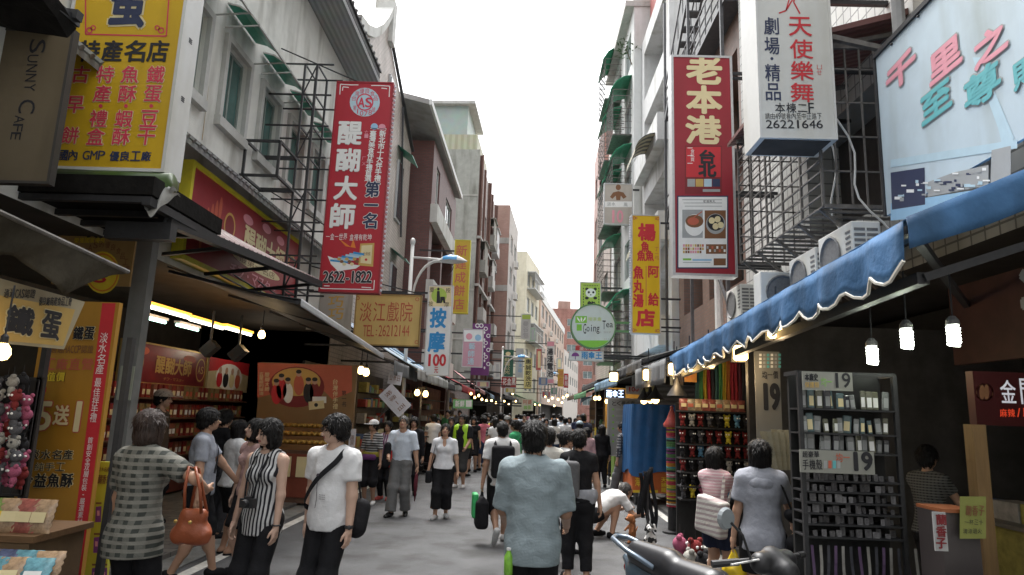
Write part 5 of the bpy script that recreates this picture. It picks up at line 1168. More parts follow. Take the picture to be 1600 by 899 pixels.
for i, (c, nm) in enumerate((((.22, .03, .025), 'red'), ((.22, .08, .05), 'rust'), ((.26, .18, .08), 'gold'))):
    t = thing('gift_pack', '%s gift pack standing on the biscuit shop wall shelf' % nm, 'gift pack', (XS + .08, 9.8 + i * .14, zs[0]), 0, '%s gift packs on the wall shelf' % nm)
    m = MB(); m.box(-.06, .06, -.06, .06, 0, .24); m.build('box', pm('pack_%d' % i, c, .35, .3, 14), t, local=True); m = MB(); m.box(.0605, .063, -.045, .045, .05, .14); m.build('print', MATS[['t_cream', 't_wht', 't_brick'][i]], t, local=True); PK.append(t)
random.seed(4)
for z in zs:
    for k in range(36):
        if z == zs[0] and k < 3: continue
        dup(PK[random.choice((0, 0, 1, 2))], (XS + .08 + random.uniform(-.02, .03), 9.8 + k * .168, z), random.uniform(-.1, .1))
Yp = 13.4
r, b = flat_sign('wall_poster', 'large red and tan poster of smiling staff on the biscuit shop partition', (402, 566), (551, 571), (398, 745), Yp, face('tan_poster', (.24, .14, .06), .2), None, .1, cat='poster')
b.poly([(403, 567), (550, 572), (550, 612), (520, 625), (500, 605), (478, 622), (440, 612), (402, 622)], 't_brick', .002); b.disc(463, 605, 44, 32, 't_dkred', .0026); b.disc(463, 597, 38, 22, 't_gold', .003)
for x, y, k in ((440, 594, 't_red'), (450, 600, 't_wht'), (467, 588, 't_brick'), (482, 600, 't_blk'), (492, 600, 't_dkred'), (432, 602, 't_red')): b.disc(x, y + 14, 8, 16, k, .0036); b.disc(x, y - 4, 4.2, 5, 't_skin', .004); b.disc(x, y - 7, 4.4, 3.2, 't_blk', .0044)
b.text('五星級的味道', 405, 582, 412, 618, 't_cream', **V); b.text('醍醐大師', 414, 582, 421, 612, 't_cream', **V); b.text('台灣伴手禮', 520, 592, 528, 640, 't_cream', **V); b.text('第一名', 534, 610, 541, 636, 't_blk', **V)
b.rect(488, 620, 510, 630, 't_wht', .004); b.poly([(482, 628), (506, 626), (507, 638), (483, 641)], 't_cream', .0045); b.disc(494, 633, 3, 3, 't_blk', .005)
b.finish(r)
r = thing('biscuit_stall', 'tiered stall of gold wrapped biscuits before the staff poster', 'stall', (-4.4, 12.6, 0))
m = MB(); m.box(-5.3, -3.45, 12.3, 13.3, .05, .95); m.build('counter', pm('stall_brown', (.11, .06, .04), .6, .2, 4), r)
m = MB(); m.box(-5.3, -3.45, 12.285, 12.299, .15, .9)
for i in range(3): m.box(-5.2 + i * .6, -4.7 + i * .6, 12.27, 12.284, .5, .85, 1)
m.build('front_panel', [pm('stall_front_red', (.2, .05, .03), .5, .2, 3), MATS['t_cream']], r)
m = MB()
for i in range(3): m.box(-5.25, -3.5, 12.45 + .28 * i, 12.73 + .28 * i, .951, 1.05 + .14 * i)
m.build('tier', pm('tier_wood', (.2, .1, .04), .5, .2, 4), r)
g = MB(); g.ball((0, 0, .045), .05, 8, 6, sc=(1, 1, .8)); G0 = tag(g.build('gold_biscuit', pm('gold_wrap', (.5, .3, .07), .3, .3, 20, metal=.4), smooth=True), 'gold wrapped round biscuit heaped on the tiered stall', 'biscuit', 'gold wrapped biscuits on the tiers'); first = True
for i in range(3):
    for k in range(17):
        for q in range(2):
            L_ = (-5.18 + k * .1, 12.52 + .28 * i + q * .12, 1.05 + .14 * i + .0)
            if first: G0.location = L_; first = False
            else: o = G0.copy(); COL.objects.link(o); o.location = L_
FLW = emit('tube_white', (1, .93, .8), 3.); FLO = emit('tube_orange', (1, .42, .05), .9); FLG = emit('tube_green', (.6, 1, .8), 2.)
def fluoro(label, a, b_, X, mt, under=None):
    A, B = atX(*a, X), atX(*b_, X); z = (A.z + B.z) / 2; A.z = B.z = z
    r = thing('fluorescent_light', label, 'light', (A + B) / 2, 0, 'fluorescent lights under the biscuit shop ceiling')
    m = MB(); m.bar(A + Vector((0, 0, .05)), B + Vector((0, 0, .05)), .1, .04); m.build('fitting', FLO if under else FR_W, r)
    MB().tube([A, B], .022, 8).build('tube', mt, r)
    lamp_light('tube_light', (A + B) / 2 + Vector((.0, 0, -.12)), .45, (1, .82, .6) if under else (.8, 1, .9), r, .15); return r
fluoro('orange backed fluorescent tube closest to the grey column', (226, 474), (294, 500), -5.3, FLW, 1); fluoro('orange backed fluorescent tube in the middle of the row', (297, 499), (348, 514), -5.3, FLW, 1); fluoro('orange backed fluorescent tube at the far end of the row', (351, 513), (392, 523), -5.3, FLW, 1)
fluoro('greenish fluorescent tube lower by the grey column', (212, 492), (258, 505), -5.7, FLG); fluoro('greenish fluorescent tube lower beyond the first green one', (276, 508), (309, 516), -5.7, FLG)
for i, (px, py) in enumerate(((328, 545), (372, 552))):
    p = at(px, py, 10.5); r = thing('spotlight', ('black spotlight on a rail by the gold sign', 'black spotlight on a rail by the cook poster')[i], 'light', p); m = MB(); m.obox(p, (.7, 0, .7), (0, 1, 0), (-.7, 0, .7), .12, .09, .08); m.build('head', STEEL, r); MB().bar(p + Vector((0, 0, .1)), p + Vector((0, 0, .6)), .03).build('stem', STEEL, r)
p = at(193, 598, 7.4); board('paper_notice', 'pale paper notice taped on the grey column', (187, 571), (209, 573), (183, 625), 7.5, face('paper', (.4, .42, .34)), [('公告', 191, 580, 204, 590, 't_grey')], thick=.01)
# ================================================================ bulbs
BW = emit('bulb_warm', (1, .66, .25), 3.2); BC = emit('bulb_cool', (.93, 1, .85), 5.)
def hanging_bulb(label, px, py, Y, kind='warm', drop=.35, size=1., energy=0., group=None):
    p = at(px, py, Y); r = thing('hanging_bulb', label, 'light bulb', p, 0, group)
    if kind == 'cfl':
        m = MB(); pts = []
        for i in range(60): a = i * .62; pts.append((.034 * math.cos(a), .034 * math.sin(a), -.075 + .0023 * i))
        m.tube(pts, .0115, 6); m.build('bulb', BC, r, local=True, smooth=True)
        MB().lathe((0, 0, 0), [(.03, .062), (.045, .07), (.042, .1), (.02, .13)], 14).build('socket', pm('socket_grey', (.15, .15, .15), .5), r, local=True)
    elif kind == 'flood':
        m = MB(); m.box(-.055, .055, -.03, .03, -.06, .06); o = m.build('bulb', BW, r, local=True); o.modifiers.new('e', 'BEVEL').width = .015
        m = MB(); m.box(-.065, .065, .031, .07, -.07, .07); m.box(-.07, .07, -.02, .04, .064, .085); m.build('socket', STEEL, r, local=True)
    else:
        MB().lathe((0, 0, 0), [(.001, -.06), (.03, -.052), (.046, -.02), (.04, .015), (.02, .045)], 12).build('bulb', BW, r, local=True, smooth=True)
        MB().lathe((0, 0, 0), [(.021, .04), (.022, .085), (.01, .1)], 10).build('socket', STEEL, r, local=True)
    m = MB(); m.tube([(0, 0, .08), (.005, 0, drop)], .006, 5); m.build('cord', STEEL, r, local=True)
    r.scale = (size,) * 3
    if energy: lamp_light('bulb_light', Vector(p) + Vector((0, -.02, -.1 * size)), energy, (1, .72, .4) if kind != 'cfl' else (.95, 1, .9), r, .06)
    return r
for (px, py, Y, k, e_, lab) in ((1213, 515, 6.2, 'flood', 2.2, 'rectangular warm lamp tucked under the blue awning, closest to the white bulbs'), (1157, 552, 7.4, 'flood', 2.2, 'rectangular warm lamp under the blue awning, beside the striped scarves'), (1107, 565, 8.6, 'flood', 1.5, 'warm lamp under the blue awning with a bare round socket'), (1077, 571, 9.2, 'flood', 1.5, 'warm lamp right above the orange notice'), (1053, 577, 9.8, 'flood', 1.5, 'warm lamp at the far corner of the blue awning'), (1013, 586, 11.5, 'flood', 1., 'warm lamp under the edge of the grey canvas awning'), (959, 589, 14.5, 'flood', 0, 'dim warm lamp under the white drooping awning')):
    hanging_bulb(lab, px, py, Y, k, .3, 1.35 if Y < 10 else 1.5, e_)
for (px, py, Y, lab) in ((1363, 554, 5.2, 'white spiral bulb over the phone case rack'), (1417, 528, 4.7, 'white spiral bulb between the other two bright ones'), (1490, 523, 4.5, 'white spiral bulb hanging by the dark red shop board')): hanging_bulb(lab, px, py, Y, 'cfl', .5, .95, .35)
hanging_bulb('glowing spiral bulb beside the tilted iron-egg board', 4, 548, 4.0, 'warm', .4, 1.0, .6)
hanging_bulb('round warm bulb at the edge of the biscuit shop ceiling', 409, 522, 11, 'warm', .3, 1.3, 1.5)
i = 0
for px, py, Y in ((564, 578, 15), (572, 581, 15), (652, 613, 19), (665, 615, 19)):
    hanging_bulb(('first bright bulb by the white placards', 'second bright bulb by the white placards', 'bright bulb on a twin lamp post under the tarpaulin awning', 'other bright bulb of the twin lamp post')[i], px, py, Y, 'warm', .3, 1.7, 1.2); i += 1
far_b = [(736, 615, 30), (742, 621, 31), (753, 624, 32), (760, 626, 33), (768, 626, 34), (775, 629, 35), (788, 627, 40), (795, 631, 42), (801, 615, 38), (806, 627, 44), (836, 632, 50), (843, 633, 52), (857, 626, 36), (863, 622, 33), (866, 634, 40), (872, 624, 32), (880, 621, 30), (886, 618, 28), (878, 629, 38), (930, 622, 20), (936, 622, 20), (948, 627, 19), (852, 620, 45), (826, 634, 60), (748, 618, 30), (783, 622, 38)]
HB0 = None
for px, py, Y in far_b:
    if HB0 is None: HB0 = hanging_bulb('warm bulb in the distant strings over the far stalls', px, py, Y, 'warm', .3, 1.15, 0, 'warm bulbs in the distant strings')
    else: q = dup(HB0, at(px, py, Y))
for i, (px, py) in enumerate(((1006, 618), (1016, 617), (1024, 616), (1058, 606))):
    p = at(px, py, (15, 15.2, 14.8, 9.9)[i]); r = thing('pendant_lamp', ('dark cone pendant nearest the blue tarpaulin shop board', 'dark cone pendant in the middle of three', 'larger dark cone pendant beside the shutter', 'big unlit cone pendant hanging at the corner of the scarves stall')[i], 'lamp', p)
    s_ = (1, 1, 1.2, .9)[i]; MB().lathe((0, 0, 0), [(.17 * s_, -.12), (.05 * s_, .06), (.03, .14), (.02, .16)], 16, cap=False).build('shade', STEEL, r, local=True, smooth=True)
    MB().tube([(0, 0, .15), (0, 0, .6)], .008, 5).build('cord', STEEL, r, local=True)
    if i < 3: MB().ball((0, 0, -.12), .07 * s_, 10, 6).build('bulb', BW, r, local=True)
# ================================================================ right side stalls
Yk = 5.0
r = thing('display_rack', 'tall black rack of phone cases with a price card at its top', 'rack', (at(1330, 800, Yk).x, Yk + .15, .05))
x0, x1 = at(1254, 720, Yk).x, at(1405, 720, Yk).x; x_r0 = x0; zt = at(1330, 585, Yk).z
m = MB(); m.box(x0, x1, Yk + .2, Yk + .23, .1, zt); m.build('back_panel', pm('rack_black', (.02, .02, .02), .6, .3, 5), r)
m = MB()
for x in (x0, x1): m.bar((x, Yk, .05), (x, Yk, zt), .03); m.bar((x, Yk, .08), (x, Yk + .25, .08), .03); m.bar((x, Yk, zt), (x, Yk + .25, zt), .03)
m.bar((x0, Yk, zt), (x1, Yk, zt), .025); m.build('frame', STEEL, r)
rows_big = [at(1330, y, Yk).z for y in (640, 678, 708)]; rows_s = [at(1330, y, Yk).z for y in (752, 769, 786, 803, 820, 840)]
for z in rows_big + rows_s: MB().box(x0, x1, Yk - .02, Yk + .2, z - .012, z).build('shelf', STEEL, r)
PKT = []
for i, c in enumerate(((.2, .21, .205), (.09, .14, .15), (.14, .14, .1), (.05, .05, .06))):
    t = thing('phone_case', '%s phone case in clear packet on the rack' % ('white', 'teal', 'olive', 'black')[i], 'phone case', (x0 + .04 + i * .06, Yk + .05, rows_big[0]), 0, '%s phone cases on the rack' % ('white', 'teal', 'olive', 'black')[i])
    m = MB(); m.box(-.024, .024, -.008, .008, 0, .135); o = m.build('packet', pm('packet_%d' % i, c, .15, .35, 30, spec=.8), t, local=True); o.modifiers.new('e', 'BEVEL').width = .006
    m = MB(); m.quad((-.016, -.0095, .02), (.016, -.0095, .02), (.016, -.0095, .09), (-.016, -.0095, .09)); m.build('print', MATS[['t_grey', 't_cream', 't_wht', 't_grey'][i]], t, local=True); PKT.append(t)
random.seed(8)
for ri, z in enumerate(rows_big):
    for k in range(12):
        if ri == 0 and k < 4: continue
        if random.random() < .1: continue
        q = dup(PKT[random.choice((0, 0, 0, 1, 2, 3))], (x0 + .04 + k * (x1 - x0 - .06) / 11.6 + random.uniform(-.012, .012), Yk + .05 + random.uniform(-.03, .03), z), random.uniform(-.5, .5)); q.scale = (random.uniform(.7, 1.25), 1, random.uniform(.72, 1.05)); q.rotation_euler[1] = random.uniform(-.09, .09)
t0 = thing('phone_charm', 'tiny grey phone charm card on the lower rack shelves', 'phone charm', (x0 + .03, Yk + .02, rows_s[0]), 0, 'phone charm cards on the lower rack')
m = MB(); m.box(-.02, .02, -.006, .006, 0, .05); m.build('card', pm('charm_card', (.15, .145, .15), .35, .5, 40), t0, local=True)
for z in rows_s:
    for k in range(13):
        if z == rows_s[0] and k == 0: continue
        dup(t0, (x0 + .03 + k * (x1 - x0 - .05) / 12.6 + random.uniform(-.01, .01), Yk + .02 + random.uniform(-.02, .05), z), random.uniform(-.6, .6)).scale = (random.uniform(.6, 1.2), 1, random.uniform(.6, 1.25))
for k in range(14):
    x = x0 + .04 + k * .055; m = MB(); zz = rows_s[-1] - .06; m.sheet(lambda u, v: Vector((x + (u - .5) * .02 + .01 * math.sin(v * 5 + k), Yk + .0 + .01 * math.sin(v * 8 + k), zz - v * .45)), 2, 8)
    q = tag(recenter(m.build('neck_strap', pm('strap_%d' % (k % 3), ((.1, .06, .12), (.25, .24, .22), (.05, .05, .06))[k % 3], .7, .3, 10)), (x, Yk, zz)), '%s neck strap hanging from the bottom of the phone case rack' % ('purple', 'cream', 'black')[k % 3], 'strap', '%s neck straps under the rack' % ('purple', 'cream', 'black')[k % 3])
def nineteen(b): b.rect(1256, 583, 1330, 610, 't_wht', .001)
board('price_card', 'white price card reading nineteen on top of the phone case rack', (1254, 580), (1332, 583), (1254, 609), Yk - .06, face('pricecard', (.27, .27, .24)), [('本廠史', 1257, 584, 1278, 595, 't_blk', dict(off=.03)), ('19', 1300, 583, 1329, 606, 't_blk', dict(off=.02)), ('保護殼', 1257, 597, 1280, 606, 't_gold'), ('均一', 1282, 590, 1300, 604, 't_grn', dict(off=0))], thick=.01)
board('price_card', 'larger price board reading nineteen halfway down the phone case rack', (1250, 703), (1366, 706), (1250, 738), Yk - .06, face('pricecard', (.27, .27, .24)), [('超豪華', 1253, 705, 1280, 715, 't_blk', dict(off=.02)), ('手機殼', 1253, 718, 1285, 734, 't_blk'), ('均一', 1305, 708, 1328, 722, 't_brick'), ('19', 1328, 707, 1363, 735, 't_blk', dict(off=.05))], thick=.01, extra=lambda b: [b.rect(1287 + i * 7, 720, 1292 + i * 7, 732, ['t_grey', 't_brick', 't_teal'][i % 3]) for i in range(4)])
board('price_board', 'foil topped grey board with a big nineteen on the added dark panel', (1183, 549), (1222, 550), (1179, 700), 7.6, face('greyboard', (.2, .2, .19), .3), [('19', 1189, 600, 1218, 640, 't_blk', dict(off=.05)), ('均一價', 1190, 580, 1216, 592, 't_blk')], thick=.02, extra=lambda b: [b.rect(1186 + i % 6 * 6, 553 + i // 6 * 6, 1190 + i % 6 * 6, 557 + i // 6 * 6, ['t_wht', 't_grey', 't_teal'][i % 3]) for i in range(24)])
r = thing('gloom_panel', 'dark panel added as gloom between the scarves stall and the phone case rack', 'wall', (3.6, 8.1, 0))  # dark panel added to stand in for the shade inside the stall
a = at(1172, 600, 8.1).x; MB().box(a, 5.9, 8.1, 8.16, .05, 2.9).build('panel', pm('gloom_panel_dark', (.07, .065, .06), .7, .3, 3, dirt=.4), r); MB().bar((a, 8.07, .05), (a, 8.07, 2.95), .09).build('post', STEEL, r)
r = thing('stall_back_wall', 'near-black back wall deep in the stalls under the blue awning', 'wall', (5.9, 6, 0)); MB().box(5.9, 5.98, 2.7, 12.55, .05, 3.4).build('panel', pm('near_black_wall', (.03, .028, .026), .8, .3, 2), r)  # near-black, slightly mottled panel at the back of the stalls
r = thing('shop_board', 'dark brown slanting shop board with big grey characters under the awning', 'sign', (4.15, 5, 2.4)); b = Board((4.15, 5, 2.4), -Y_, Z_)
MB().box(4.16, 4.24, 3.2, 6.6, 2.35, 3.1).build('panel', pm('face_darkbrown', (.06, .025, .02), .5, .3, 3), r)
b.glyph('通', Vector((4.15, 5.3, 2.75)), .62, .62, 't_grey', .05); b.glyph('滿', Vector((4.15, 4.45, 2.75)), .62, .62, 't_grey', .05); b.glyph('冰', Vector((4.15, 3.65, 2.75)), .6, .6, 't_grey', .05); b.finish(r)
r, b = flat_sign('lit_sign', 'dark red lit sign with two big pale characters by the wooden post', (1523, 580), (1640, 584), (1523, 664), 5.0, pm('face_lit_red', (.05, .008, .008), .35, .2, 3), None, .08)
emit('t_glowred', (.7, .06, .02), .12); emit('t_glowwht', (.6, .6, .65), .12)
b.text('金', 1561, 594, 1588, 630, 't_glowwht', off=.01); b.text('門', 1592, 592, 1622, 632, 't_glowwht', off=.01); b.text('麻辣', 1561, 639, 1586, 652, 't_glowred', off=.01); b.text('/', 1588, 638, 1594, 652, 't_glowred'); b.text('原味', 1597, 638, 1618, 652, 't_glowred')
for xx in (1534, 1541): b.disc(xx, 613, 4, 12, 't_brown'); b.ring(1538, 613, 12, 13.5, 't_brown')
b.finish(r)
r = thing('wooden_post', 'unpainted wooden post in front of the dark red lit sign', 'post', at(1538, 760, 4.8)); a, c = at(1528, 760, 4.8), at(1549, 760, 4.8); MB().box(a.x, c.x, 4.8, 4.9, .05, at(1538, 664, 4.8).z).build('shaft', pm('post_wood', (.2, .12, .05), .6, .2, 4, stretch=(8, 8, .6)), r)
board('small_sign', 'narrow white card with dark red characters at the dark shop counter', (1460, 800), (1480, 801), (1459, 861), 4.1, face('paperwhite', (.34, .34, .34)), [('蘭香子', 1462, 803, 1478, 858, 't_dkred', dict(vert=True, off=.03))], thick=.01)
r = thing('price_card', 'tilted yellow-green card of prices leaning on the wooden post', 'sign', at(1520, 810, 4.3)); b = Board(at(1520, 810, 4.3), Vector((1, 0, -.14)), Vector((.14, 0, 1)))
pm('card_olive', (.22, .23, .06), .7, .1, 6); b.rect(1500, 776, 1541, 842, 'card_olive', -.002); b.finish(r, default='panel'); b.text('蘭香子', 1508, 790, 1538, 806, 't_brown'); b.text('一杯三十', 1506, 812, 1536, 820, 't_blk', off=0); b.text('清涼退火', 1504, 826, 1534, 834, 't_blk', off=0); b.finish(r)
r = thing('stall_counter', 'dark counter strewn with packets at the mouth of the dark shop', 'counter', (3.2, 4.2, 0))
xa = at(1395, 860, 4.3).x; m = MB(); m.box(xa, xa + 1.5, 3.7, 4.5, .74, .8); m.build('counter_top', pm('counter_green_grey', (.07, .09, .08), .4, .3, 5), r); m = MB(); m.box(xa + .05, xa + 1.45, 3.75, 4.45, .05, .74); m.build('counter_base', pm('counter_dark', (.03, .03, .032), .6, .3, 4), r)
random.seed(21)
J = None
for k in range(9):
    loc = (xa + .12 + .15 * k, 4.0 + random.uniform(-.15, .25), .8)
    if J is None:
        J = thing('plastic_tub', 'small clear lidded tub standing on the dark shop counter', 'tub', loc, 0, 'clear tubs on the dark counter'); MB().lathe((0, 0, 0), [(.045, 0), (.055, .08)], 14).build('tub', pm('tub_clear', (.3, .33, .3), .15, .4, 15, spec=.7), J, local=True, smooth=True); MB().lathe((0, 0, 0), [(.058, .08), (.058, .095)], 14).build('lid', pm('tub_lid', (.25, .3, .28), .3), J, local=True)
    else: dup(J, loc, k)
for k in range(8): bag((1, 3, 4, 0)[k % 4], (xa + .1 + .17 * k, 3.78 + .05 * (k % 2), .8), random.uniform(-.4, .4), 'lying on the dark shop counter', -1.2, .9)
r = thing('red_crate', 'low red box with wooden top at the counter end, behind the white card', 'crate', (xa + .3, 4.35, .8)); m = MB(); a = at(1462, 800, 4.4); c = at(1520, 805, 4.4); m.box(a.x, c.x, 4.35, 4.6, .8, at(1490, 800, 4.4).z); m.build('box', pm('dark_glass_box', (.06, .05, .05), .3), r); MB().box(a.x, c.x, 4.34, 4.61, at(1490, 800, 4.4).z + .001, at(1490, 797, 4.4).z + .01).build('lid', pm('orange_lid', (.3, .1, .04), .5), r)
cols = [((.35, .03, .05), 'red'), ((.4, .3, .03), 'yellow'), ((.05, .2, .07), 'green'), ((.12, .03, .05), 'maroon'), ((.4, .14, .03), 'orange'), ((.03, .09, .1), 'teal'), ((.03, .03, .04), 'black')]
order = [5, 2, 1, 0, 6, 5, 2, 1, 4, 0, 0, 3, 6, 2, 3, 6]
for i, k in enumerate(order):
    px = 1089 + i * 6.0; Y = 10.2; p = at(px, 563, Y); q = at(px, 642, Y); wd = .052
    m = MB(); m.sheet(lambda u, v: Vector((p.x + (u - .5) * wd + .006 * math.sin(v * 6 + i), Y + .012 * math.sin(u * 9 + v * 4 + i), p.z + (q.z - p.z) * v)), 5, 10)
    o = m.build('hanging_scarf', pm('scarf_' + cols[k][1], cols[k][0], .8, .15, 20), smooth=True); recenter(o, (p.x, Y, p.z)); o.modifiers.new('thick', 'SOLIDIFY').thickness = .008
    tag(o, 'plain %s scarf in the hanging row behind the warm lamps' % cols[k][1], 'scarf', '%s scarves in the hanging row' % cols[k][1])
board('paper_notice', 'orange notice with writing under the warm lamps', (1070, 571), (1089, 572), (1069, 597), 10.0, face('orange_notice', (.5, .22, .05)), [('特價品', 1072, 575, 1086, 582, 't_brick'), ('買一送一', 1072, 586, 1086, 592, 't_brick', dict(off=0))], thick=.01)
r = thing('goods_rack', 'black wire rack of keyrings and trinkets under the striped scarves', 'rack', (2.7, 9.6, 0)); xa, xb = at(1062, 720, 9.6).x, at(1120, 720, 9.6).x + .5
m = MB(); zz = [at(1090, y, 9.6).z for y in (642, 668, 694, 716, 738, 760, 780)]
for z in zz: m.box(xa, xb, 9.55, 9.8, z - .02, z)
m.build('shelf_board', STEEL, r); m = MB(); m.box(xa, xb, 9.82, 9.86, .05, zz[0] + .1); m.build('back_panel', pm('rack_black', (.02, .02, .02)), r)
random.seed(14); wh = 'on the trinket rack under the scarves'
for z in zz[1:]:
    for k in range(8): toy(random.choice(('pink', 'red', 'blue', 'white', 'black', 'yellow', 'grey', 'red')), (xa + .05 + k * .125, 9.58 + random.uniform(0, .08), z + .08), wh, random.uniform(-.6, .6), .85)
for k in range(9): bag((3, 4, 0, 3)[k % 4], (xa + .06 + k * .1, 9.6, zz[0] + .001), random.uniform(-.2, .2), 'along the top of the trinket rack', 0, .8)
Yb = 11.0; p = at(1051, 800, Yb); r = thing('bracelet_column', 'tall column stacked with multicoloured bracelets under a red cloth cap', 'display column', (p.x, Yb, .0))
ztop = at(1051, 668, Yb).z; zb0 = at(1051, 792, Yb).z; m = MB(); m.lathe((0, 0, 0), [(.16, 0), (.16, .03), (.04, .05), (.035, ztop)], 14); m.lathe((0, 0, 0), [(.075, .05), (.075, zb0 - .01)], 14); m.build('stand', STEEL, r, local=True)
BC_ = [(.4, .04, .07), (.45, .2, .03), (.4, .35, .05), (.1, .22, .08), (.05, .12, .25), (.2, .05, .18), (.03, .03, .03), (.5, .48, .42), (.45, .15, .2), (.08, .28, .3)]
random.seed(31); n = 44
for i in range(n):
    z = zb0 + (ztop - zb0) * i / n; h = (ztop - zb0) / n
    c = random.choice(BC_); MB().lathe((0, 0, z), [(.078, .001), (.092, h * .2), (.092, h * .8), (.078, h * .98)], 16).build('bracelet', pm('bracelet_%d' % BC_.index(c), c, .6, .2, 20), r, local=True)
m = MB(); m.lathe((0, 0, ztop), [(.13, 0), (.14, .05), (.09, .12), (.05, .22), (.02, .3)], 12); m.ball((0, 0, ztop + .31), .03, 8, 5); m.build('cloth_cap', pm('red_plastic', (.5, .1, .09), .35, .3, 9), r, local=True, smooth=True)
Yc = 14.2; a, c = at(988, 740, Yc), at(1046, 740, Yc); zt = at(1015, 632, Yc).z; zm = at(1015, 738, Yc).z
r = thing('covered_cart', 'food cart with an orange base hidden under a deep blue tarpaulin', 'cart', ((a.x + c.x) / 2, Yc + .5, 0))
MB().box(a.x, c.x + .3, Yc, Yc + 1.3, .25, zm + .02).build('base', pm('cart_orange', (.5, .12, .03), .5, .15, 4, dirt=.3), r)
b = Board((a.x, Yc, 1), X_, Z_); b.text('天婦羅', 1033, 746, 1041, 770, 't_yel', True, .02); b.rect(989, 766, 1028, 770, 't_yel'); b.text('海鮮', 992, 746, 1008, 760, 't_yel', off=.01); b.finish(r)
def tp(u, v):
    X0, X1, Y0, Y1 = a.x - .03, c.x + .33, Yc - .03, Yc + 1.33; per = [(X0, Y1), (X0, Y0), (X1, Y0), (X1, Y1)]; s_ = u * 3; i = min(2, int(s_)); f = s_ - i; p_ = Vector(per[i]).lerp(Vector(per[i + 1]), f); ctr = Vector(((X0 + X1) / 2, (Y0 + Y1) / 2)); k = .93 + .07 * v ** .5 + .018 * math.sin(u * 50) * v + .012 * math.sin(u * 83 + v * 3)
    q = ctr + (p_ - ctr) * k; return Vector((q.x, q.y, zt + (zm - .04 - .06 * math.sin(u * 21) - zt) * v))
m = MB(); m.sheet(tp, 90, 14); m.add([tp(i / 30, 0) for i in range(31)], [tuple(range(31))]); m.build('tarpaulin', pm('deep_blue_tarp', (.02, .1, .26), .45, .2, 4, .2, bscale=20, dirt=.2), r, smooth=True)
m = MB(); [m.lathe((x, Yc + y, .16), [(.16, -.03), (.16, .03)], 14, axis='x') for x in (a.x + .1, c.x + .2) for y in (.15, 1.1)]; m.build('wheels', STEEL, r)
def nl(b):
    for i in range(6): b.disc(958, 640 + i * 10, 1.6, 1.6, 't_grn'); b.rect(962, 638.5 + i * 10, 962 + (24, 30, 20, 27, 22, 26)[i], 641.5 + i * 10, 't_grey')
board('notice_board', 'grey notice board of small text beside the blue covered cart', (950, 622), (1000, 624), (949, 712), 17.5, face('noticegrey', (.3, .31, .3), .2), [('とく視点案', 956, 627, 992, 634, 't_blk')], SILV, extra=nl, stand=True)
MB_ = MB(); r = thing('roller_shutter', 'grey ribbed roller shutter behind the pendant lamps', 'shutter', at(1035, 620, 16.8)); a, c = at(1002, 600, 16.8), at(1062, 640, 16.8); MB().box(a.x, c.x + .4, 16.8, 16.85, .05, a.z).build('curtain', corr('shutter_grey', (.16, .17, .17), (.26, .27, .27), .12, .5, 2), r)
r, b = flat_sign('led_sign', 'dark lit sign with glowing bluish white umbrella shop lettering', (945, 608), (977, 609), (945, 622), 18, pm('led_black', (.01, .012, .03), .3), None, .08)
emit('t_led', (.6, .75, 1), .7); b.text('雨傘王', 947, 610, 975, 621, 't_led', off=.03); b.finish(r)
board('small_sign', 'yellow small board over the pendant lamps', (1003, 598), (1022, 599), (1003, 612), 16.5, face('paleyellow', (.6, .54, .22)), [('冰品', 1005, 600, 1019, 609, 't_brown')])
board('small_sign', 'white small board with red digits next to the yellow one', (978, 603), (1002, 604), (978, 616), 17, face('white2', (.6, .6, .58)), [('100', 981, 605, 998, 612, 't_red', dict(off=.03))])
r = thing('warm_stall', 'warm ochre lit stall front beyond the umbrella shop sign', 'stall', (3.0, 19.5, 0)); a, c = at(905, 600, 20.5), at(968, 600, 20.5)
MB().box(a.x + .8, c.x + .6, 20.6, 20.7, .05, 2.6).build('back_panel', pm('ochre_panel', (.36, .22, .06), .6, .3, 2), r); MB().box(a.x + .9, c.x + .4, 19.3, 19.9, .05, .95).build('counter', pm('lime_counter', (.2, .32, .06), .5, .2, 3), r)
lamp_light('stall_light', (c.x, 19.9, 2.2), 8, (1, .7, .3), r, .1)
# ================================================================ white placards and stalls on the left, further on
def placard(label, px, py, Y, wpx, hpx, ang, txt, pole=None):
    c = at(px, py, Y); k = Y / F; r = thing('placard', label, 'sign', c); ca, sa = math.cos(ang), math.sin(ang); u, v = Vector((ca, 0, -sa)), Vector((sa, 0, ca))
    MB().obox(c + Vector((0, .012, 0)), u, v, (0, -1, 0), wpx * k / 2, hpx * k / 2, .01).build('panel', face('placard', (.55, .55, .58)), r); b = Board(c, u, v)
    n = len(txt)
    for i, ch in enumerate(txt): b.glyph(ch, c + u * (wpx * k * ((i + .5) / n - .5) * .85), wpx * k / n * .6, hpx * k * .45, 't_brown', 0)
    for i in range(3): b.glyph('一', c + u * (wpx * k * (i - 1) * .3) - v * hpx * k * .33, wpx * k * .2, hpx * k * .12, 't_grey', 0)
    b.finish(r)
    if pole: q = at(pole[0], pole[1], Y + .3); MB().bar(c + Vector((0, .03, 0)), q, .025).build('handle', GSTEEL, r)
placard('tilted white placard on a stick above the people in the side of the street', 617, 626, 14.2, 46, 27, R(44), '按摩一百', (592, 652))
placard('small white notice hanging under the fringed awning', 617, 591, 14.6, 21, 20, R(6), '公休日')
placard('pale leaflet board standing by the end of the staff poster', 550, 688, 13.0, 10, 34, 0., '價')
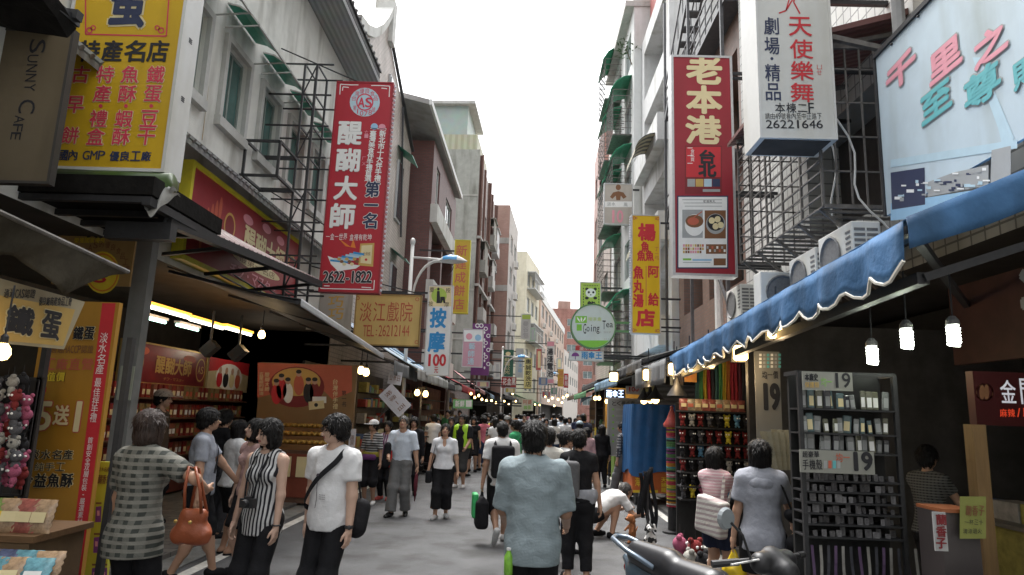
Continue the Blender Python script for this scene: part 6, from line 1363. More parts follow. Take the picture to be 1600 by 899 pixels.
p = at(657, 640, 19.2); r = thing('lamp_post', 'thin black post carrying two bright bulbs beside a parked motorbike', 'lamp post', (p.x, 19.2, 0)); z = at(658, 612, 19.2).z; m = MB(); m.tube([(0, 0, 0), (0, 0, z + .1)], .02, 6); m.bar((-.15, 0, z + .1), (.15, 0, z + .1), .03); m.build('pole', STEEL, r, local=True); MB().lathe((0, 0, 0), [(.2, 0), (.2, .03), (.03, .05)], 12).build('base', STEEL, r, local=True)
CLUT = [pm('clutter_%d' % i, c, .5, .3, 8) for i, c in enumerate([(.4, .06, .05), (.42, .36, .1), (.1, .25, .12), (.08, .14, .3), (.45, .43, .4), (.12, .08, .05), (.45, .2, .05)])]
def stall(label, x0, x1, y0, y1, wallx, seed, back=(.1, .08, .06)):
    """a shop stall: counter, shelf with boxes of goods as parts, a price board and a back panel"""
    random.seed(seed); r = thing('street_stall', label, 'stall', ((x0 + x1) / 2, (y0 + y1) / 2, 0), 0)
    MB().box(x0, x1, y0, y1, .05, .82).build('counter', CLUT[seed % 7], r)
    MB().box(min(x0, x1) - .03, max(x0, x1) + .03, y0 - .03, y1 + .03, .822, .86).build('counter_top', pm('stall_top', (.2, .18, .15), .5), r)
    s_ = 1 if wallx > x0 else -1
    MB().box(wallx - .03, wallx + .03, y0, y1, .05, 2.7).build('back_panel', pm('stall_back_%d' % seed, back, .7, .4, 2.5), r)
    for z in (1.3, 1.75, 2.15):
        MB().box(wallx - .3, wallx + .3, y0 + .1, y1 - .1, z, z + .02).build('shelf', STEEL, r)
    k = 0
    for z in (.861, 1.322, 1.772, 2.172):
        y = y0 + .15
        while y < y1 - .3:
            w_ = random.uniform(.18, .4); h = random.uniform(.1, .28); x = (x0 + x1) / 2 if z < 1 else wallx - s_ * .12
            if k < 40: MB().box(x - .13, x + .13, y, y + w_, z, z + h).build('goods_box', random.choice(CLUT), r)
            y += w_ + random.uniform(.02, .1); k += 1
    m = MB(); yb = random.uniform(y0 + .3, y1 - .9); xx = x0 if abs(x0) < abs(x1) else x1
    m.box(xx - .02 * s_, xx, yb, yb + .6, .9, 1.25); m.build('price_board', random.choice([MATS['t_cream'], MATS['t_yel'], MATS['t_wht']]), r)
    return r
stall('dark stall of bags and lights behind the white placards', -4.3, -3.5, 14.3, 17.6, -4.7, 1, (.02, .02, .022))
stall('stall with brown counter under the blue and white awning', -4.2, -3.4, 18.6, 22, -4.6, 5)
stall('stall beside the lime vest with green goods', -4.0, -3.3, 22.8, 26, -4.4, 2)
stall('stall glowing under the red awning', -3.7, -3.0, 27, 33.5, -4.1, 3, (.2, .08, .05))
stall('stall under the pink awning', -3.5, -2.8, 34.4, 38.3, -3.9, 6)
stall('stall under the grey-green awning on the tower side', 3.2, 3.7, 28.4, 34.5, 4.2, 9 % 7, (.2, .12, .05))
stall('stall with green goods under the pale blue awning', 3.5, 4.0, 21.2, 22.0, 4.3, 16)
stall('stall under the brown awning at the bend', 3.3, 3.9, 35.5, 44, 4.3, 4, (.25, .14, .06))
r, b = flat_sign('lit_sign', 'small green and white lit sign behind the man in the lime vest', (708, 624), (738, 625), (708, 638), 22, face('litgreen', (.2, .5, .2)), None, .08); b.text('新鮮', 711, 626, 726, 636, 't_wht', off=.03); b.rect(728, 626, 737, 636, 't_wht'); b.finish(r)
r = thing('overhead_cable', 'thin cable slung from the brick house to the ochre cake sign', 'cable', (-3, 26, 8)); m = MB(); a, c = Vector((-3.95, 33, 8.4)), at(722, 375, 24.1); m.tube([a.lerp(c, i / 8) - Vector((0, 0, .25 * math.sin(math.pi * i / 8))) for i in range(9)], .02, 5); m.build('wire', STEEL, r)
r = thing('overhead_cable', 'bundle of black cables sagging below the tall red sign', 'cable', (-4, 14, 4)); m = MB()
for k in range(4):
    a, c = Vector((-4.7, 9 + k, 3.7 + .1 * k)), Vector((-3.9, 20, 3.9 + .1 * k)); m.tube([a.lerp(c, i / 10) - Vector((0, 0, (.3 + .1 * k) * math.sin(math.pi * i / 10))) for i in range(11)], .015, 5)
m.build('wire', STEEL, r)
r = thing('overhead_cable', 'loose white cables dangling below the barred cage', 'cable', (3.6, 8, 4.5)); m = MB()
for k in range(2):
    a, c = Vector((3.5, 7.3 + .3 * k, 5.2)), Vector((3.9, 7.0 + k, 3.6)); m.tube([a.lerp(c, i / 10) + Vector((.08 * math.sin(i), 0, -.2 * math.sin(math.pi * i / 10))) for i in range(11)], .012, 5)
m.build('wire', FR_W, r)
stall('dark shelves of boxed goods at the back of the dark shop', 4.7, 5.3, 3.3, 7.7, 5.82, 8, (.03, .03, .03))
for k in range(10):
    p = at(1212 + (k % 5) * 7, 735 - (k // 5) * 6, 6.3 + .05 * k); m = MB(); m.sheet(lambda u, v: p + Vector(((u - .5) * .05 * (1 + v) + (.02 * k - .08) * v, .02 * math.sin(u * 3), .34 * v)), 3, 4)
    o = m.build('paper_fan', pm('fan_paper', (.26, .24, .17), .8, .2, 10)); recenter(o, p); o.modifiers.new('t', 'SOLIDIFY').thickness = .006; tag(o, 'cream folded paper fan in the bunch beside the grey hooded woman', 'fan', 'paper fans in a bunch')
random.seed(41); k = 0
def facade_ac(B, spots, d=.3):
    L = B['L']; a = B.rotation_euler.z; ux = Vector((math.cos(a), math.sin(a), 0)); n_ = Vector((math.sin(a), -math.cos(a), 0))
    for x, z, lab in spots: dup(AC0, Vector(B.location) + ux * (x * L) + n_ * d + Vector((0, 0, z)), a, lab)
facade_ac(B4, [(.3, 6.2, 'air conditioner low on the concrete block, first along its front'), (.55, 9.3, 'air conditioner at mid height of the concrete block'), (.82, 12.4, 'air conditioner high on the concrete block near the brick tower'), (.8, 6.3, 'air conditioner low on the concrete block near the brick tower')])
facade_ac(B5, [(.5, 6.0, 'air conditioner lowest on the grey tower front'), (.5, 8.8, 'air conditioner second lowest on the grey tower front'), (.52, 11.5, 'air conditioner third up on the grey tower front'), (.5, 14.3, 'air conditioner topmost on the grey tower front')])
facade_ac(B7, [(x, z, 'air conditioner on the orange-beige terrace, %s floor, %s' % (f, w_)) for z, f in ((6.2, 'lowest'), (9.3, 'middle'), (12.4, 'top')) for x, w_ in ((.06, 'by the cream block'), (.3, 'a third along'), (.55, 'past its middle'))])
facade_ac(RD, [(.35, 5.2, 'air conditioner lowest on the white tower'), (.35, 11.2, 'air conditioner between green canopies of the white tower')])
for i, (px, py, w_, h, Y, c, lab) in enumerate(((772, 566, 10, 26, 40, (.5, .5, .47), 'blank pale board past the purple sign'), (838, 545, 9, 34, 58, (.5, .12, .1), 'narrow faded red board far along the left row'), (842, 590, 14, 12, 46, (.12, .2, .4), 'small blue board low over the far bulbs'), (790, 606, 16, 8, 30, (.5, .4, .1), 'low yellow strip board by the red awning'), (848, 612, 12, 9, 50, (.5, .1, .1), 'tiny red board near the bend'), (870, 560, 8, 16, 70, (.5, .5, .48), 'tiny white board before the red brick block'), (828, 512, 9, 22, 62, (.3, .42, .3), 'pale green board high on the far row'), (745, 596, 20, 9, 27, (.5, .2, .25), 'low pink strip board under the purple sign'), (861, 606, 10, 10, 44, (.1, .3, .2), 'tiny green board by the battery sign'))):
    r, b = flat_sign('hanging_sign', lab, (px, py), (px + w_, py), (px - 1, py + h), Y, pm('board_%d' % i, c, .5, .2, 3, dirt=.3), FR_AL, .12, .03); b.rect(px + w_ * .25, py + h * .12, px + w_ * .75, py + h * .88, 't_cream' if i % 2 else 't_grey'); b.finish(r, default='print'); m = MB(); m.bar((r.location.x, Y + .06, r.location.z + .3), (r.location.x - 2.5, Y + .06, r.location.z + .3), .05); m.build('bracket', STEEL, r)
# ================================================================ people: smooth bodies from blended tapered limbs
def surfnet(D, org, h):
    n = D.shape; c = lambda a: D[a[0]:n[0] - 1 + a[0], a[1]:n[1] - 1 + a[1], a[2]:n[2] - 1 + a[2]]
    K = [(x, y, z) for x in (0, 1) for y in (0, 1) for z in (0, 1)]; cnt = sum((c(k) < 0).astype(np.int8) for k in K)
    act = (cnt > 0) & (cnt < 8); ijk = np.argwhere(act)
    if not len(ijk): return np.zeros((0, 3)), []
    idx = -np.ones(act.shape, dtype=np.int64); idx[act] = np.arange(len(ijk)); acc = np.zeros((len(ijk), 3)); num = np.zeros(len(ijk)); vals = {k: c(k)[act] for k in K}
    for p in K:
        for ax in range(3):
            if p[ax]: continue
            q = list(p); q[ax] = 1; q = tuple(q); a, b = vals[p], vals[q]; cr = (a < 0) != (b < 0); t = np.where(cr, a / np.where(cr, a - b, 1), 0)
            pos = np.array(p, float)[None] + t[:, None] * (np.array(q) - np.array(p))[None]; acc += np.where(cr[:, None], pos, 0); num += cr
    V = org + h * (ijk + acc / num[:, None]); Q = []
    neg = D < 0
    for ax in range(3):
        a1, a2 = (ax + 1) % 3, (ax + 2) % 3; s0 = [slice(None)] * 3; s1 = [slice(None)] * 3; s0[ax] = slice(0, -1); s1[ax] = slice(1, None)
        for s in (s0, s1): s[a1] = slice(1, -1); s[a2] = slice(1, -1)
        A, B = neg[tuple(s0)], neg[tuple(s1)]; e = np.argwhere(A != B)
        if not len(e): continue
        fl = A[tuple(e.T)]; e = e.copy(); e[:, a1] += 1; e[:, a2] += 1
        def cell(d1, d2): f = e.copy(); f[:, a1] -= d1; f[:, a2] -= d2; return idx[f[:, 0], f[:, 1], f[:, 2]]
        q = np.stack([cell(1, 1), cell(0, 1), cell(0, 0), cell(1, 0)], 1); q[~fl] = q[~fl][:, ::-1]; Q.append(q)
    return V, np.concatenate(Q).tolist()
class Blob:
    def __init__(s): s.p = []
    def cap(s, a, b, ra, rb, k=.02, ky=1., M=None, cut=None, op='u'): s.p.append(dict(t='c', a=np.array(a, float), b=np.array(b, float), ra=ra, rb=rb, k=k, ky=ky, M=M, cut=cut, op=op)); return s
    def ell(s, c, r, k=.02, M=None, op='u', cut=None): s.p.append(dict(t='e', a=np.array(c, float), b=np.array(c, float), r=np.array(r, float), ra=max(r), rb=max(r), k=k, ky=1., M=M, op=op, cut=cut)); return s
    def box(s, c, hs, r, M=None, k=.02): s.p.append(dict(t='b', a=np.array(c, float), b=np.array(c, float), hs=np.array(hs, float), r=r, ra=float(np.linalg.norm(hs)) + r, rb=float(np.linalg.norm(hs)) + r, k=k, ky=1., M=M, cut=None, op='u')); return s
    def mesh(s, h, planes=(), noise=0., nf=18., seed=0, nstretch=(1, 1, 1)):
        lo, hi = np.full(3, 9.), np.full(3, -9.); bbs = []
        for p in s.p:
            pts = np.stack([p['a'], p['b']]); R_ = np.array([p['ra'], p['rb']])[:, None]
            if p['t'] == 'e' and p['M'] is None: b0, b1 = p['a'] - p['r'], p['a'] + p['r']
            else:
                if p['M'] is not None: pts = pts @ p['M'][:3, :3].T + p['M'][:3, 3]
                b0, b1 = (pts - R_).min(0), (pts + R_).max(0)
            bbs.append((b0, b1))
            if p['op'] == 'u': lo = np.minimum(lo, b0); hi = np.maximum(hi, b1)
        lo -= 2.5 * h + noise; hi += 2.5 * h + noise; n = np.ceil((hi - lo) / h).astype(int) + 1
        D = np.full(n, .2); ax = [lo[i] + h * np.arange(n[i]) for i in range(3)]
        for p, (b0, b1) in zip(s.p, bbs):
            m = p['k'] + 2.5 * h + .02; i0 = np.clip(np.floor((b0 - m - lo) / h).astype(int), 0, n - 1); i1 = np.clip(np.ceil((b1 + m - lo) / h).astype(int) + 1, 1, n)
            if (i1 <= i0).any(): continue
            X, Y, Z = (ax[0][i0[0]:i1[0], None, None], ax[1][None, i0[1]:i1[1], None], ax[2][None, None, i0[2]:i1[2]])
            Xw, Yw, Zw = X, Y, Z
            if p['M'] is not None:
                Rm, T = p['M'][:3, :3], p['M'][:3, 3]; x, y, z = X - T[0], Y - T[1], Z - T[2]
                X, Y, Z = (Rm[0, i] * x + Rm[1, i] * y + Rm[2, i] * z for i in range(3))
            a, b = p['a'], p['b']
            if p['t'] == 'c':
                d = b - a; ky = p['ky']; x, y, z = X - a[0], (Y - a[1]) / ky, Z - a[2]; dy = d[1] / ky; L2 = d[0] ** 2 + dy ** 2 + d[2] ** 2 + 1e-9
                t = np.clip((x * d[0] + y * dy + z * d[2]) / L2, 0, 1); q = np.sqrt((x - t * d[0]) ** 2 + (y - t * dy) ** 2 + (z - t * d[2]) ** 2) - (p['ra'] + (p['rb'] - p['ra']) * t); q = q * (.5 + .5 * ky)
            elif p['t'] == 'b':
                x, y, z = (np.abs(W_ - a[i]) - p['hs'][i] for i, W_ in enumerate((X, Y, Z))); q = np.sqrt(np.maximum(x, 0) ** 2 + np.maximum(y, 0) ** 2 + np.maximum(z, 0) ** 2) + np.minimum(np.maximum(np.maximum(x, y), z), 0) - p['r']
            else:
                r = p['r']; x, y, z = X - a[0], Y - a[1], Z - a[2]; g = np.sqrt((x / r[0]) ** 2 + (y / r[1]) ** 2 + (z / r[2]) ** 2); g2 = np.sqrt((x / r[0] ** 2) ** 2 + (y / r[1] ** 2) ** 2 + (z / r[2] ** 2) ** 2) + 1e-6; q = g * (g - 1) / g2
            if p['cut'] is not None:
                for cp, cn in (p['cut'] if isinstance(p['cut'], list) else [p['cut']]):
                    q = np.maximum(q, (Xw - cp[0]) * cn[0] + (Yw - cp[1]) * cn[1] + (Zw - cp[2]) * cn[2])
            sub = D[i0[0]:i1[0], i0[1]:i1[1], i0[2]:i1[2]]; k = p['k']
            if p['op'] == 'u':
                e = np.maximum(k - np.abs(sub - q), 0) / k; sub[...] = np.minimum(sub, q) - e * e * k * .25
            else:
                q = -q; e = np.maximum(k - np.abs(sub - q), 0) / k; sub[...] = np.maximum(sub, q) + e * e * k * .25
        X, Y, Z = ax[0][:, None, None], ax[1][None, :, None], ax[2][None, None, :]
        if noise:
            rs = np.random.RandomState(seed); w_ = 0
            for i in range(11):
                v = rs.normal(size=3); v /= np.linalg.norm(v); f = nf * rs.uniform(.7, 3.2); v = v * np.array(nstretch); w_ = w_ + np.sin(f * (X * v[0] + Y * v[1] + Z * v[2]) + rs.uniform(0, 6.28)) / (1 + i * .25)
            D = D + noise * np.abs(w_) / 1.6 - noise * .5
        for cp, cn in planes: D = np.maximum(D, (X - cp[0]) * cn[0] + (Y - cp[1]) * cn[1] + (Z - cp[2]) * cn[2])
        return surfnet(D, lo, h)
def ik(a, b, l1, l2, pole):
    a, b, pole = (np.array(q, float) for q in (a, b, pole)); d = b - a; L = np.linalg.norm(d); L_ = min(L, (l1 + l2) * .999)
    u = d / max(L, 1e-6); b = a + u * L_; x = (l1 * l1 - l2 * l2 + L_ * L_) / (2 * L_); hgt = math.sqrt(max(l1 * l1 - x * x, 0)); w_ = pole - u * pole.dot(u); w_ /= np.linalg.norm(w_) + 1e-9
    return a + u * x + w_ * hgt, b
def rotm(ax, a):
    c, s_ = math.cos(a), math.sin(a); return np.array({'x': [[1, 0, 0], [0, c, -s_], [0, s_, c]], 'y': [[c, 0, s_], [0, 1, 0], [-s_, 0, c]], 'z': [[c, -s_, 0], [s_, c, 0], [0, 0, 1]]}[ax])
def frame(Rm, T): M = np.eye(4); M[:3, :3] = Rm; M[:3, 3] = T; return M
SKIN = pm('skin', (.42, .25, .17), .5, .06, 20, spec=.35); SKIN2 = pm('skin_tan', (.33, .19, .125), .5, .06, 20, spec=.35); SKIN3 = pm('skin_fair', (.5, .33, .25), .5, .05, 20, spec=.35)
LIPS = pm('lips', (.32, .1, .09), .45); HAIRK = pm('hair_black', (.006, .005, .005), .5, .4, 30, .8, bscale=90, spec=.25, stretch=(1, 1, .12)); HAIRB = pm('hair_brown', (.03, .015, .01), .45, .4, 30, .8, bscale=90, spec=.5, stretch=(1, 1, .12)); HAIRG = pm('hair_greying', (.05, .045, .042), .5, .6, 40, .4, bscale=90, stretch=(1, 1, .12)); EYE = pm('eye_dark', (.015, .01, .01), .2)
def fab(n, c, var=.12, bump=.4): return pm('fabric_' + n, c, .85, var, 18, bump, bscale=20, spec=.15)
BLKF = fab('black', (.014, .014, .016)); WHTF = fab('white', (.62, .62, .62), .05)
def meshobj(name, parts, mats, parent, smooth=True):
    """parts: list of (verts, faces, material indices or int)"""
    V, Fc, MI = [], [], []; o = 0
    for v, f, mi in parts:
        V += [tuple(p) for p in v]; Fc += [tuple(i + o for i in q) for q in f]; MI += ([mi] * len(f) if isinstance(mi, int) else list(mi)); o += len(v)
    me = bpy.data.meshes.new(name); me.from_pydata(V, [], Fc)
    for m in mats: me.materials.append(m)
    me.polygons.foreach_set('material_index', MI); me.polygons.foreach_set('use_smooth', [smooth] * len(Fc)); me.update()
    ob = bpy.data.objects.new(name, me); COL.objects.link(ob); ob.parent = parent; return ob
SCALE_H = 1.
class Person: pass
def person(label, px, py, Y, rz=0., sex='m', skin=None, feet=None, hands=None, pelvis=None, lean=0., turn=0., head=(0, 0), hair='short', hairm=None, top=None, topm=None, bottom=None, botm=None, shoes=None, shoem=None,
           fine=1, group=None, H=None, loc=None, width=1., elbow=None, roll=0., hipm=None, name='person', glasses=False, smile=0):
    """top: dict(kind, sleeve 0..2, hem, neck); bottom: dict(kind 'trouser'|'skirt', leg 0..2); lengths in body heights"""
    if loc is None:
        p = at(px, py, Y); H = H or p.z / 1.005; loc = (p.x, Y, 0)
    skin = skin or SKIN; f = sex == 'f'; h = (.011, .013, .018, .026)[fine] if fine < 4 else .03
    r = thing(name, label, 'person', loc, rz, group); P = Person(); P.root = r; P.H = H; P.Y = Y
    pel = np.array(pelvis or (0, 0, .52)); Rt = rotm('z', R(turn)) @ rotm('y', R(roll)) @ rotm('x', -R(lean)); W = width
    T = frame(Rt, (pel + 0) * H)
    sh = (.088 if f else .103) * W; tl = lambda x, y, z: np.array([x, y, z]) * H
    wp = lambda x, y, z: (Rt @ np.array([x, y, z]) + pel)
    sL, sR = wp(-sh, 0, .285), wp(sh, 0, .285); hL, hR = pel + rotm('z', R(turn)) @ np.array([-.05, 0, -.01]), pel + rotm('z', R(turn)) @ np.array([.05, 0, -.01])
    feet = feet or ((-.055, 0, .04), (.055, 0, .04)); hands = hands or ((-.15, .03, .42), (.15, .03, .42)); elbow = elbow or ((-.5, -1, -.2), (.5, -1, -.2))
    kL, aL = ik(hL, feet[0][:3], .245, .24, (-.05, 1, 0.1)); kR, aR = ik(hR, feet[1][:3], .245, .24, (.05, 1, 0.1))
    eL, wL = ik(sL, hands[0], .172, .15, elbow[0]); eR, wR = ik(sR, hands[1], .172, .15, elbow[1])
    P.wrist = (wL, wR); P.sh = (sL, sR); P.T = T; P.elb = (eL, eR)
    chestw, waistw, hipw = ((.078, .066, .083) if f else (.09, .082, .08)); chestw *= W; waistw *= W; hipw *= W
    def torso(B, g=0., M=T):
        B.cap(tl(-.04 * W, 0, .0), tl(.04 * W, 0, .0), (hipw * .72) * H + g, (hipw * .72) * H + g, .05, .95, M)
        B.cap(tl(0, 0, .03), tl(0, 0, .12), waistw * H * 1.05 + g, waistw * H + g, .05, .72, M)
        B.cap(tl(0, 0, .12), tl(0, -.003, .22), waistw * H + g, chestw * H + g, .05, .72, M)
        B.cap(tl(0, -.006, .22), tl(0, -.008, .262), chestw * H * 1.02 + g, chestw * H * .8 + g, .05, .74, M)
        B.cap(tl(-sh * .86, -.005, .275), tl(sh * .86, -.005, .275), .037 * H + g, .037 * H + g, .05, 1., M); B.cap(tl(-sh * .35, -.004, .296), tl(sh * .35, -.004, .296), .03 * H + g, .03 * H + g, .05, 1, M)
        if f:
            for s_ in (-1, 1): B.ell(tl(s_ * .036, .05, .21), np.array((.034, .028, .034)) * H + g, .03, M)
        for s_ in (-1, 1): B.ell(tl(s_ * .035, -.035, -.02), np.array((.045, .045, .05)) * H + g, .03, M)
    limbs = [(sL, eL, .031, .025), (eL, wL, .0255, .0165), (sR, eR, .031, .025), (eR, wR, .0255, .0165)]; lf = 1.0 if not f else .86
    legs = [(hL, kL, .054, .036), (kL, aL, .035, .021), (hR, kR, .054, .036), (kR, aR, .035, .021)]
    B = Blob(); torso(B)
    for a, b, ra, rb in limbs: B.cap(a * H, b * H, ra * H * lf * W ** .5, rb * H * lf, .025)
    for i, (a, b, ra, rb) in enumerate(legs):
        B.cap(a * H, b * H, ra * H * W ** .5, rb * H, .03)
        if i % 2: q = a + (b - a) * .3; d = np.array([0, -.012, 0]); B.ell((q + d) * H, np.array((.03, .034, .06)) * H, .03)
    fdirs = []
    for i, (a, ft) in enumerate(((aL, feet[0]), (aR, feet[1]))):
        pit = R(ft[3]) if len(ft) > 3 else 0.; yaw = R(ft[4]) if len(ft) > 4 else R((14, -14)[i]) ; d = np.array([-math.sin(yaw) * math.cos(pit), math.cos(yaw) * math.cos(pit), math.sin(pit)]); fdirs.append((a, d)); n_ = np.array([0, -math.sin(pit), math.cos(pit)])
        B.cap((a - d * .02 - n_ * .015) * H, (a + d * .085 - n_ * .022) * H, .022 * H, .018 * H, .02)
    nb = wp(0, -.004, .29); hc = wp(0, .012, .41); hd = frame(rotm('z', R(turn + head[0])) @ rotm('x', -R(lean * .35 + head[1])), hc * H); P.HM = hd
    B.cap(nb * H, (hc + (nb - hc) * .25) * H, .034 * H * lf, .03 * H * lf, .02)
    parts = []
    v, fc = B.mesh(h); parts.append((v, fc, 0))
    hh = min(h, .0075) if fine < 3 else .014; hs = H * (1 if H > 1.2 else 1)
    Hd = Blob(); E = lambda c, rr, k=.012, op='u': Hd.ell(np.array(c) * H, np.array(rr) * H, k, None, op)
    E((0, -.004, .016), (.044, .055, .05)); E((0, .012, -.018), (.037, .042, .046), .02); E((0, .034, -.042), (.017, .014, .013), .02)
    Hd.cap(np.array((0, .05, -.002)) * H, np.array((0, .061, -.017)) * H, .0055 * H, .0085 * H, .008)
    for s_ in (-1, 1):
        E((s_ * .017, .057, .004), (.011, .009, .007), .008, 's'); E((s_ * .0425, -.004, -.006), (.006, .012, .017), .006); E((s_ * .022, .04, -.014), (.012, .01, .01), .012)
        E((s_ * .017, .0475, .003), (.008, .006, .005), .003)
    Hd.cap(np.array((-.011, .049, -.031)) * H, np.array((.011, .049, -.031)) * H, .0045 * H, .0045 * H, .006)
    Hd.cap(np.array((0, -.01, -.03)) * H, np.array((0, -.016, -.075)) * H, .03 * H * lf, .03 * H * lf, .02)
    v, fc = Hd.mesh(hh); v = np.array(v); cen = v[np.array(fc)].mean(1) / H if len(fc) else np.zeros((0, 3)); mi = np.zeros(len(fc), int)
    mi[(np.abs(cen[:, 2] + .031) < .0055) & (np.abs(cen[:, 0]) < .0135) & (cen[:, 1] > .045)] = 1
    for s_ in (-1, 1):
        mi[(np.abs(cen[:, 0] - s_ * .017) < .0085) & (np.abs(cen[:, 2] - .0025) < .0034) & (cen[:, 1] > .036)] = 2
        mi[(np.abs(cen[:, 0] - s_ * .018) < .011) & (np.abs(cen[:, 2] - .0155 - .0012 * 0) < .0026) & (cen[:, 1] > .036)] = 2
    v = v @ hd[:3, :3].T + hd[:3, 3]; parts.append((v, fc, mi.tolist()))
    for i, (e_, w_) in enumerate(((eL, wL), (eR, wR))):
        d = (w_ - e_); d /= np.linalg.norm(d); s_ = (-1, 1)[i]; side = np.array([0, 1, 0]) - d * d[1]; side /= np.linalg.norm(side); nrm = np.cross(d, side) * s_
        hm = h if fine > 2 else min(h, .0068); Hn = Blob(); Q = lambda a, b, c: (w_ + d * a + side * b + nrm * c) * H
        inn = -1 if np.dot(nrm, np.array([s_, 0, 0])) > 0 else 1
        Hn.cap(Q(.0, 0, 0), Q(.012, 0, 0), .0155 * H, .016 * H, .01); Hn.cap(Q(.014, .01, 0), Q(.045, .012, 0), .0105 * H, .0095 * H, .01); Hn.cap(Q(.014, -.008, 0), Q(.042, -.012, 0), .0105 * H, .009 * H, .01)
        for j, (b_, L) in enumerate(((.0155, .036), (.0055, .041), (-.0045, .038), (-.0145, .03))):
            Hn.cap(Q(.044, b_, 0), Q(.044 + L * .55, b_ * 1.08, inn * .006), .0051 * H, .0047 * H, .003); Hn.cap(Q(.044 + L * .55, b_ * 1.08, inn * .006), Q(.044 + L * .85, b_ * 1.05, inn * .018), .0047 * H, .0038 * H, .003)
        Hn.cap(Q(.012, .014, inn * .004), Q(.03, .028, inn * .01), .0075 * H, .006 * H, .006); Hn.cap(Q(.03, .028, inn * .01), Q(.047, .03, inn * .016), .006 * H, .0048 * H, .003)
        v, fc = Hn.mesh(hm); parts.append((v, fc, 0))
    P.body = meshobj('body', parts, [skin, LIPS, EYE], r)
    tp = dict(dict(sleeve=.62, hem=-.02, neck=.03, g=.014, noise=.004), **(top or {})); g = tp['g'] * H / 1.7
    if topm:
        C = Blob(); torso(C, g)
        if tp['hem'] < .01:
            C.cap(tl(0, 0, tp['hem'] - .01), tl(0, 0, .1), hipw * H + g + tp.get('flare', .004) * H, waistw * H + g, .05, .92, T)
        for (a, b, ra, rb), (b2, c2, rc, rd) in ((limbs[0], limbs[1]), (limbs[2], limbs[3])):
            sl = tp['sleeve']
            if sl <= 0.01: continue
            q = a + (b - a) * min(sl, 1); d = (b - a) / np.linalg.norm(b - a)
            C.cap(a * H, (a + (b - a) * min(1, sl + .1)) * H, ra * H * lf + g * 1.15, (rb * lf * H + g * (1.6 if sl < 1 else 1.)), .03, cut=None if sl >= 1 else (q * H, d))
            if sl > 1: q = b2 + (c2 - b2) * (sl - 1); d = (c2 - b2) / np.linalg.norm(c2 - b2); C.cap(b2 * H, (b2 + (c2 - b2) * min(1, sl - .9)) * H, rc * H * lf + g, rd * H * lf + g, .03, cut=(q * H, d))
        if tp['sleeve'] <= .01:
            for s_, S_ in ((-1, sL), (1, sR)): C.ell((S_ + (Rt @ np.array([s_ * .012, 0, .005]))) * H, np.array((.034, .05, .055)) * H, .008, None, 's')
        nk = tp['neck']; C.ell(tl(0, .012, .33), np.array((nk + .008, nk + .012, nk)) * H, .008, T, 's')
        if tp.get('vneck'): C.ell(tl(0, .075, .29), np.array((.024, .04, .055)) * H, .008, T, 's')
        if tp.get('collar'):
            for s_ in (-1, 1): C.cap(tl(s_ * .032, -.022, .32), tl(s_ * .016, .042, .292), .0105 * H, .009 * H, .006, 1, T)
            C.cap(tl(-.03, -.03, .322), tl(.03, -.03, .322), .011 * H, .011 * H, .006, 1, T)
        up = Rt @ np.array([0, 0, 1.]); hem = (Rt @ np.array([0, 0, tp['hem']]) + pel) * H
        v, fc = C.mesh(h, [(hem, -up)], tp['noise'] * (1 if fine < 3 else .5), 22, seed=len(label)); P.top = meshobj('top', [(v, fc, 0)], [topm], r)
    bt = dict(dict(kind='trouser', leg=1.95, g=.016, noise=.003, waist=.055), **(bottom or {})); g = bt['g'] * H / 1.7
    if botm:
        C = Blob()
        C.cap(tl(-.04 * W, 0, .0), tl(.04 * W, 0, .0), hipw * .72 * H + g * .7, hipw * .72 * H + g * .7, .05, .95, T); C.cap(tl(0, 0, .02), tl(0, 0, .1), waistw * H * 1.05 + g * .35, waistw * H + g * .35, .05, .74, T)
        for s_ in (-1, 1): C.ell(tl(s_ * .035, -.035, -.02), np.array((.045, .045, .05)) * H + g * .6, .03, T)
        if bt['kind'] == 'skirt':
            kz = (hL + hR) / 2; q = kz + ((kL + kR) / 2 - kz) * bt['leg']; d = (q - kz); dn = d / np.linalg.norm(d)
            C.cap(kz * H, (q + dn * .05) * H, hipw * H + g, (hipw + .022) * H + g, .04, .8, None, (q * H, dn))
            for a, b, ra, rb in (legs[0], legs[2]): C.cap(a * H, b * H, ra * H + g, rb * H + g, .05, cut=(q * H, dn))
        else:
            for (a, b, ra, rb), (b2, c2, rc, rd) in ((legs[0], legs[1]), (legs[2], legs[3])):
                sl = bt['leg']; d = (b - a) / np.linalg.norm(b - a); q = a + (b - a) * min(sl, 1)
                C.cap(a * H, (a + (b - a) * min(1, sl + .05)) * H, ra * H * W ** .5 + g * .8, rb * H + g * (1 if sl >= 1 else 1.9), .035, cut=None if sl >= 1 else (q * H, d))
                if sl > 1: C.ell(b2 * H, np.full(3, rb * H + g + .012), .03)
                if sl > 1.5: C.ell((b2 + (c2 - b2) * .3) * H + np.array([0, -.014, 0]), np.array((.03, .036, .06)) * H + g, .03)
                if sl > 1: q = b2 + (c2 - b2) * (sl - 1); d = (c2 - b2) / np.linalg.norm(c2 - b2); C.cap(b2 * H, (b2 + (c2 - b2) * min(1.0, sl - .95)) * H, rc * H + g, max(rd * H + g * bt.get('cuff', 1.3), rc * H * bt.get('wide', .5)), .03, cut=(q * H, d))
        up = Rt @ np.array([0, 0, 1.]); wz = (Rt @ np.array([0, 0, bt['waist']]) + pel) * H
        v, fc = C.mesh(h, [(wz, up)], bt['noise'] * (1 if fine < 3 else .5), 20, seed=len(label) + 5); P.bottom = meshobj('skirt' if bt['kind'] == 'skirt' else ('shorts' if bt['leg'] < 1.3 else 'trousers'), [(v, fc, 0)], [botm], r)
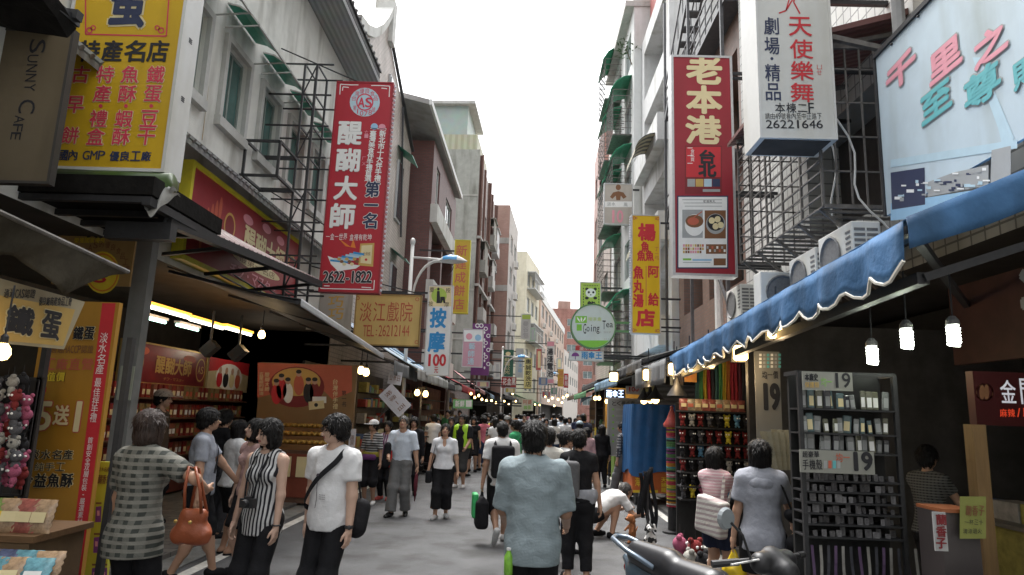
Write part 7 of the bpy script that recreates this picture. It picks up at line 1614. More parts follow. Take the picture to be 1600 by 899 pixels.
    if shoem:
        for a, d in fdirs:
            C = Blob(); n_ = np.array([0, -d[2], math.sqrt(max(0, 1 - d[2] ** 2))]); so = a - n_ * .040
            if shoes == 'sandal':
                C.cap((a - d * .02 - n_ * .036) * H, (a + d * .09 - n_ * .036) * H, .024 * H, .024 * H, .01, 1); C.cap((a + d * .06 - n_ * .02) * H, (a + d * .07 - n_ * .02) * H, .024 * H, .024 * H, .01)
            else:
                C.cap((a - d * .022 - n_ * .014) * H, (a + d * .05 - n_ * .018) * H, .027 * H, .025 * H, .02); C.cap((a + d * .04 - n_ * .024) * H, (a + d * .098 - n_ * .026) * H, .025 * H, .021 * H, .02)
                if shoes == 'boot': C.cap(a * H, (a + n_ * .02) * H, .028 * H, .03 * H, .02)
            v, fc = C.mesh(h * .8, [(so * H, -n_)]); meshobj('shoe', [(v, fc, 0)], [shoem], r)
    hm_ = hairm or HAIRK; C = Blob(); e = lambda c, rr, k=.012, op='u', cut=None: C.ell(np.array(c) * H, np.array(rr) * H, k, None, op, cut); st = hair
    if st in ('short', 'crop', 'bun', 'cap', 'mop'):
        t = {'crop': .0045, 'mop': .014}.get(st, .009); e((0, -.008, .019), (.045 + t, .056 + t, .051 + t)); e((0, -.03, -.02), (.04 + t, .03 + t, .036))
        e((0, .078, -.03), (.058, .06, .062 + (.012 if st == 'mop' else .01)), .008, 's');
        for s_ in (-1, 1): e((s_ * .054, .004, -.03), (.018, .02, .03), .006, 's')
        if st == 'mop':
            for s_ in (-1, 1): e((s_ * .04, .02, .022), (.016, .026, .026)); e((s_ * .046, -.008, .0), (.011, .02, .03))
            e((0, .048, .037), (.036, .014, .017))
        if st == 'bun': e((0, -.068, .02), (.026, .026, .026))
    elif st in ('bob', 'long'):
        e((0, -.008, .019), (.056, .066, .061)); e((0, -.016, -.03), (.058, .05, .062)); e((0, .085, -.03), (.042, .068, .068), .01, 's')
        for s_ in (-1, 1): C.cap(np.array((s_ * .044, .016, .02)) * H, np.array((s_ * .044, .016, -.066)) * H, .014 * H, .011 * H, .012)
        if st == 'long': C.cap(np.array((-.022, -.034, .0)) * H, np.array((-.028, -.05, -.16)) * H, .032 * H, .022 * H, .02); C.cap(np.array((.022, -.034, .0)) * H, np.array((.028, -.05, -.16)) * H, .032 * H, .022 * H, .02)
    if st != 'none':
        v, fc = C.mesh(hh if fine < 3 else .014, [] if st != 'bob' else [((0, 0, -.078 * H), (0, 0, -1))], .005, 70, 3, (1, 1, .2)); v = np.array(v) @ hd[:3, :3].T + hd[:3, 3]; hp = [(v, fc, 0)]
        if fine <= 1:
            rs = np.random.RandomState(len(label)); vv = v[rs.randint(0, len(v), 420)]; ctr = hd[:3, 3]; sv, sf = [], []
            for q in vv:
                o_ = (q - ctr) / (np.linalg.norm(q - ctr) + 1e-6)
                if q[2] - ctr[2] < -.06 * H and st not in ('bob', 'long'): continue
                d = np.array([0, 0, -1.]) + rs.normal(size=3) * .35; d -= o_ * d.dot(o_); d /= np.linalg.norm(d) + 1e-6; s_ = np.cross(d, o_) * .0035; Ln = rs.uniform(.025, .06); b0 = len(sv)
                m0, m1 = q + o_ * .004 + d * Ln * .5, q + o_ * rs.uniform(.0, .009) + d * Ln; sv += [q - s_, q + s_, m0 + s_ * .8, m0 - s_ * .8, m1]; sf += [(b0, b0 + 1, b0 + 2, b0 + 3), (b0 + 3, b0 + 2, b0 + 4)]
            if sv: hp.append((np.array(sv), sf, 0))
        P.hair = meshobj('hair', hp, [hm_], r)
    if glasses:
        m = MB(); fr = lambda x, y, z: tuple((hd[:3, :3] @ (np.array([x, y, z]) * H)) + hd[:3, 3])
        for s_ in (-1, 1):
            m.tube([fr(s_ * .018 + .0125 * math.cos(a), .061 - .004 * abs(math.cos(a)), .003 + .009 * math.sin(a)) for a in [i * math.pi / 6 for i in range(13)]], .0016, 5); m.bar(fr(s_ * .031, .056, .005), fr(s_ * .045, -.002, .004), .003)
        m.bar(fr(-.006, .062, .004), fr(.006, .062, .004), .003); m.build('glasses', STEEL, r, local=True)
    P.fr = lambda x, y, z: Vector(tuple((hd[:3, :3] @ (np.array([x, y, z]) * H)) + hd[:3, 3]))
    P.tr = lambda x, y, z: Vector(tuple(((Rt @ np.array([x, y, z])) + pel) * H))
    P.w = lambda q: r.matrix_basis @ Vector(q)
    return P
def cap_hat(P, mat, brim=.06):
    C = Blob(); H = P.H; C.ell(np.array((0, -.004, .03)) * H, np.array((.058, .068, .052)) * H, .01, None, 'u', ((0, 0, .018 * H), (0, 0, -1))); C.cap(np.array((0, .05, .022)) * H, np.array((0, .05 + brim, .014)) * H, .045 * H, .034 * H, .01, 1, None, [((0, 0, .026 * H), (0, 0, 1)), ((0, 0, .019 * H), (0, 0, -1))]); v, f = C.mesh(.006); v = np.array(v) @ P.HM[:3, :3].T + P.HM[:3, 3]; meshobj('cap', [(v, f, 0)], [mat], P.root)
def strap(P, pts, mat, wdt=.02, name='strap', root=None, tn=.006):
    """flat band through torso-frame points"""
    q = [P.tr(*p) for p in pts]; m = MB()
    cr = []
    n = 6
    for i in range(len(q) - 1):
        p0, p1, p2, p3 = q[max(0, i - 1)], q[i], q[i + 1], q[min(len(q) - 1, i + 2)]
        for k in range(n): t = k / n; cr.append(.5 * ((2 * p1) + (p2 - p0) * t + (2 * p0 - 5 * p1 + 4 * p2 - p3) * t * t + (3 * p1 - p0 - 3 * p2 + p3) * t ** 3))
    cr.append(q[-1]); c0 = P.tr(0, 0, .15); o = 0
    for i, p in enumerate(cr):
        d = (cr[min(i + 1, len(cr) - 1)] - cr[max(0, i - 1)]).normalized(); out = p - c0; out.z *= .3; out = (out - d * out.dot(d)).normalized(); s_ = d.cross(out) * wdt / 2; k = out * tn
        m.v += [tuple(p - s_), tuple(p + s_), tuple(p + s_ + k), tuple(p - s_ + k)]
        if i:
            a = len(m.v) - 8
            for j in range(4): m.f.append((a + j, a + (j + 1) % 4, a + 4 + (j + 1) % 4, a + 4 + j)); m.mi.append(0)
    return m.build(name, mat, root or P.root, local=True)
def carried(P, name, label, cat, group=None): return thing(name, label, cat, P.root.location, P.root.rotation_euler.z, group)
def blobobj(name, blob, h, mat, root, planes=(), noise=0., nf=20, seed=1): v, f = blob.mesh(h, planes, noise, nf, seed); return meshobj(name, [(v, f, 0)], [mat], root)
STR = plaid('stripe_black_white', (.5, .5, .5), (.02, .02, .025), (.5, .5, .5), .03, 0, .12); STRH = plaid('stripe_grey_black', (.32, .32, .32), (.3, .3, .3), (.02, .02, .02), 0, .045, .12)
CHK = plaid('olive_check', (.13, .13, .115), (.045, .05, .045), (.2, .195, .17), .075, .05, .12); CHK2 = plaid('grey_check', (.3, .3, .3), (.05, .05, .06), (.06, .06, .07), .06, .06, .15); LBL = plaid('pale_blue_weave', (.24, .29, .31), (.29, .34, .36), (.2, .25, .275), .009, .009, .3)
A_ = math.pi
def bagthing(P, label, cat, parts, name='shoulder_bag'):
    """a carried bag in the wearer's frame: parts = [(part name, Blob, material, voxel)]"""
    t = carried(P, name, label, cat)
    for n_, bl, mt, hh, *pl in parts: blobobj(n_, bl, hh, mt, t, pl[0] if pl else ())
    return t
def H3(P, *q): return np.array(q) * P.H
P = person('woman seen from behind in an olive checked shirt with an orange bag on her arm', 236, 640, 4.75, R(-12), 'f', hair='bob', hairm=HAIRB, top=dict(sleeve=.75, hem=-.09, neck=.02, flare=.024, g=.026, noise=.0045), topm=CHK, botm=BLKF, shoem=BLKF, hands=((-.17, .08, .45), (.2, .14, .685)), elbow=((-.5, -1, -.2), (1, -.6, -.1)), width=.99, head=(-12, 0))
OR = pm('orange_leather', (.24, .06, .022), .4, .15, 10, .15); t = carried(P, 'handbag', 'orange leather handbag hanging from the arm of the woman in checks', 'handbag')
b = Blob(); c = P.elb[1] * P.H + np.array([.03, -.03, -.26]); b.cap(c + np.array([-.07, 0, -.09]), c + np.array([.07, .03, -.09]), .07, .07, .05, .8); b.cap(c + np.array([-.05, 0, .04]), c + np.array([.06, .02, .04]), .035, .035, .09, .9); blobobj('bag_body', b, .011, OR, t, (), .006, 30)
m = MB(); e = Vector(P.elb[1] * P.H) + Vector((-.02, 0, .06))
for dx in (-.06, .07): m.tube([Vector(c) + Vector((dx, 0, .05)), Vector(c) + Vector((dx * .9, -.03, .2)), e + Vector((dx * .4, -.02, .02)), e + Vector((0, .05, .0)), Vector(c) + Vector((dx, .06, .04))], .011, 6)
m.build('handle', OR, t, local=True, smooth=True); m = MB(); [m.ball(Vector(c) + Vector((dx, -.075, .0)), .013, 6, 5) for dx in (-.06, .05)]; m.build('ring', pm('brass', (.5, .35, .12), .3, .1, 5, metal=.8), t, local=True)
P = person('young man in pale grey polo and black shorts at the biscuit shop', 326, 638, 7.1, R(-70), 'm', skin=SKIN, hair='mop', top=dict(sleeve=.7, hem=-.035, collar=1), topm=fab('palegrey', (.3, .32, .37)), bottom=dict(leg=1.0, g=.03), botm=BLKF, shoes='low', shoem=BLKF, feet=((-.05, .12, .04), (.06, -.1, .05, -18)), hands=((-.16, .2, .55), (.16, .01, .43)), glasses=True, head=(0, -5))
strap(P, [(-.06, -.05, .29), (-.03, .02, .31), (.0, .08, .24), (.08, .08, .1)], BLKF, .025)
person('woman in a white blouse and black skirt, back turned at the biscuit shop', 374, 656, 8.3, R(-40), 'f', hair='bob', top=dict(sleeve=.8, hem=-.02, g=.025), topm=WHTF, bottom=dict(kind='skirt', leg=.8), botm=BLKF, shoes='sandal', shoem=BLKF, fine=1)
person('man in black, half hidden between the polo man and the white blouse', 352, 640, 9.2, R(-30), 'm', hair='mop', top=dict(sleeve=.7, hem=-.04), topm=BLKF, botm=fab('charcoal', (.04, .04, .045)), shoem=BLKF, fine=1)
person('long haired woman in a dusty pink top beside the striped blouse', 403, 654, 7.4, R(150), 'f', SKIN3, hair='long', top=dict(sleeve=.25, hem=-.02, neck=.04), topm=fab('dustypink', (.4, .26, .24)), bottom=dict(kind='skirt', leg=.9), botm=BLKF, shoes='sandal', shoem=BLKF, head=(-20, -12), fine=1)
P = person('shop assistant in a tan cap standing inside the biscuit shop', 255, 606, 9.0, R(-80), 'm', hair='cap', top=dict(sleeve=.8), topm=fab('brown', (.09, .06, .04)), botm=BLKF, shoem=BLKF, fine=1, H=1.72, loc=(at(255, 606, 9.).x, 9., at(255, 606, 9.).z - 1.75)); cap_hat(P, fab('tan', (.4, .33, .27)))
P = person('young woman in a black and white striped sleeveless blouse with a camera', 425, 654, 5.65, R(166), 'f', SKIN3, hair='bob', top=dict(sleeve=0, hem=-.075, neck=.028, collar=1, flare=.006, g=.016), topm=STR, botm=BLKF, shoes='low', shoem=BLKF, hands=((-.125, .07, .41), (.16, .02, .41)), head=(-28, 6), feet=((-.05, .03, .04), (.06, 0, .04)))
t = carried(P, 'camera', 'black camera hanging on the front of the striped blouse', 'camera'); c = P.tr(.0, .125, .085); m = MB(); m.box(-.06, .06, -.025, .03, -.035, .035, 0, Matrix.Translation(c)); m.box(-.025, .025, -.02, .025, .035, .05, 0, Matrix.Translation(c)); o = m.build('camera_body', STEEL, t, local=True); MB().lathe(c, [(.03, .0), (.032, .05), (.026, .07)], 14, axis='y').build('lens', STEEL, t, local=True)
strap(P, [(-.02, .125, .1), (-.03, .105, .2), (-.035, .045, .298), (-.03, -.035, .3), (.03, -.035, .3), (.035, .045, .298), (.03, .105, .2), (.02, .125, .1)], BLKF, .015, 'strap', t)
m = MB(); m.tube([Vector(P.wrist[0] * P.H) + Vector((.03 * math.cos(a), .03 * math.sin(a), .02)) for a in [i * .63 for i in range(11)]], .006, 5); m.build('bracelet', STEEL, P.root, local=True)
P = person('young man in white T-shirt with a drawing on it and black crossbody bag', 528, 648, 5.55, R(160), 'm', SKIN3, hair='mop', top=dict(sleeve=.62, hem=-.045, neck=.026, g=.02, noise=.005), topm=fab('white_tee', (.66, .66, .67), .04), botm=BLKF, shoes='low', shoem=BLKF, hands=((-.145, .05, .42), (.16, -.04, .41)), head=(-40, 3), glasses=True, feet=((-.05, .02, .04), (.06, -.02, .04)))
t = carried(P, 'crossbody_bag', 'black crossbody bag slung behind the man in white T-shirt', 'bag'); b = Blob(); c = np.array(P.tr(-.115, -.07, .015)); b.cap(c + np.array([0, -.03, .06]), c + np.array([.0, .03, -.08]), .075, .085, .04, .9); blobobj('bag_body', b, .013, BLKF, t)
strap(P, [(-.12, -.08, .05), (-.075, -.09, .2), (-.075, -.0, .318), (-.055, .07, .265), (.02, .102, .18), (.095, .07, .08), (.112, .0, .04), (.06, -.09, .02), (-.06, -.1, .0)], BLKF, .04, 'strap', t)
m = MB(); fr = lambda x, z: P.tr(x, .1 - 2.2 * x * x, z)
m.tube([fr(.012, .2), fr(.014, .15), fr(.01, .1), fr(.015, .06)], .0025, 5); m.ball(fr(.012, .205), .017, 10, 6, sc=(1, .4, 1)); [m.ball(fr(-.03 + (i % 4) * .008, .12 - .009 * (i // 4)), .004, 5, 4, sc=(1.6, .5, .6)) for i in range(12)]; m.build('shirt_print', fab('print', (.06, .05, .06)), P.root, local=True)
m = MB(); m.lathe(Vector(P.wrist[0] * P.H) + Vector((0, 0, .025)), [(.03, -.012), (.032, 0), (.03, .012)], 12); m.ball(Vector(P.wrist[0] * P.H) + Vector((-.02, .025, .025)), .018, 8, 5); m.build('watch', STEEL, P.root, local=True)
P = person('woman in white cap and grey striped top with a purple waist bag', 585, 656, 12.9, R(170), 'f', SKIN2, hair='cap', top=dict(sleeve=.95, hem=.02, vneck=1), topm=STRH, bottom=dict(leg=1.25, g=.03, waist=.06), botm=BLKF, shoes='low', shoem=WHTF, fine=1, head=(-30, 0), hands=((-.15, .08, .45), (.16, .03, .43))); cap_hat(P, WHTF)
b = Blob(); b.cap(H3(P, -.06, .09, .56), H3(P, .06, .09, .56), .055, .055, .03, .6); bagthing(P, 'purple waist bag worn by the woman in a white cap', 'waist bag', [('pouch', b, fab('plum', (.12, .04, .13)), .016)], 'waist_bag'); b = Blob(); b.cap(H3(P, -.05, 0, .6), H3(P, .05, 0, .6), .115, .115, .03, .8); blobobj('sash', b, .016, fab('mustard', (.3, .26, .04)), P.root, [((0, 0, .62 * P.H), (0, 0, 1)), ((0, 0, .56 * P.H), (0, 0, -1))])
P = person('woman in a purple and white shirt behind, carrying a red bag', 608, 658, 13.6, R(165), 'f', SKIN2, hair='short', top=dict(sleeve=.8), topm=plaid('purple_stripe', (.4, .34, .4), (.14, .04, .12), (.3, .2, .3), .05, 0), botm=BLKF, shoes='low', shoem=fab('redshoe', (.4, .08, .07)), fine=1)
b = Blob(); b.cap(H3(P, -.12, .1, .62), H3(P, -.12, .1, .47), .05, .085, .02, .6); b.cap(H3(P, -.08, .1, .62), H3(P, -.05, .1, .47), .05, .085, .02, .6); bagthing(P, 'glossy red carrier bag held by the woman in purple stripes', 'bag', [('bag_body', b, pm('red_plastic_bag', (.5, .03, .03), .3, .15, 8), .016)], 'carrier_bag')
P = person('man in pale shirt and grey trousers with spectacles and an umbrella', 632, 650, 11.7, R(176), 'm', SKIN, hair='short', hairm=HAIRG, top=dict(sleeve=.9, hem=.03, collar=1, g=.022), topm=fab('paleblue', (.5, .55, .62), .05), bottom=dict(g=.028, cuff=2.2, wide=.9, noise=.005), botm=plaid('grey_trouser', (.13, .13, .13), (.1, .1, .1), (.16, .16, .16), .02, .02), shoes='low', shoem=pm('shoe_leather', (.012, .012, .012), .25), fine=1, head=(0, -16), glasses=True, hands=((-.185, .03, .44), (.1, .16, .58)), feet=((-.06, -.04, .05, -10), (.06, .1, .04)))
t = carried(P, 'umbrella', 'furled maroon umbrella in the hand of the man in grey trousers', 'umbrella'); a = Vector(P.wrist[0] * P.H); m = MB(); m.tube([a + Vector((0, .02, -.06)), a + Vector((0, .03, -.3)), a + Vector((0, .05, -.55))], [.02, .035, .006], 8); m.build('canopy', fab('maroon', (.1, .02, .03)), t, local=True, smooth=True); m = MB(); m.tube([a + Vector((0, .06, .05)), a + Vector((0, .02, .03)), a + Vector((0, .02, -.08))], .012, 6); m.build('handle', CLUT[5], t, local=True)
b = Blob(); b.cap(H3(P, .13, .09, .7), H3(P, .14, .1, .52), .06, .075, .03, .7); bagthing(P, 'black jacket folded under the arm of the spectacled man', 'jacket', [('cloth', b, BLKF, .018)], 'folded_jacket')
P = person('woman in white short-sleeved blouse and black cropped trousers walking towards us', 697, 662, 11.6, R(180), 'f', SKIN, hair='short', top=dict(sleeve=.75, hem=.0, vneck=1, flare=.012), topm=fab('blouse_white', (.62, .63, .66), .05), bottom=dict(leg=1.72, g=.028, cuff=2.4, wide=.9), botm=BLKF, shoes='low', shoem=fab('greyshoe', (.4, .4, .4)), fine=1, head=(0, -15), width=1.14, hands=((-.17, .04, .43), (.17, .05, .45)), feet=((-.04, -.05, .045), (.06, .08, .04)))
t = carried(P, 'shoulder_bag', 'small black shoulder bag of the woman in white blouse', 'handbag'); b = Blob(); c = np.array(P.tr(.155, .02, -.06)); b.box(c + np.array([0, 0, -.04]), (.03, .09, .08), .02); blobobj('bag_body', b, .018, BLKF, t); strap(P, [(.15, .03, -.02), (.115, .05, .15), (.085, .02, .3), (.09, -.06, .2), (.15, -.02, -.02)], BLKF, .02, 'strap', t)
P = person('man in a lime green vest over black T-shirt and shorts', 723, 647, 16.2, R(165), 'm', SKIN2, hair='crop', top=dict(sleeve=.85, hem=-.03, g=.02), topm=BLKF, bottom=dict(leg=1.1, g=.035), botm=fab('darkshort', (.05, .05, .05)), shoes='low', shoem=WHTF, fine=1, glasses=True, width=1.15, hands=((-.13, .17, .55), (.2, .05, .46)))
C = Blob(); g = .03
for x0_ in (-.05, .05): C.cap(P.T[:3, :3] @ H3(P, x0_, 0, .03) + P.T[:3, 3], P.T[:3, :3] @ H3(P, x0_, 0, .27) + P.T[:3, 3], .085 * P.H + g * .3, .07 * P.H + g * .4, .03, .95)
C.cap(H3(P, 0, .13, .5), H3(P, 0, .14, .83), .032, .05, .01, 1, None, None, 's'); blobobj('vest', C, .018, pm('lime_vest', (.35, .62, .03), .5, .08, 6), P.root, [((0, 0, .54 * P.H), (0, 0, -1))]); m = MB(); [m.box(.05, .08, .17, .176, 1.25 - i * .1, 1.31 - i * .1, 0) for i in range(4)]; m.build('vest_lettering', fab('vest_ink', (.03, .05, .02)), P.root, local=True)
P = person('man in white T-shirt and black shorts walking away with a black backpack', 786, 658, 9.6, R(8), 'm', SKIN2, hair='crop', top=dict(sleeve=.75, hem=-.05, g=.024), topm=WHTF, bottom=dict(leg=1.0, g=.035), botm=BLKF, shoes='low', shoem=fab('trainers', (.5, .5, .5)), hands=((-.17, -.05, .42), (.17, .08, .45)), feet=((-.04, -.15, .12, -55), (.05, .14, .04)))
t = carried(P, 'backpack', 'black backpack on the man in white T-shirt walking away', 'backpack'); b = Blob(); q = lambda *p: np.array(P.tr(*p)); b.box(q(0, -.1, .15), (.11, .05, .17), .045); blobobj('bag_body', b, .014, BLKF, t)
for s_ in (-1, 1): strap(P, [(s_ * .06, -.1, .27), (s_ * .07, -.03, .315), (s_ * .075, .05, .28), (s_ * .1, .06, .15), (s_ * .09, -.05, .06)], BLKF, .04, 'strap', t)
a = Vector(P.wrist[0] * P.H); t = carried(P, 'shopping_bag', 'black shopping bag with a bright green bag behind it, in the backpack man\'s hand', 'bag'); b = Blob(); b.box(a + Vector((0, 0, -.4)), (.03, .1, .13), .06); b.cap(a + Vector((0, -.1, -.2)), a + Vector((0, .1, -.2)), .03, .03, .05); blobobj('bag_body', b, .014, BLKF, t); m = MB(); [m.tube([a + Vector((dx, dy, -.25)), a + Vector((0, 0, -.05)), a + Vector((dx, -dy, -.25))], .008, 5) for dx, dy in ((.02, .07), (-.02, .07))]; m.build('handle', BLKF, t, local=True); b = Blob(); b.box(a + Vector((-.09, .06, -.3)), (.02, .1, .14), .02); blobobj('green_bag', b, .014, pm('green_plastic', (.04, .4, .12), .35, .15, 8), t)
P = person('man seen from behind in a pale blue woven shirt, in the middle of the road', 837, 657, 4.85, R(-6), 'm', SKIN2, hair='short', top=dict(sleeve=.95, hem=-.075, collar=1, g=.026, noise=.006, flare=.018), topm=LBL, botm=BLKF, shoes='low', shoem=BLKF, hands=((-.125, .16, .56), (.13, .16, .57)), elbow=((-.13, -1, -.2), (.13, -1, -.2)), width=.98, head=(-6, 0))
t = carried(P, 'drink_bottle', 'green labelled drink bottle in the back pocket of the pale blue shirt man', 'bottle'); c = P.tr(-.085, -.078, -.055); MB().lathe(c, [(.02, -.1), (.03, -.09), (.03, .02), (.014, .05), (.014, .06)], 12).build('bottle', pm('green_label', (.2, .45, .05), .3, .3, 20), t, local=True, smooth=True); MB().lathe(c, [(.016, .061), (.016, .075)], 10).build('cap', WHTF, t, local=True)
P = person('woman in black top and trousers with a grey top tied round her waist', 905, 670, 7.7, R(2), 'f', SKIN, hair='short', top=dict(sleeve=.55, hem=.0), topm=BLKF, bottom=dict(leg=1.9, g=.024), botm=BLKF, shoes='sandal', shoem=BLKF, hands=((-.14, .08, .48), (.165, .0, .41)), width=1.08, feet=((-.06, .02, .04), (.06, -.03, .04)))
b = Blob(); b.cap(P.T[:3, :3] @ H3(P, -.045, -.01, .04) + P.T[:3, 3], P.T[:3, :3] @ H3(P, .045, -.01, .04) + P.T[:3, 3], .112 * P.H * .8, .112 * P.H * .8, .03, .9); blobobj('tied_top', b, .012, fab('silvergrey', (.3, .31, .34)), P.root, [((0, 0, .6 * P.H), (0, 0, 1)), ((0, 0, .5 * P.H), (0.0, .1, -1))], .006, 26)
t = carried(P, 'backpack', 'grey backpack slung on one shoulder of the woman in black', 'backpack'); b = Blob(); q = lambda *p: np.array(P.tr(*p)); b.box(q(-.075, -.1, .15), (.07, .04, .15), .04); blobobj('bag_body', b, .012, fab('slate', (.11, .11, .115)), t); strap(P, [(-.08, -.07, .26), (-.075, 0, .315), (-.09, .06, .25), (-.12, .0, .08)], fab('slate', (.11, .11, .115)), .035, 'strap', t)
P = person('man in white T-shirt crouching over a toy dog with his head bowed', 945, 757, 10.4, R(-62), 'm', SKIN, H=1.7, loc=(at(936, 800, 10.4).x, 10.4, 0), pelvis=(0, -.08, .2), lean=62, hair='crop', hairm=HAIRG, top=dict(sleeve=.7, hem=-.02), topm=WHTF, bottom=dict(leg=1.7, g=.025), botm=BLKF, shoes='low', shoem=BLKF, feet=((-.07, .02, .04), (.08, .08, .04)), hands=((-.1, .36, .22), (.12, .38, .19)), head=(0, -35))
def toydog(label, px, py, Y, body, spots, rz, name='toy_dog', sc=1.):
    p = at(px, py, Y); t = thing(name, label, 'toy', (p.x, Y, 0), rz); B = Blob()
    B.cap((0, 0, .14), (0, 0, .25), .05, .045, .03); B.ell((0, .03, .335), (.05, .055, .05), .02); B.ell((0, .085, .325), (.026, .035, .024), .01)
    for s_ in (-1, 1): B.cap((s_ * .03, 0, .13), (s_ * .035, .01, .03), .026, .022, .02); B.cap((s_ * .035, .012, .02), (s_ * .035, .04, .018), .02, .017, .01); B.cap((s_ * .045, .01, .235), (s_ * .075, .06, .17), .018, .015, .015); B.cap((s_ * .045, .02, .37), (s_ * .065, .02, .3), .015, .02, .01)
    B.cap((0, -.05, .15), (0, -.09, .22), .012, .008, .01); blobobj('body', B, .009, body, t); t.scale = (sc,) * 3
    m = MB(); m.ball((0, .118, .33), .011, 8, 5); [m.ball((s_ * .02, .075, .352), .008, 6, 4) for s_ in (-1, 1)]; m.build('face', HAIRK, t, local=True, smooth=True)
    if spots: m = MB(); [m.box(s_ * .055 - .03, s_ * .055 + .03, -.01, .05, .003, .012) for s_ in (-1, 1)]; m.build('stand', STEEL, t, local=True)
    return t
def cow():
    m, t, b = _mat('cow_print'); L = t.links.new; tc = t.nodes.new('ShaderNodeTexCoord'); n = t.nodes.new('ShaderNodeTexNoise'); n.inputs['Scale'].default_value = 14; n.inputs['Detail'].default_value = 0; L(tc.outputs['Object'], n.inputs['Vector']); r_ = t.nodes.new('ShaderNodeValToRGB'); r_.color_ramp.interpolation = 'CONSTANT'; r_.color_ramp.elements[0].color = (.02, .02, .02, 1); r_.color_ramp.elements[1].color = (.62, .62, .6, 1); r_.color_ramp.elements[1].position = .5; L(n.outputs['Fac'], r_.inputs[0]); L(r_.outputs[0], b.inputs['Base Color']); b.inputs['Roughness'].default_value = .9; return m
toydog('ginger plush walking dog upright on a black stand before the crouching man', 988, 830, 9.95, pm('ginger_plush', (.34, .13, .05), .95, .3, 40, .4, bscale=150), 1, R(120), sc=1.05)
toydog('black and white spotted plush dog by the black hanging strap', 1017, 845, 9.3, cow(), 0, R(160), sc=1.0)
p = at(1012, 800, 9.6); r = thing('display_stand', 'slim black stand draped with dark straps beside the spotted plush dog', 'stand', (p.x, 9.6, 0)); m = MB(); m.tube([(0, 0, 0), (0, 0, 1.0)], .018, 6); m.lathe((0, 0, 0), [(.16, 0), (.16, .02), (.02, .04)], 14); m.build('pole', STEEL, r, local=True)
for k in range(5): m = MB(); m.sheet(lambda u, v: Vector((-.1 + k * .045 + (u - .5) * .05 + .03 * math.sin(v * 5 + k), .03 * math.sin(k * 2 + v * 4), 1.0 + .02 * k - v * (.55 + .06 * k))), 3, 10); o = m.build('strap', BLKF, r, local=True, smooth=True); o.modifiers.new('t', 'SOLIDIFY').thickness = .012
P = person('woman in pink striped T-shirt and navy shorts browsing with a white tote', 1116, 698, 7.2, R(-48), 'f', SKIN, hair='long', top=dict(sleeve=.6, hem=-.03), topm=plaid('pink_stripe', (.5, .3, .33), (.4, .3, .3), (.55, .45, .46), 0, .03), bottom=dict(leg=.75, g=.025), botm=fab('navy', (.02, .025, .05)), shoes='low', shoem=WHTF, hands=((-.13, .2, .53), (.1, .24, .56)), head=(0, -14))
t = carried(P, 'tote_bag', 'white printed tote bag on the shoulder of the woman in pink stripes', 'bag'); b = Blob(); q = lambda *p: np.array(P.tr(*p)); b.box(np.zeros(3), (.15, .035, .15), .03, frame(rotm('z', R(-14)) @ rotm('y', R(8)), q(.055, -.13, .03))); TOTE = plaid('tote_print', (.58, .56, .52), (.58, .56, .52), (.36, .3, .3), 0, .05, .06); blobobj('bag_body', b, .012, TOTE, t); strap(P, [(.12, -.11, .13), (.1, -.05, .27), (.085, .0, .315), (.1, .05, .24), (.13, -.05, .13)], TOTE, .03, 'strap', t)
P = person('woman in grey hooded T-shirt and black shorts with a yellow carrier bag', 1187, 687, 5.85, R(-18), 'f', SKIN, hair='bob', top=dict(sleeve=.7, hem=-.07, g=.026, flare=.012, noise=.004), topm=fab('heather', (.29, .3, .34), .1), bottom=dict(leg=.7, g=.028), botm=BLKF, shoes='low', shoem=BLKF, hands=((-.16, .03, .41), (.16, .18, .55)), head=(-6, -4))
C = Blob(); C.ell(np.array(P.tr(0, -.05, .262)), np.array((.066, .032, .042)) * P.H, .02); C.cap(np.array(P.tr(-.05, -.015, .295)), np.array(P.tr(.05, -.015, .295)), .03, .03, .03); blobobj('hood', C, .012, MATS['fabric_heather'], P.root, (), .005, 26)
t = carried(P, 'shoulder_bag', 'slouchy black shoulder bag of the woman in grey hood', 'handbag'); b = Blob(); q = lambda *p: np.array(P.tr(*p)); b.cap(q(.13, -.06, .12), q(.15, .02, .1), .045, .05, .04); b.cap(q(.15, -.07, -.02), q(.165, .03, -.03), .075, .08, .04); blobobj('bag_body', b, .013, BLKF, t, (), .004, 20); strap(P, [(.14, -.06, .14), (.09, -.04, .28), (.08, .0, .318), (.1, .05, .24), (.15, .03, .12)], BLKF, .03, 'strap', t)
a = P.wrist[0] * P.H; t = carried(P, 'carrier_bag', 'thin yellow plastic carrier bag hanging from her hand', 'bag'); b = Blob(); b.cap(a + np.array([0, 0, -.1]), a + np.array([0, .0, -.2]), .02, .05, .02, .8); b.cap(a + np.array([-.03, 0, -.25]), a + np.array([.03, 0, -.27]), .07, .07, .05, .9); blobobj('bag_body', b, .011, pm('yellow_plastic', (.6, .42, .02), .3, .15, 8), t, (), .008, 30); t['label'] = 'thin yellow plastic carrier bag held by the woman in grey hood'
person('stallholder in a pale vest in the gloom behind the phone case rack', 1446, 695, 6.6, R(-60), 'f', SKIN, hair='short', top=dict(sleeve=.5), topm=plaid('floral_grey', (.07, .07, .07), (.03, .03, .03), (.13, .13, .12), .03, .025), botm=BLKF, shoem=BLKF, fine=1, hands=((-.12, .22, .56), (.14, .2, .55)))
def ex(label, px, py, Y, rz, sex, hair, tc, bc, bt=None, tp=None, **k): return person(label, px, py, Y, R(rz), sex, hair=hair, top=tp or dict(sleeve=.7), topm=tc, bottom=bt or {}, botm=bc, shoes='low', shoem=BLKF, fine=k.pop('fine', 1), **k)
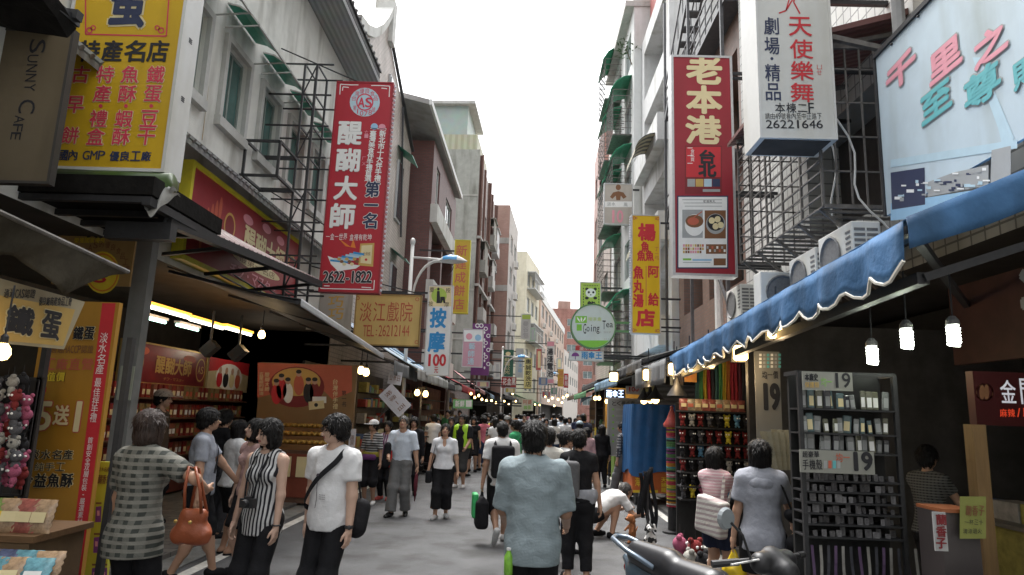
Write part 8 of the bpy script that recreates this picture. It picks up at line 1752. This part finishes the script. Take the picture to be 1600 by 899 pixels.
JN = fab('denim', (.04, .06, .12)); GRY = fab('midgrey', (.13, .13, .135)); PKF = fab('pinktee', (.55, .16, .2)); GNF = fab('greentee', (.05, .3, .13))
ex('woman with her hair up in a white top, beyond the pale blue shirt man', 884, 672, 9.2, -75, 'f', 'bun', WHTF, JN, hands=((-.13, .15, .6), (.13, .15, .6)))
ex('woman in white carrying a dark bag, just ahead of the pale blue shirt man', 858, 668, 8.6, 5, 'f', 'short', fab('offwhite', (.55, .54, .5)), BLKF)
P = ex('man in grey check shirt with a black bag, walking towards the stalls', 973, 660, 15.6, 62, 'm', 'short', CHK2, GRY, dict(g=.03, cuff=2, wide=.9), feet=((-.05, .12, .04), (.05, -.12, .06, -25)), tp=dict(sleeve=1.7, hem=-.03))
b = Blob(); b.cap(H3(P, .1, -.1, .66), H3(P, .1, -.12, .52), .07, .09, .03); bagthing(P, 'black satchel at the back of the man in grey check', 'bag', [('bag_body', b, BLKF, .018)], 'satchel')
ex('long haired woman dressed all in black, standing by the notice board', 941, 664, 17.4, 10, 'f', 'long', BLKF, BLKF, tp=dict(sleeve=1.8))
ex('woman in a pale pink cardigan with a dark shoulder bag', 917, 668, 15.5, 5, 'f', 'bob', fab('palepink', (.5, .32, .32)), GRY, tp=dict(sleeve=1.8))
P = ex('man in a pale blue cap among the heads by the lit stall', 906, 658, 18, 0, 'm', 'cap', GRY, JN); cap_hat(P, fab('capblue', (.35, .45, .5)))
ex('man in a green T-shirt in profile beyond the backpack', 806, 656, 14, 70, 'm', 'short', GNF, JN)
ex('woman in white over a black dress walking towards us, past the lime vest', 741, 651, 20.5, 180, 'f', 'bob', BLKF, BLKF, dict(kind='skirt', leg=.9), dict(sleeve=.3))
ex('woman in a bright pink T-shirt facing away, near the lime vest', 757, 650, 21, 20, 'f', 'bun', PKF, JN, dict(leg=.8, g=.03))
ex('woman in a printed black T-shirt walking towards us next to the pink one', 771, 655, 20, 180, 'f', 'bob', plaid('print_black', (.02, .02, .02), (.3, .3, .3), (.02, .02, .02), .12, .1, .05), BLKF, dict(kind='skirt', leg=.7))
P = ex('man in a grey peaked cap in the crowd behind the backpack', 793, 650, 19, 175, 'm', 'cap', fab('stone', (.35, .34, .32)), GRY); cap_hat(P, fab('capgrey', (.2, .2, .19)))
ex('man in a dark shirt half hidden behind the white blouse woman', 706, 651, 17.5, 180, 'm', 'short', BLKF, BLKF)
ex('man in a black bucket of hair and dark jacket behind the spectacled man', 648, 652, 14.5, 180, 'm', 'mop', BLKF, BLKF, tp=dict(sleeve=1.9)).root['label'] = 'man in a dark jacket half hidden behind the spectacled man'
TPL = [person('-', 0, 0, 0, 0, 'm', H=1.7, loc=(0, 0, 0), hair='short', topm=WHTF, botm=BLKF, shoem=BLKF, fine=3, feet=((-.05, .1, .04), (.05, -.1, .05))).root, person('-', 0, 0, 0, 0, 'f', H=1.6, loc=(0, 0, 0), hair='long', topm=WHTF, bottom=dict(kind='skirt', leg=.9), botm=BLKF, shoem=BLKF, fine=3).root, person('-', 0, 0, 0, 0, 'f', H=1.6, loc=(0, 0, 0), hair='bob', topm=WHTF, botm=JN, shoem=BLKF, fine=3, feet=((-.05, -.1, .05), (.05, .1, .04))).root, person('-', 0, 0, 0, 0, 'm', H=1.72, loc=(0, 0, 0), hair='crop', topm=WHTF, bottom=dict(leg=1, g=.035), botm=GRY, shoem=BLKF, fine=3, width=1.1).root]
CC = [('white', (.6, .6, .6)), ('black', (.02, .02, .02)), ('red', (.42, .04, .05)), ('navy', (.03, .05, .14)), ('pink', (.5, .22, .26)), ('grey', (.24, .24, .25)), ('yellow', (.5, .4, .06)), ('green', (.08, .25, .1)), ('pale blue', (.3, .42, .52)), ('orange', (.5, .2, .05)), ('lilac', (.33, .24, .42)), ('cream', (.5, .45, .33))]
random.seed(77); used_ = [False] * 4; seen = set()
WHERE = ['by the red awning', 'in the middle of the road', 'under the round tea sign', 'below the far warm bulbs', 'at the bend of the street', 'next to the far awnings']
spots = [(x, y) for y in (20, 22, 24, 26, 28, 30.5, 33, 36, 39, 43, 47, 53, 60) for x in np.linspace(-2.4, 2.4, 8)]
for i, (x, y) in enumerate(spots):
    if random.random() < (.45 if y < 23 and x < .6 else .2): continue
    x += random.uniform(-.4, .4) + bend(y); y += random.uniform(-1, 1); k = random.choice((0, 0, 1, 2, 2, 3)); away = random.random() < .6
    for _ in range(60):
        cn, cc = random.choice(CC + CC[:1] * 7 + CC[1:2] * 4 + CC[5:6] * 2 + CC[8:9] * 2); wh_ = WHERE[(i * 5 + _) % 6]; lab = '%s in %s %s, walking %s' % (('man in trousers', 'long haired woman', 'bobbed woman', 'man in shorts')[k], cn, wh_, 'away' if away else 'towards us')
        if lab not in seen: break
    seen.add(lab); t = TPL[k] if not used_[k] else dup(TPL[k]); used_[k] = True
    t.location = (x, y, 0); t.rotation_euler = (0, 0, (0 if away else A_) + random.uniform(-.5, .5)); s_ = random.uniform(.93, 1.05); t.scale = (s_,) * 3; t['label'] = lab; t['group'] = 'crowd further along the street'
    for c in t.children:
        if c.name.startswith('top'): c.material_slots[0].link = 'OBJECT'; c.material_slots[0].material = fab(cn.replace(' ', ''), cc)
# ================================================================ scooter
def scooter(name, label, loc, rz, paint, sc=1.):
    """front along local +Y"""
    t = thing(name, label, 'scooter', loc, rz); t.scale = (sc,) * 3; LAC = pm('lacquer_' + paint[0], paint[1], .2, .1, 6, spec=.7); PB = pm('black_plastic', (.02, .02, .022), .4, .2, 20)
    b = Blob(); b.cap((0, -.62, .72), (0, -.1, .66), .085, .13, .05, 1); b.cap((0, -.75, .8), (0, -.6, .74), .03, .08, .06); b.cap((-.06, -.2, .5), (-.05, -.6, .6), .09, .07, .05); b.cap((.06, -.2, .5), (.05, -.6, .6), .09, .07, .05); blobobj('tail_fairing', b, .016, LAC, t)
    b = Blob(); b.cap((0, -.6, .83), (0, .08, .78), .075, .12, .05, 1); b.cap((0, -.62, .86), (0, -.3, .84), .08, .1, .04); blobobj('seat', b, .016, pm('seat_vinyl', (.025, .025, .028), .32, .15, 20), t, [((0, 0, .78), (0, .05, -1))])
    m = MB()
    for s_ in (-1, 1): m.tube([(s_ * .1, -.35, .82), (s_ * .11, -.62, .88), (s_ * .07, -.82, .92), (0, -.87, .925)], .018, 8)
    m.build('grab_rail', pm('silver_blue', (.16, .2, .25), .3, .1, 8, metal=.5), t, smooth=True, local=True)
    b = Blob(); b.cap((0, -.74, .74), (0, -.7, .7), .03, .03, .02, 1); blobobj('tail_light', b, .014, pm('tail_red', (.25, .02, .02), .2), t)
    MB().box(-.15, .15, .05, .6, .24, .3).build('floorboard', PB, t, local=True)
    b = Blob(); b.cap((-.12, .62, .4), (-.1, .6, .85), .06, .05, .05); b.cap((.12, .62, .4), (.1, .6, .85), .06, .05, .05); b.cap((0, .66, .35), (0, .6, .9), .09, .07, .05); blobobj('front_shield', b, .016, LAC, t)
    b = Blob(); b.cap((-.1, .52, 1.02), (.1, .52, 1.02), .06, .06, .03); b.cap((0, .6, .98), (0, .5, 1.05), .07, .05, .03); blobobj('headset', b, .014, PB, t)
    m = MB(); m.tube([(-.34, .44, 1.02), (-.18, .52, 1.04), (.18, .52, 1.04), (.34, .44, 1.02)], .014, 8); m.tube([(0, .56, .9), (0, .75, .3)], .03, 8); m.build('handlebar', STEEL, t, smooth=True, local=True)
    for s_ in (-1, 1):
        m = MB(); m.tube([(s_ * .24, .49, 1.03), (s_ * .37, .425, 1.015)], .02, 8); m.build('grip', PB, t, local=True)
        if sc < 1 and s_ < 0: continue
        m = MB(); m.tube([(s_ * .2, .54, 1.05), (s_ * .27, .55, 1.18), (s_ * .32, .52, 1.24)], .007, 6); o = m.build('mirror', PB, t, local=True); m = MB(); m.lathe((s_ * .34, .5, 1.26), [(.055, -.008), (.06, 0), (.05, .018)], 16, axis='y'); q = m.build('mirror_glass', [glass('mirror_face', (.2, .22, .23), .03)], o, local=True); q.scale = (1, 1, 1)
        m = MB(); m.tube([(s_ * .16, .56, 1.05), (s_ * .34, .53, 1.03)], .006, 5); m.build('brake_lever', SILV, t, local=True)
    b = Blob(); b.cap((0, .66, .82), (0, .68, .74), .06, .05, .02); blobobj('headlight', b, .014, pm('headlight_lens', (.5, .52, .52), .12), t)
    for y in (-.5, .75):
        m = MB(); m.lathe((0, y, .24), [(.15, -.05), (.2, -.055), (.24, -.03), (.245, 0), (.24, .03), (.2, .055), (.15, .05)], 28, axis='x'); w_ = m.build('wheel', pm('tyre', (.025, .025, .025), .8), t, smooth=True, local=True); MB().lathe((0, y, .24), [(.02, -.06), (.15, -.045), (.15, .045), (.02, .06)], 20, axis='x').build('rim', SILV, w_, local=True)
    b = Blob(); b.cap((0, .6, .48), (0, .9, .46), .07, .07, .04); blobobj('front_mudguard', b, .014, LAC, t)
    return t
sc0 = at(965, 838, 5.05); hb = at(1190, 850, 3.95); dv = Vector((hb.x - sc0.x, hb.y - sc0.y)); scooter('parked_scooter', 'dark blue grey scooter parked at the kerb with its black handlebar and mirror', (sc0.x + dv.normalized().x * .84, sc0.y + dv.normalized().y * .84, 0), math.atan2(-dv.x, dv.y), ('slate_blue', (.07, .1, .13)), .985)
for i, (px, Y, c) in enumerate(((668, 19.6, ('grey_blue', (.2, .25, .32))), (683, 20.8, ('dark_red', (.15, .03, .03))))): q = at(px, 690, Y); scooter('parked_scooter', ('pale grey-blue scooter parked under the blue and white awning', 'dark red scooter parked behind the pale one')[i], (q.x, Y, 0), R(150), c)
for i, (px, py, Y, c, n_) in enumerate(((1068, 796, 8.6, 'pink', 'pair'), (1086, 812, 8.2, 'red', ''), (1098, 825, 8.0, 'black', ''), (1062, 812, 8.4, 'pink', ''), (1078, 825, 8.1, 'white', ''))): q = at(px, py, Y); toy(c, (q.x, Y, .1 + .1 * (i % 2)), 'heaped by the white kerb line', .4 * i, 1.6)
A0 = at(1367, 90, 6.5); B0 = at(1600, -12, 4.42); u = Vector((B0.x - A0.x, B0.y - A0.y, 0)).normalized(); r = thing('photo_banner', 'big pale blue banner with a bridge photo and pink and teal bubble characters', 'banner', (A0.x, A0.y, 3.75)); b = Board(A0, u, Z_)
L_ = 3.4; z0 = at(1388, 338, 6.5).z; z1 = A0.z; V0 = Vector((A0.x, A0.y, 0)); o_ = []
def bf(uu, v): q = V0 + u * (L_ * uu) + Z_ * (z0 + (z1 - z0) * v); return q
m = MB(); n_ = b.n; m.add([bf(0, 0), bf(1, 0), bf(1, 1), bf(0, 1)] + [bf(i, j) - n_ * .03 for i, j in ((0, 0), (1, 0), (1, 1), (0, 1))], [(0, 1, 2, 3), (7, 6, 5, 4), (0, 4, 5, 1), (1, 5, 6, 2), (2, 6, 7, 3), (3, 7, 4, 0)]); m.build('panel', face('banner_blue', (.5, .6, .66), .25), r)
m = MB(); m.bar(bf(0, 1), bf(1, 1), .05); m.bar(bf(0, 0), bf(0, 1.02), .035); [m.bar(bf(k, .98) - n_ * .04, Vector((XR, bf(k, 1).y + .1, z1 + .2)), .03) for k in (.02, .4)]; [m.ball(bf(.1 + .14 * k, .97) + n_ * .01, .014, 6, 4) for k in range(6)]; m.build('frame', STEEL, r)
for ch, x, y, s_, c in (('千', 1408, 112, 21, 't_pink'), ('里', 1477, 94, 23, 't_pink'), ('之', 1548, 70, 24, 't_pink'), ('至', 1463, 160, 22, 't_teal'), ('尊', 1535, 135, 26, 't_teal'), ('財', 1607, 108, 22, 't_teal')): b.text(ch, x - s_, y - s_, x + s_, y + s_, c, off=.035, outline='t_grey', ow=.03, pad=.02)
b.poly([(1392, 250), (1590, 218), (1590, 232), (1392, 262)], 't_paleb', .003); b.poly([(1392, 270), (1445, 262), (1446, 320), (1394, 328)], 't_navy', .0025); b.poly([(1450, 285), (1490, 270), (1545, 258), (1545, 290), (1450, 308)], 't_grey', .0027); b.poly([(1392, 318), (1600, 285), (1600, 325), (1392, 345)], 't_skyb', .0024)
b.poly([(1520, 90), (1532, 90), (1585, 215), (1572, 250), (1560, 200)], 't_paleb', .0028); b.poly([(1550, 235), (1580, 228), (1580, 285), (1548, 292)], 't_grey', .0033)
random.seed(6)
for i in range(40): x = random.uniform(1396, 1540); y = 318 - (x - 1396) * .2 - random.uniform(0, 30); b.rect(x, y, x + random.uniform(3, 12), y + random.uniform(2, 6), random.choice(['t_navy', 't_grey', 't_wht', 't_paleb']), .0036 + .0001 * i)
b.finish(r, None, 'photo_print')
bpy.data.objects.remove(_fo); bpy.data.curves.remove(_fc)
for t in BAGS:
    if not t['used']:
        for c in list(t.children): bpy.data.objects.remove(c)
        bpy.data.objects.remove(t)
def split_loose(o, name):
    """each loose piece becomes a part of its own"""
    me = o.data; n = len(me.vertices); lab = np.arange(n); e = np.array([tuple(q.vertices) for q in me.edges])
    while True:
        m_ = np.minimum(lab[e[:, 0]], lab[e[:, 1]]); old = lab.copy(); np.minimum.at(lab, e[:, 0], m_); np.minimum.at(lab, e[:, 1], m_)
        if (old == lab).all(): break
    ids = np.unique(lab)
    if len(ids) < 2: return
    co = np.array([tuple(v.co) for v in me.vertices]); pol = [tuple(p.vertices) for p in me.polygons]
    for k in ids:
        ix = np.where(lab == k)[0]; mp = {int(a): i for i, a in enumerate(ix)}; q = bpy.data.meshes.new(name); q.from_pydata(co[ix].tolist(), [], [tuple(mp[v] for v in p) for p in pol if lab[p[0]] == k])
        for m in me.materials: q.materials.append(m)
        ob = bpy.data.objects.new(name, q); COL.objects.link(ob); ob.parent = o.parent
    bpy.data.objects.remove(o)
for o in list(bpy.data.objects):
    nm = o.name.split('.')[0]
    if o.type == 'MESH' and o.parent and nm in ('bracket', 'bulb_string', 'drainpipe', 'wheels') and len(o.data.materials) == 1: split_loose(o, {'bulb_string': 'bulb', 'wheels': 'wheel'}.get(nm, nm))
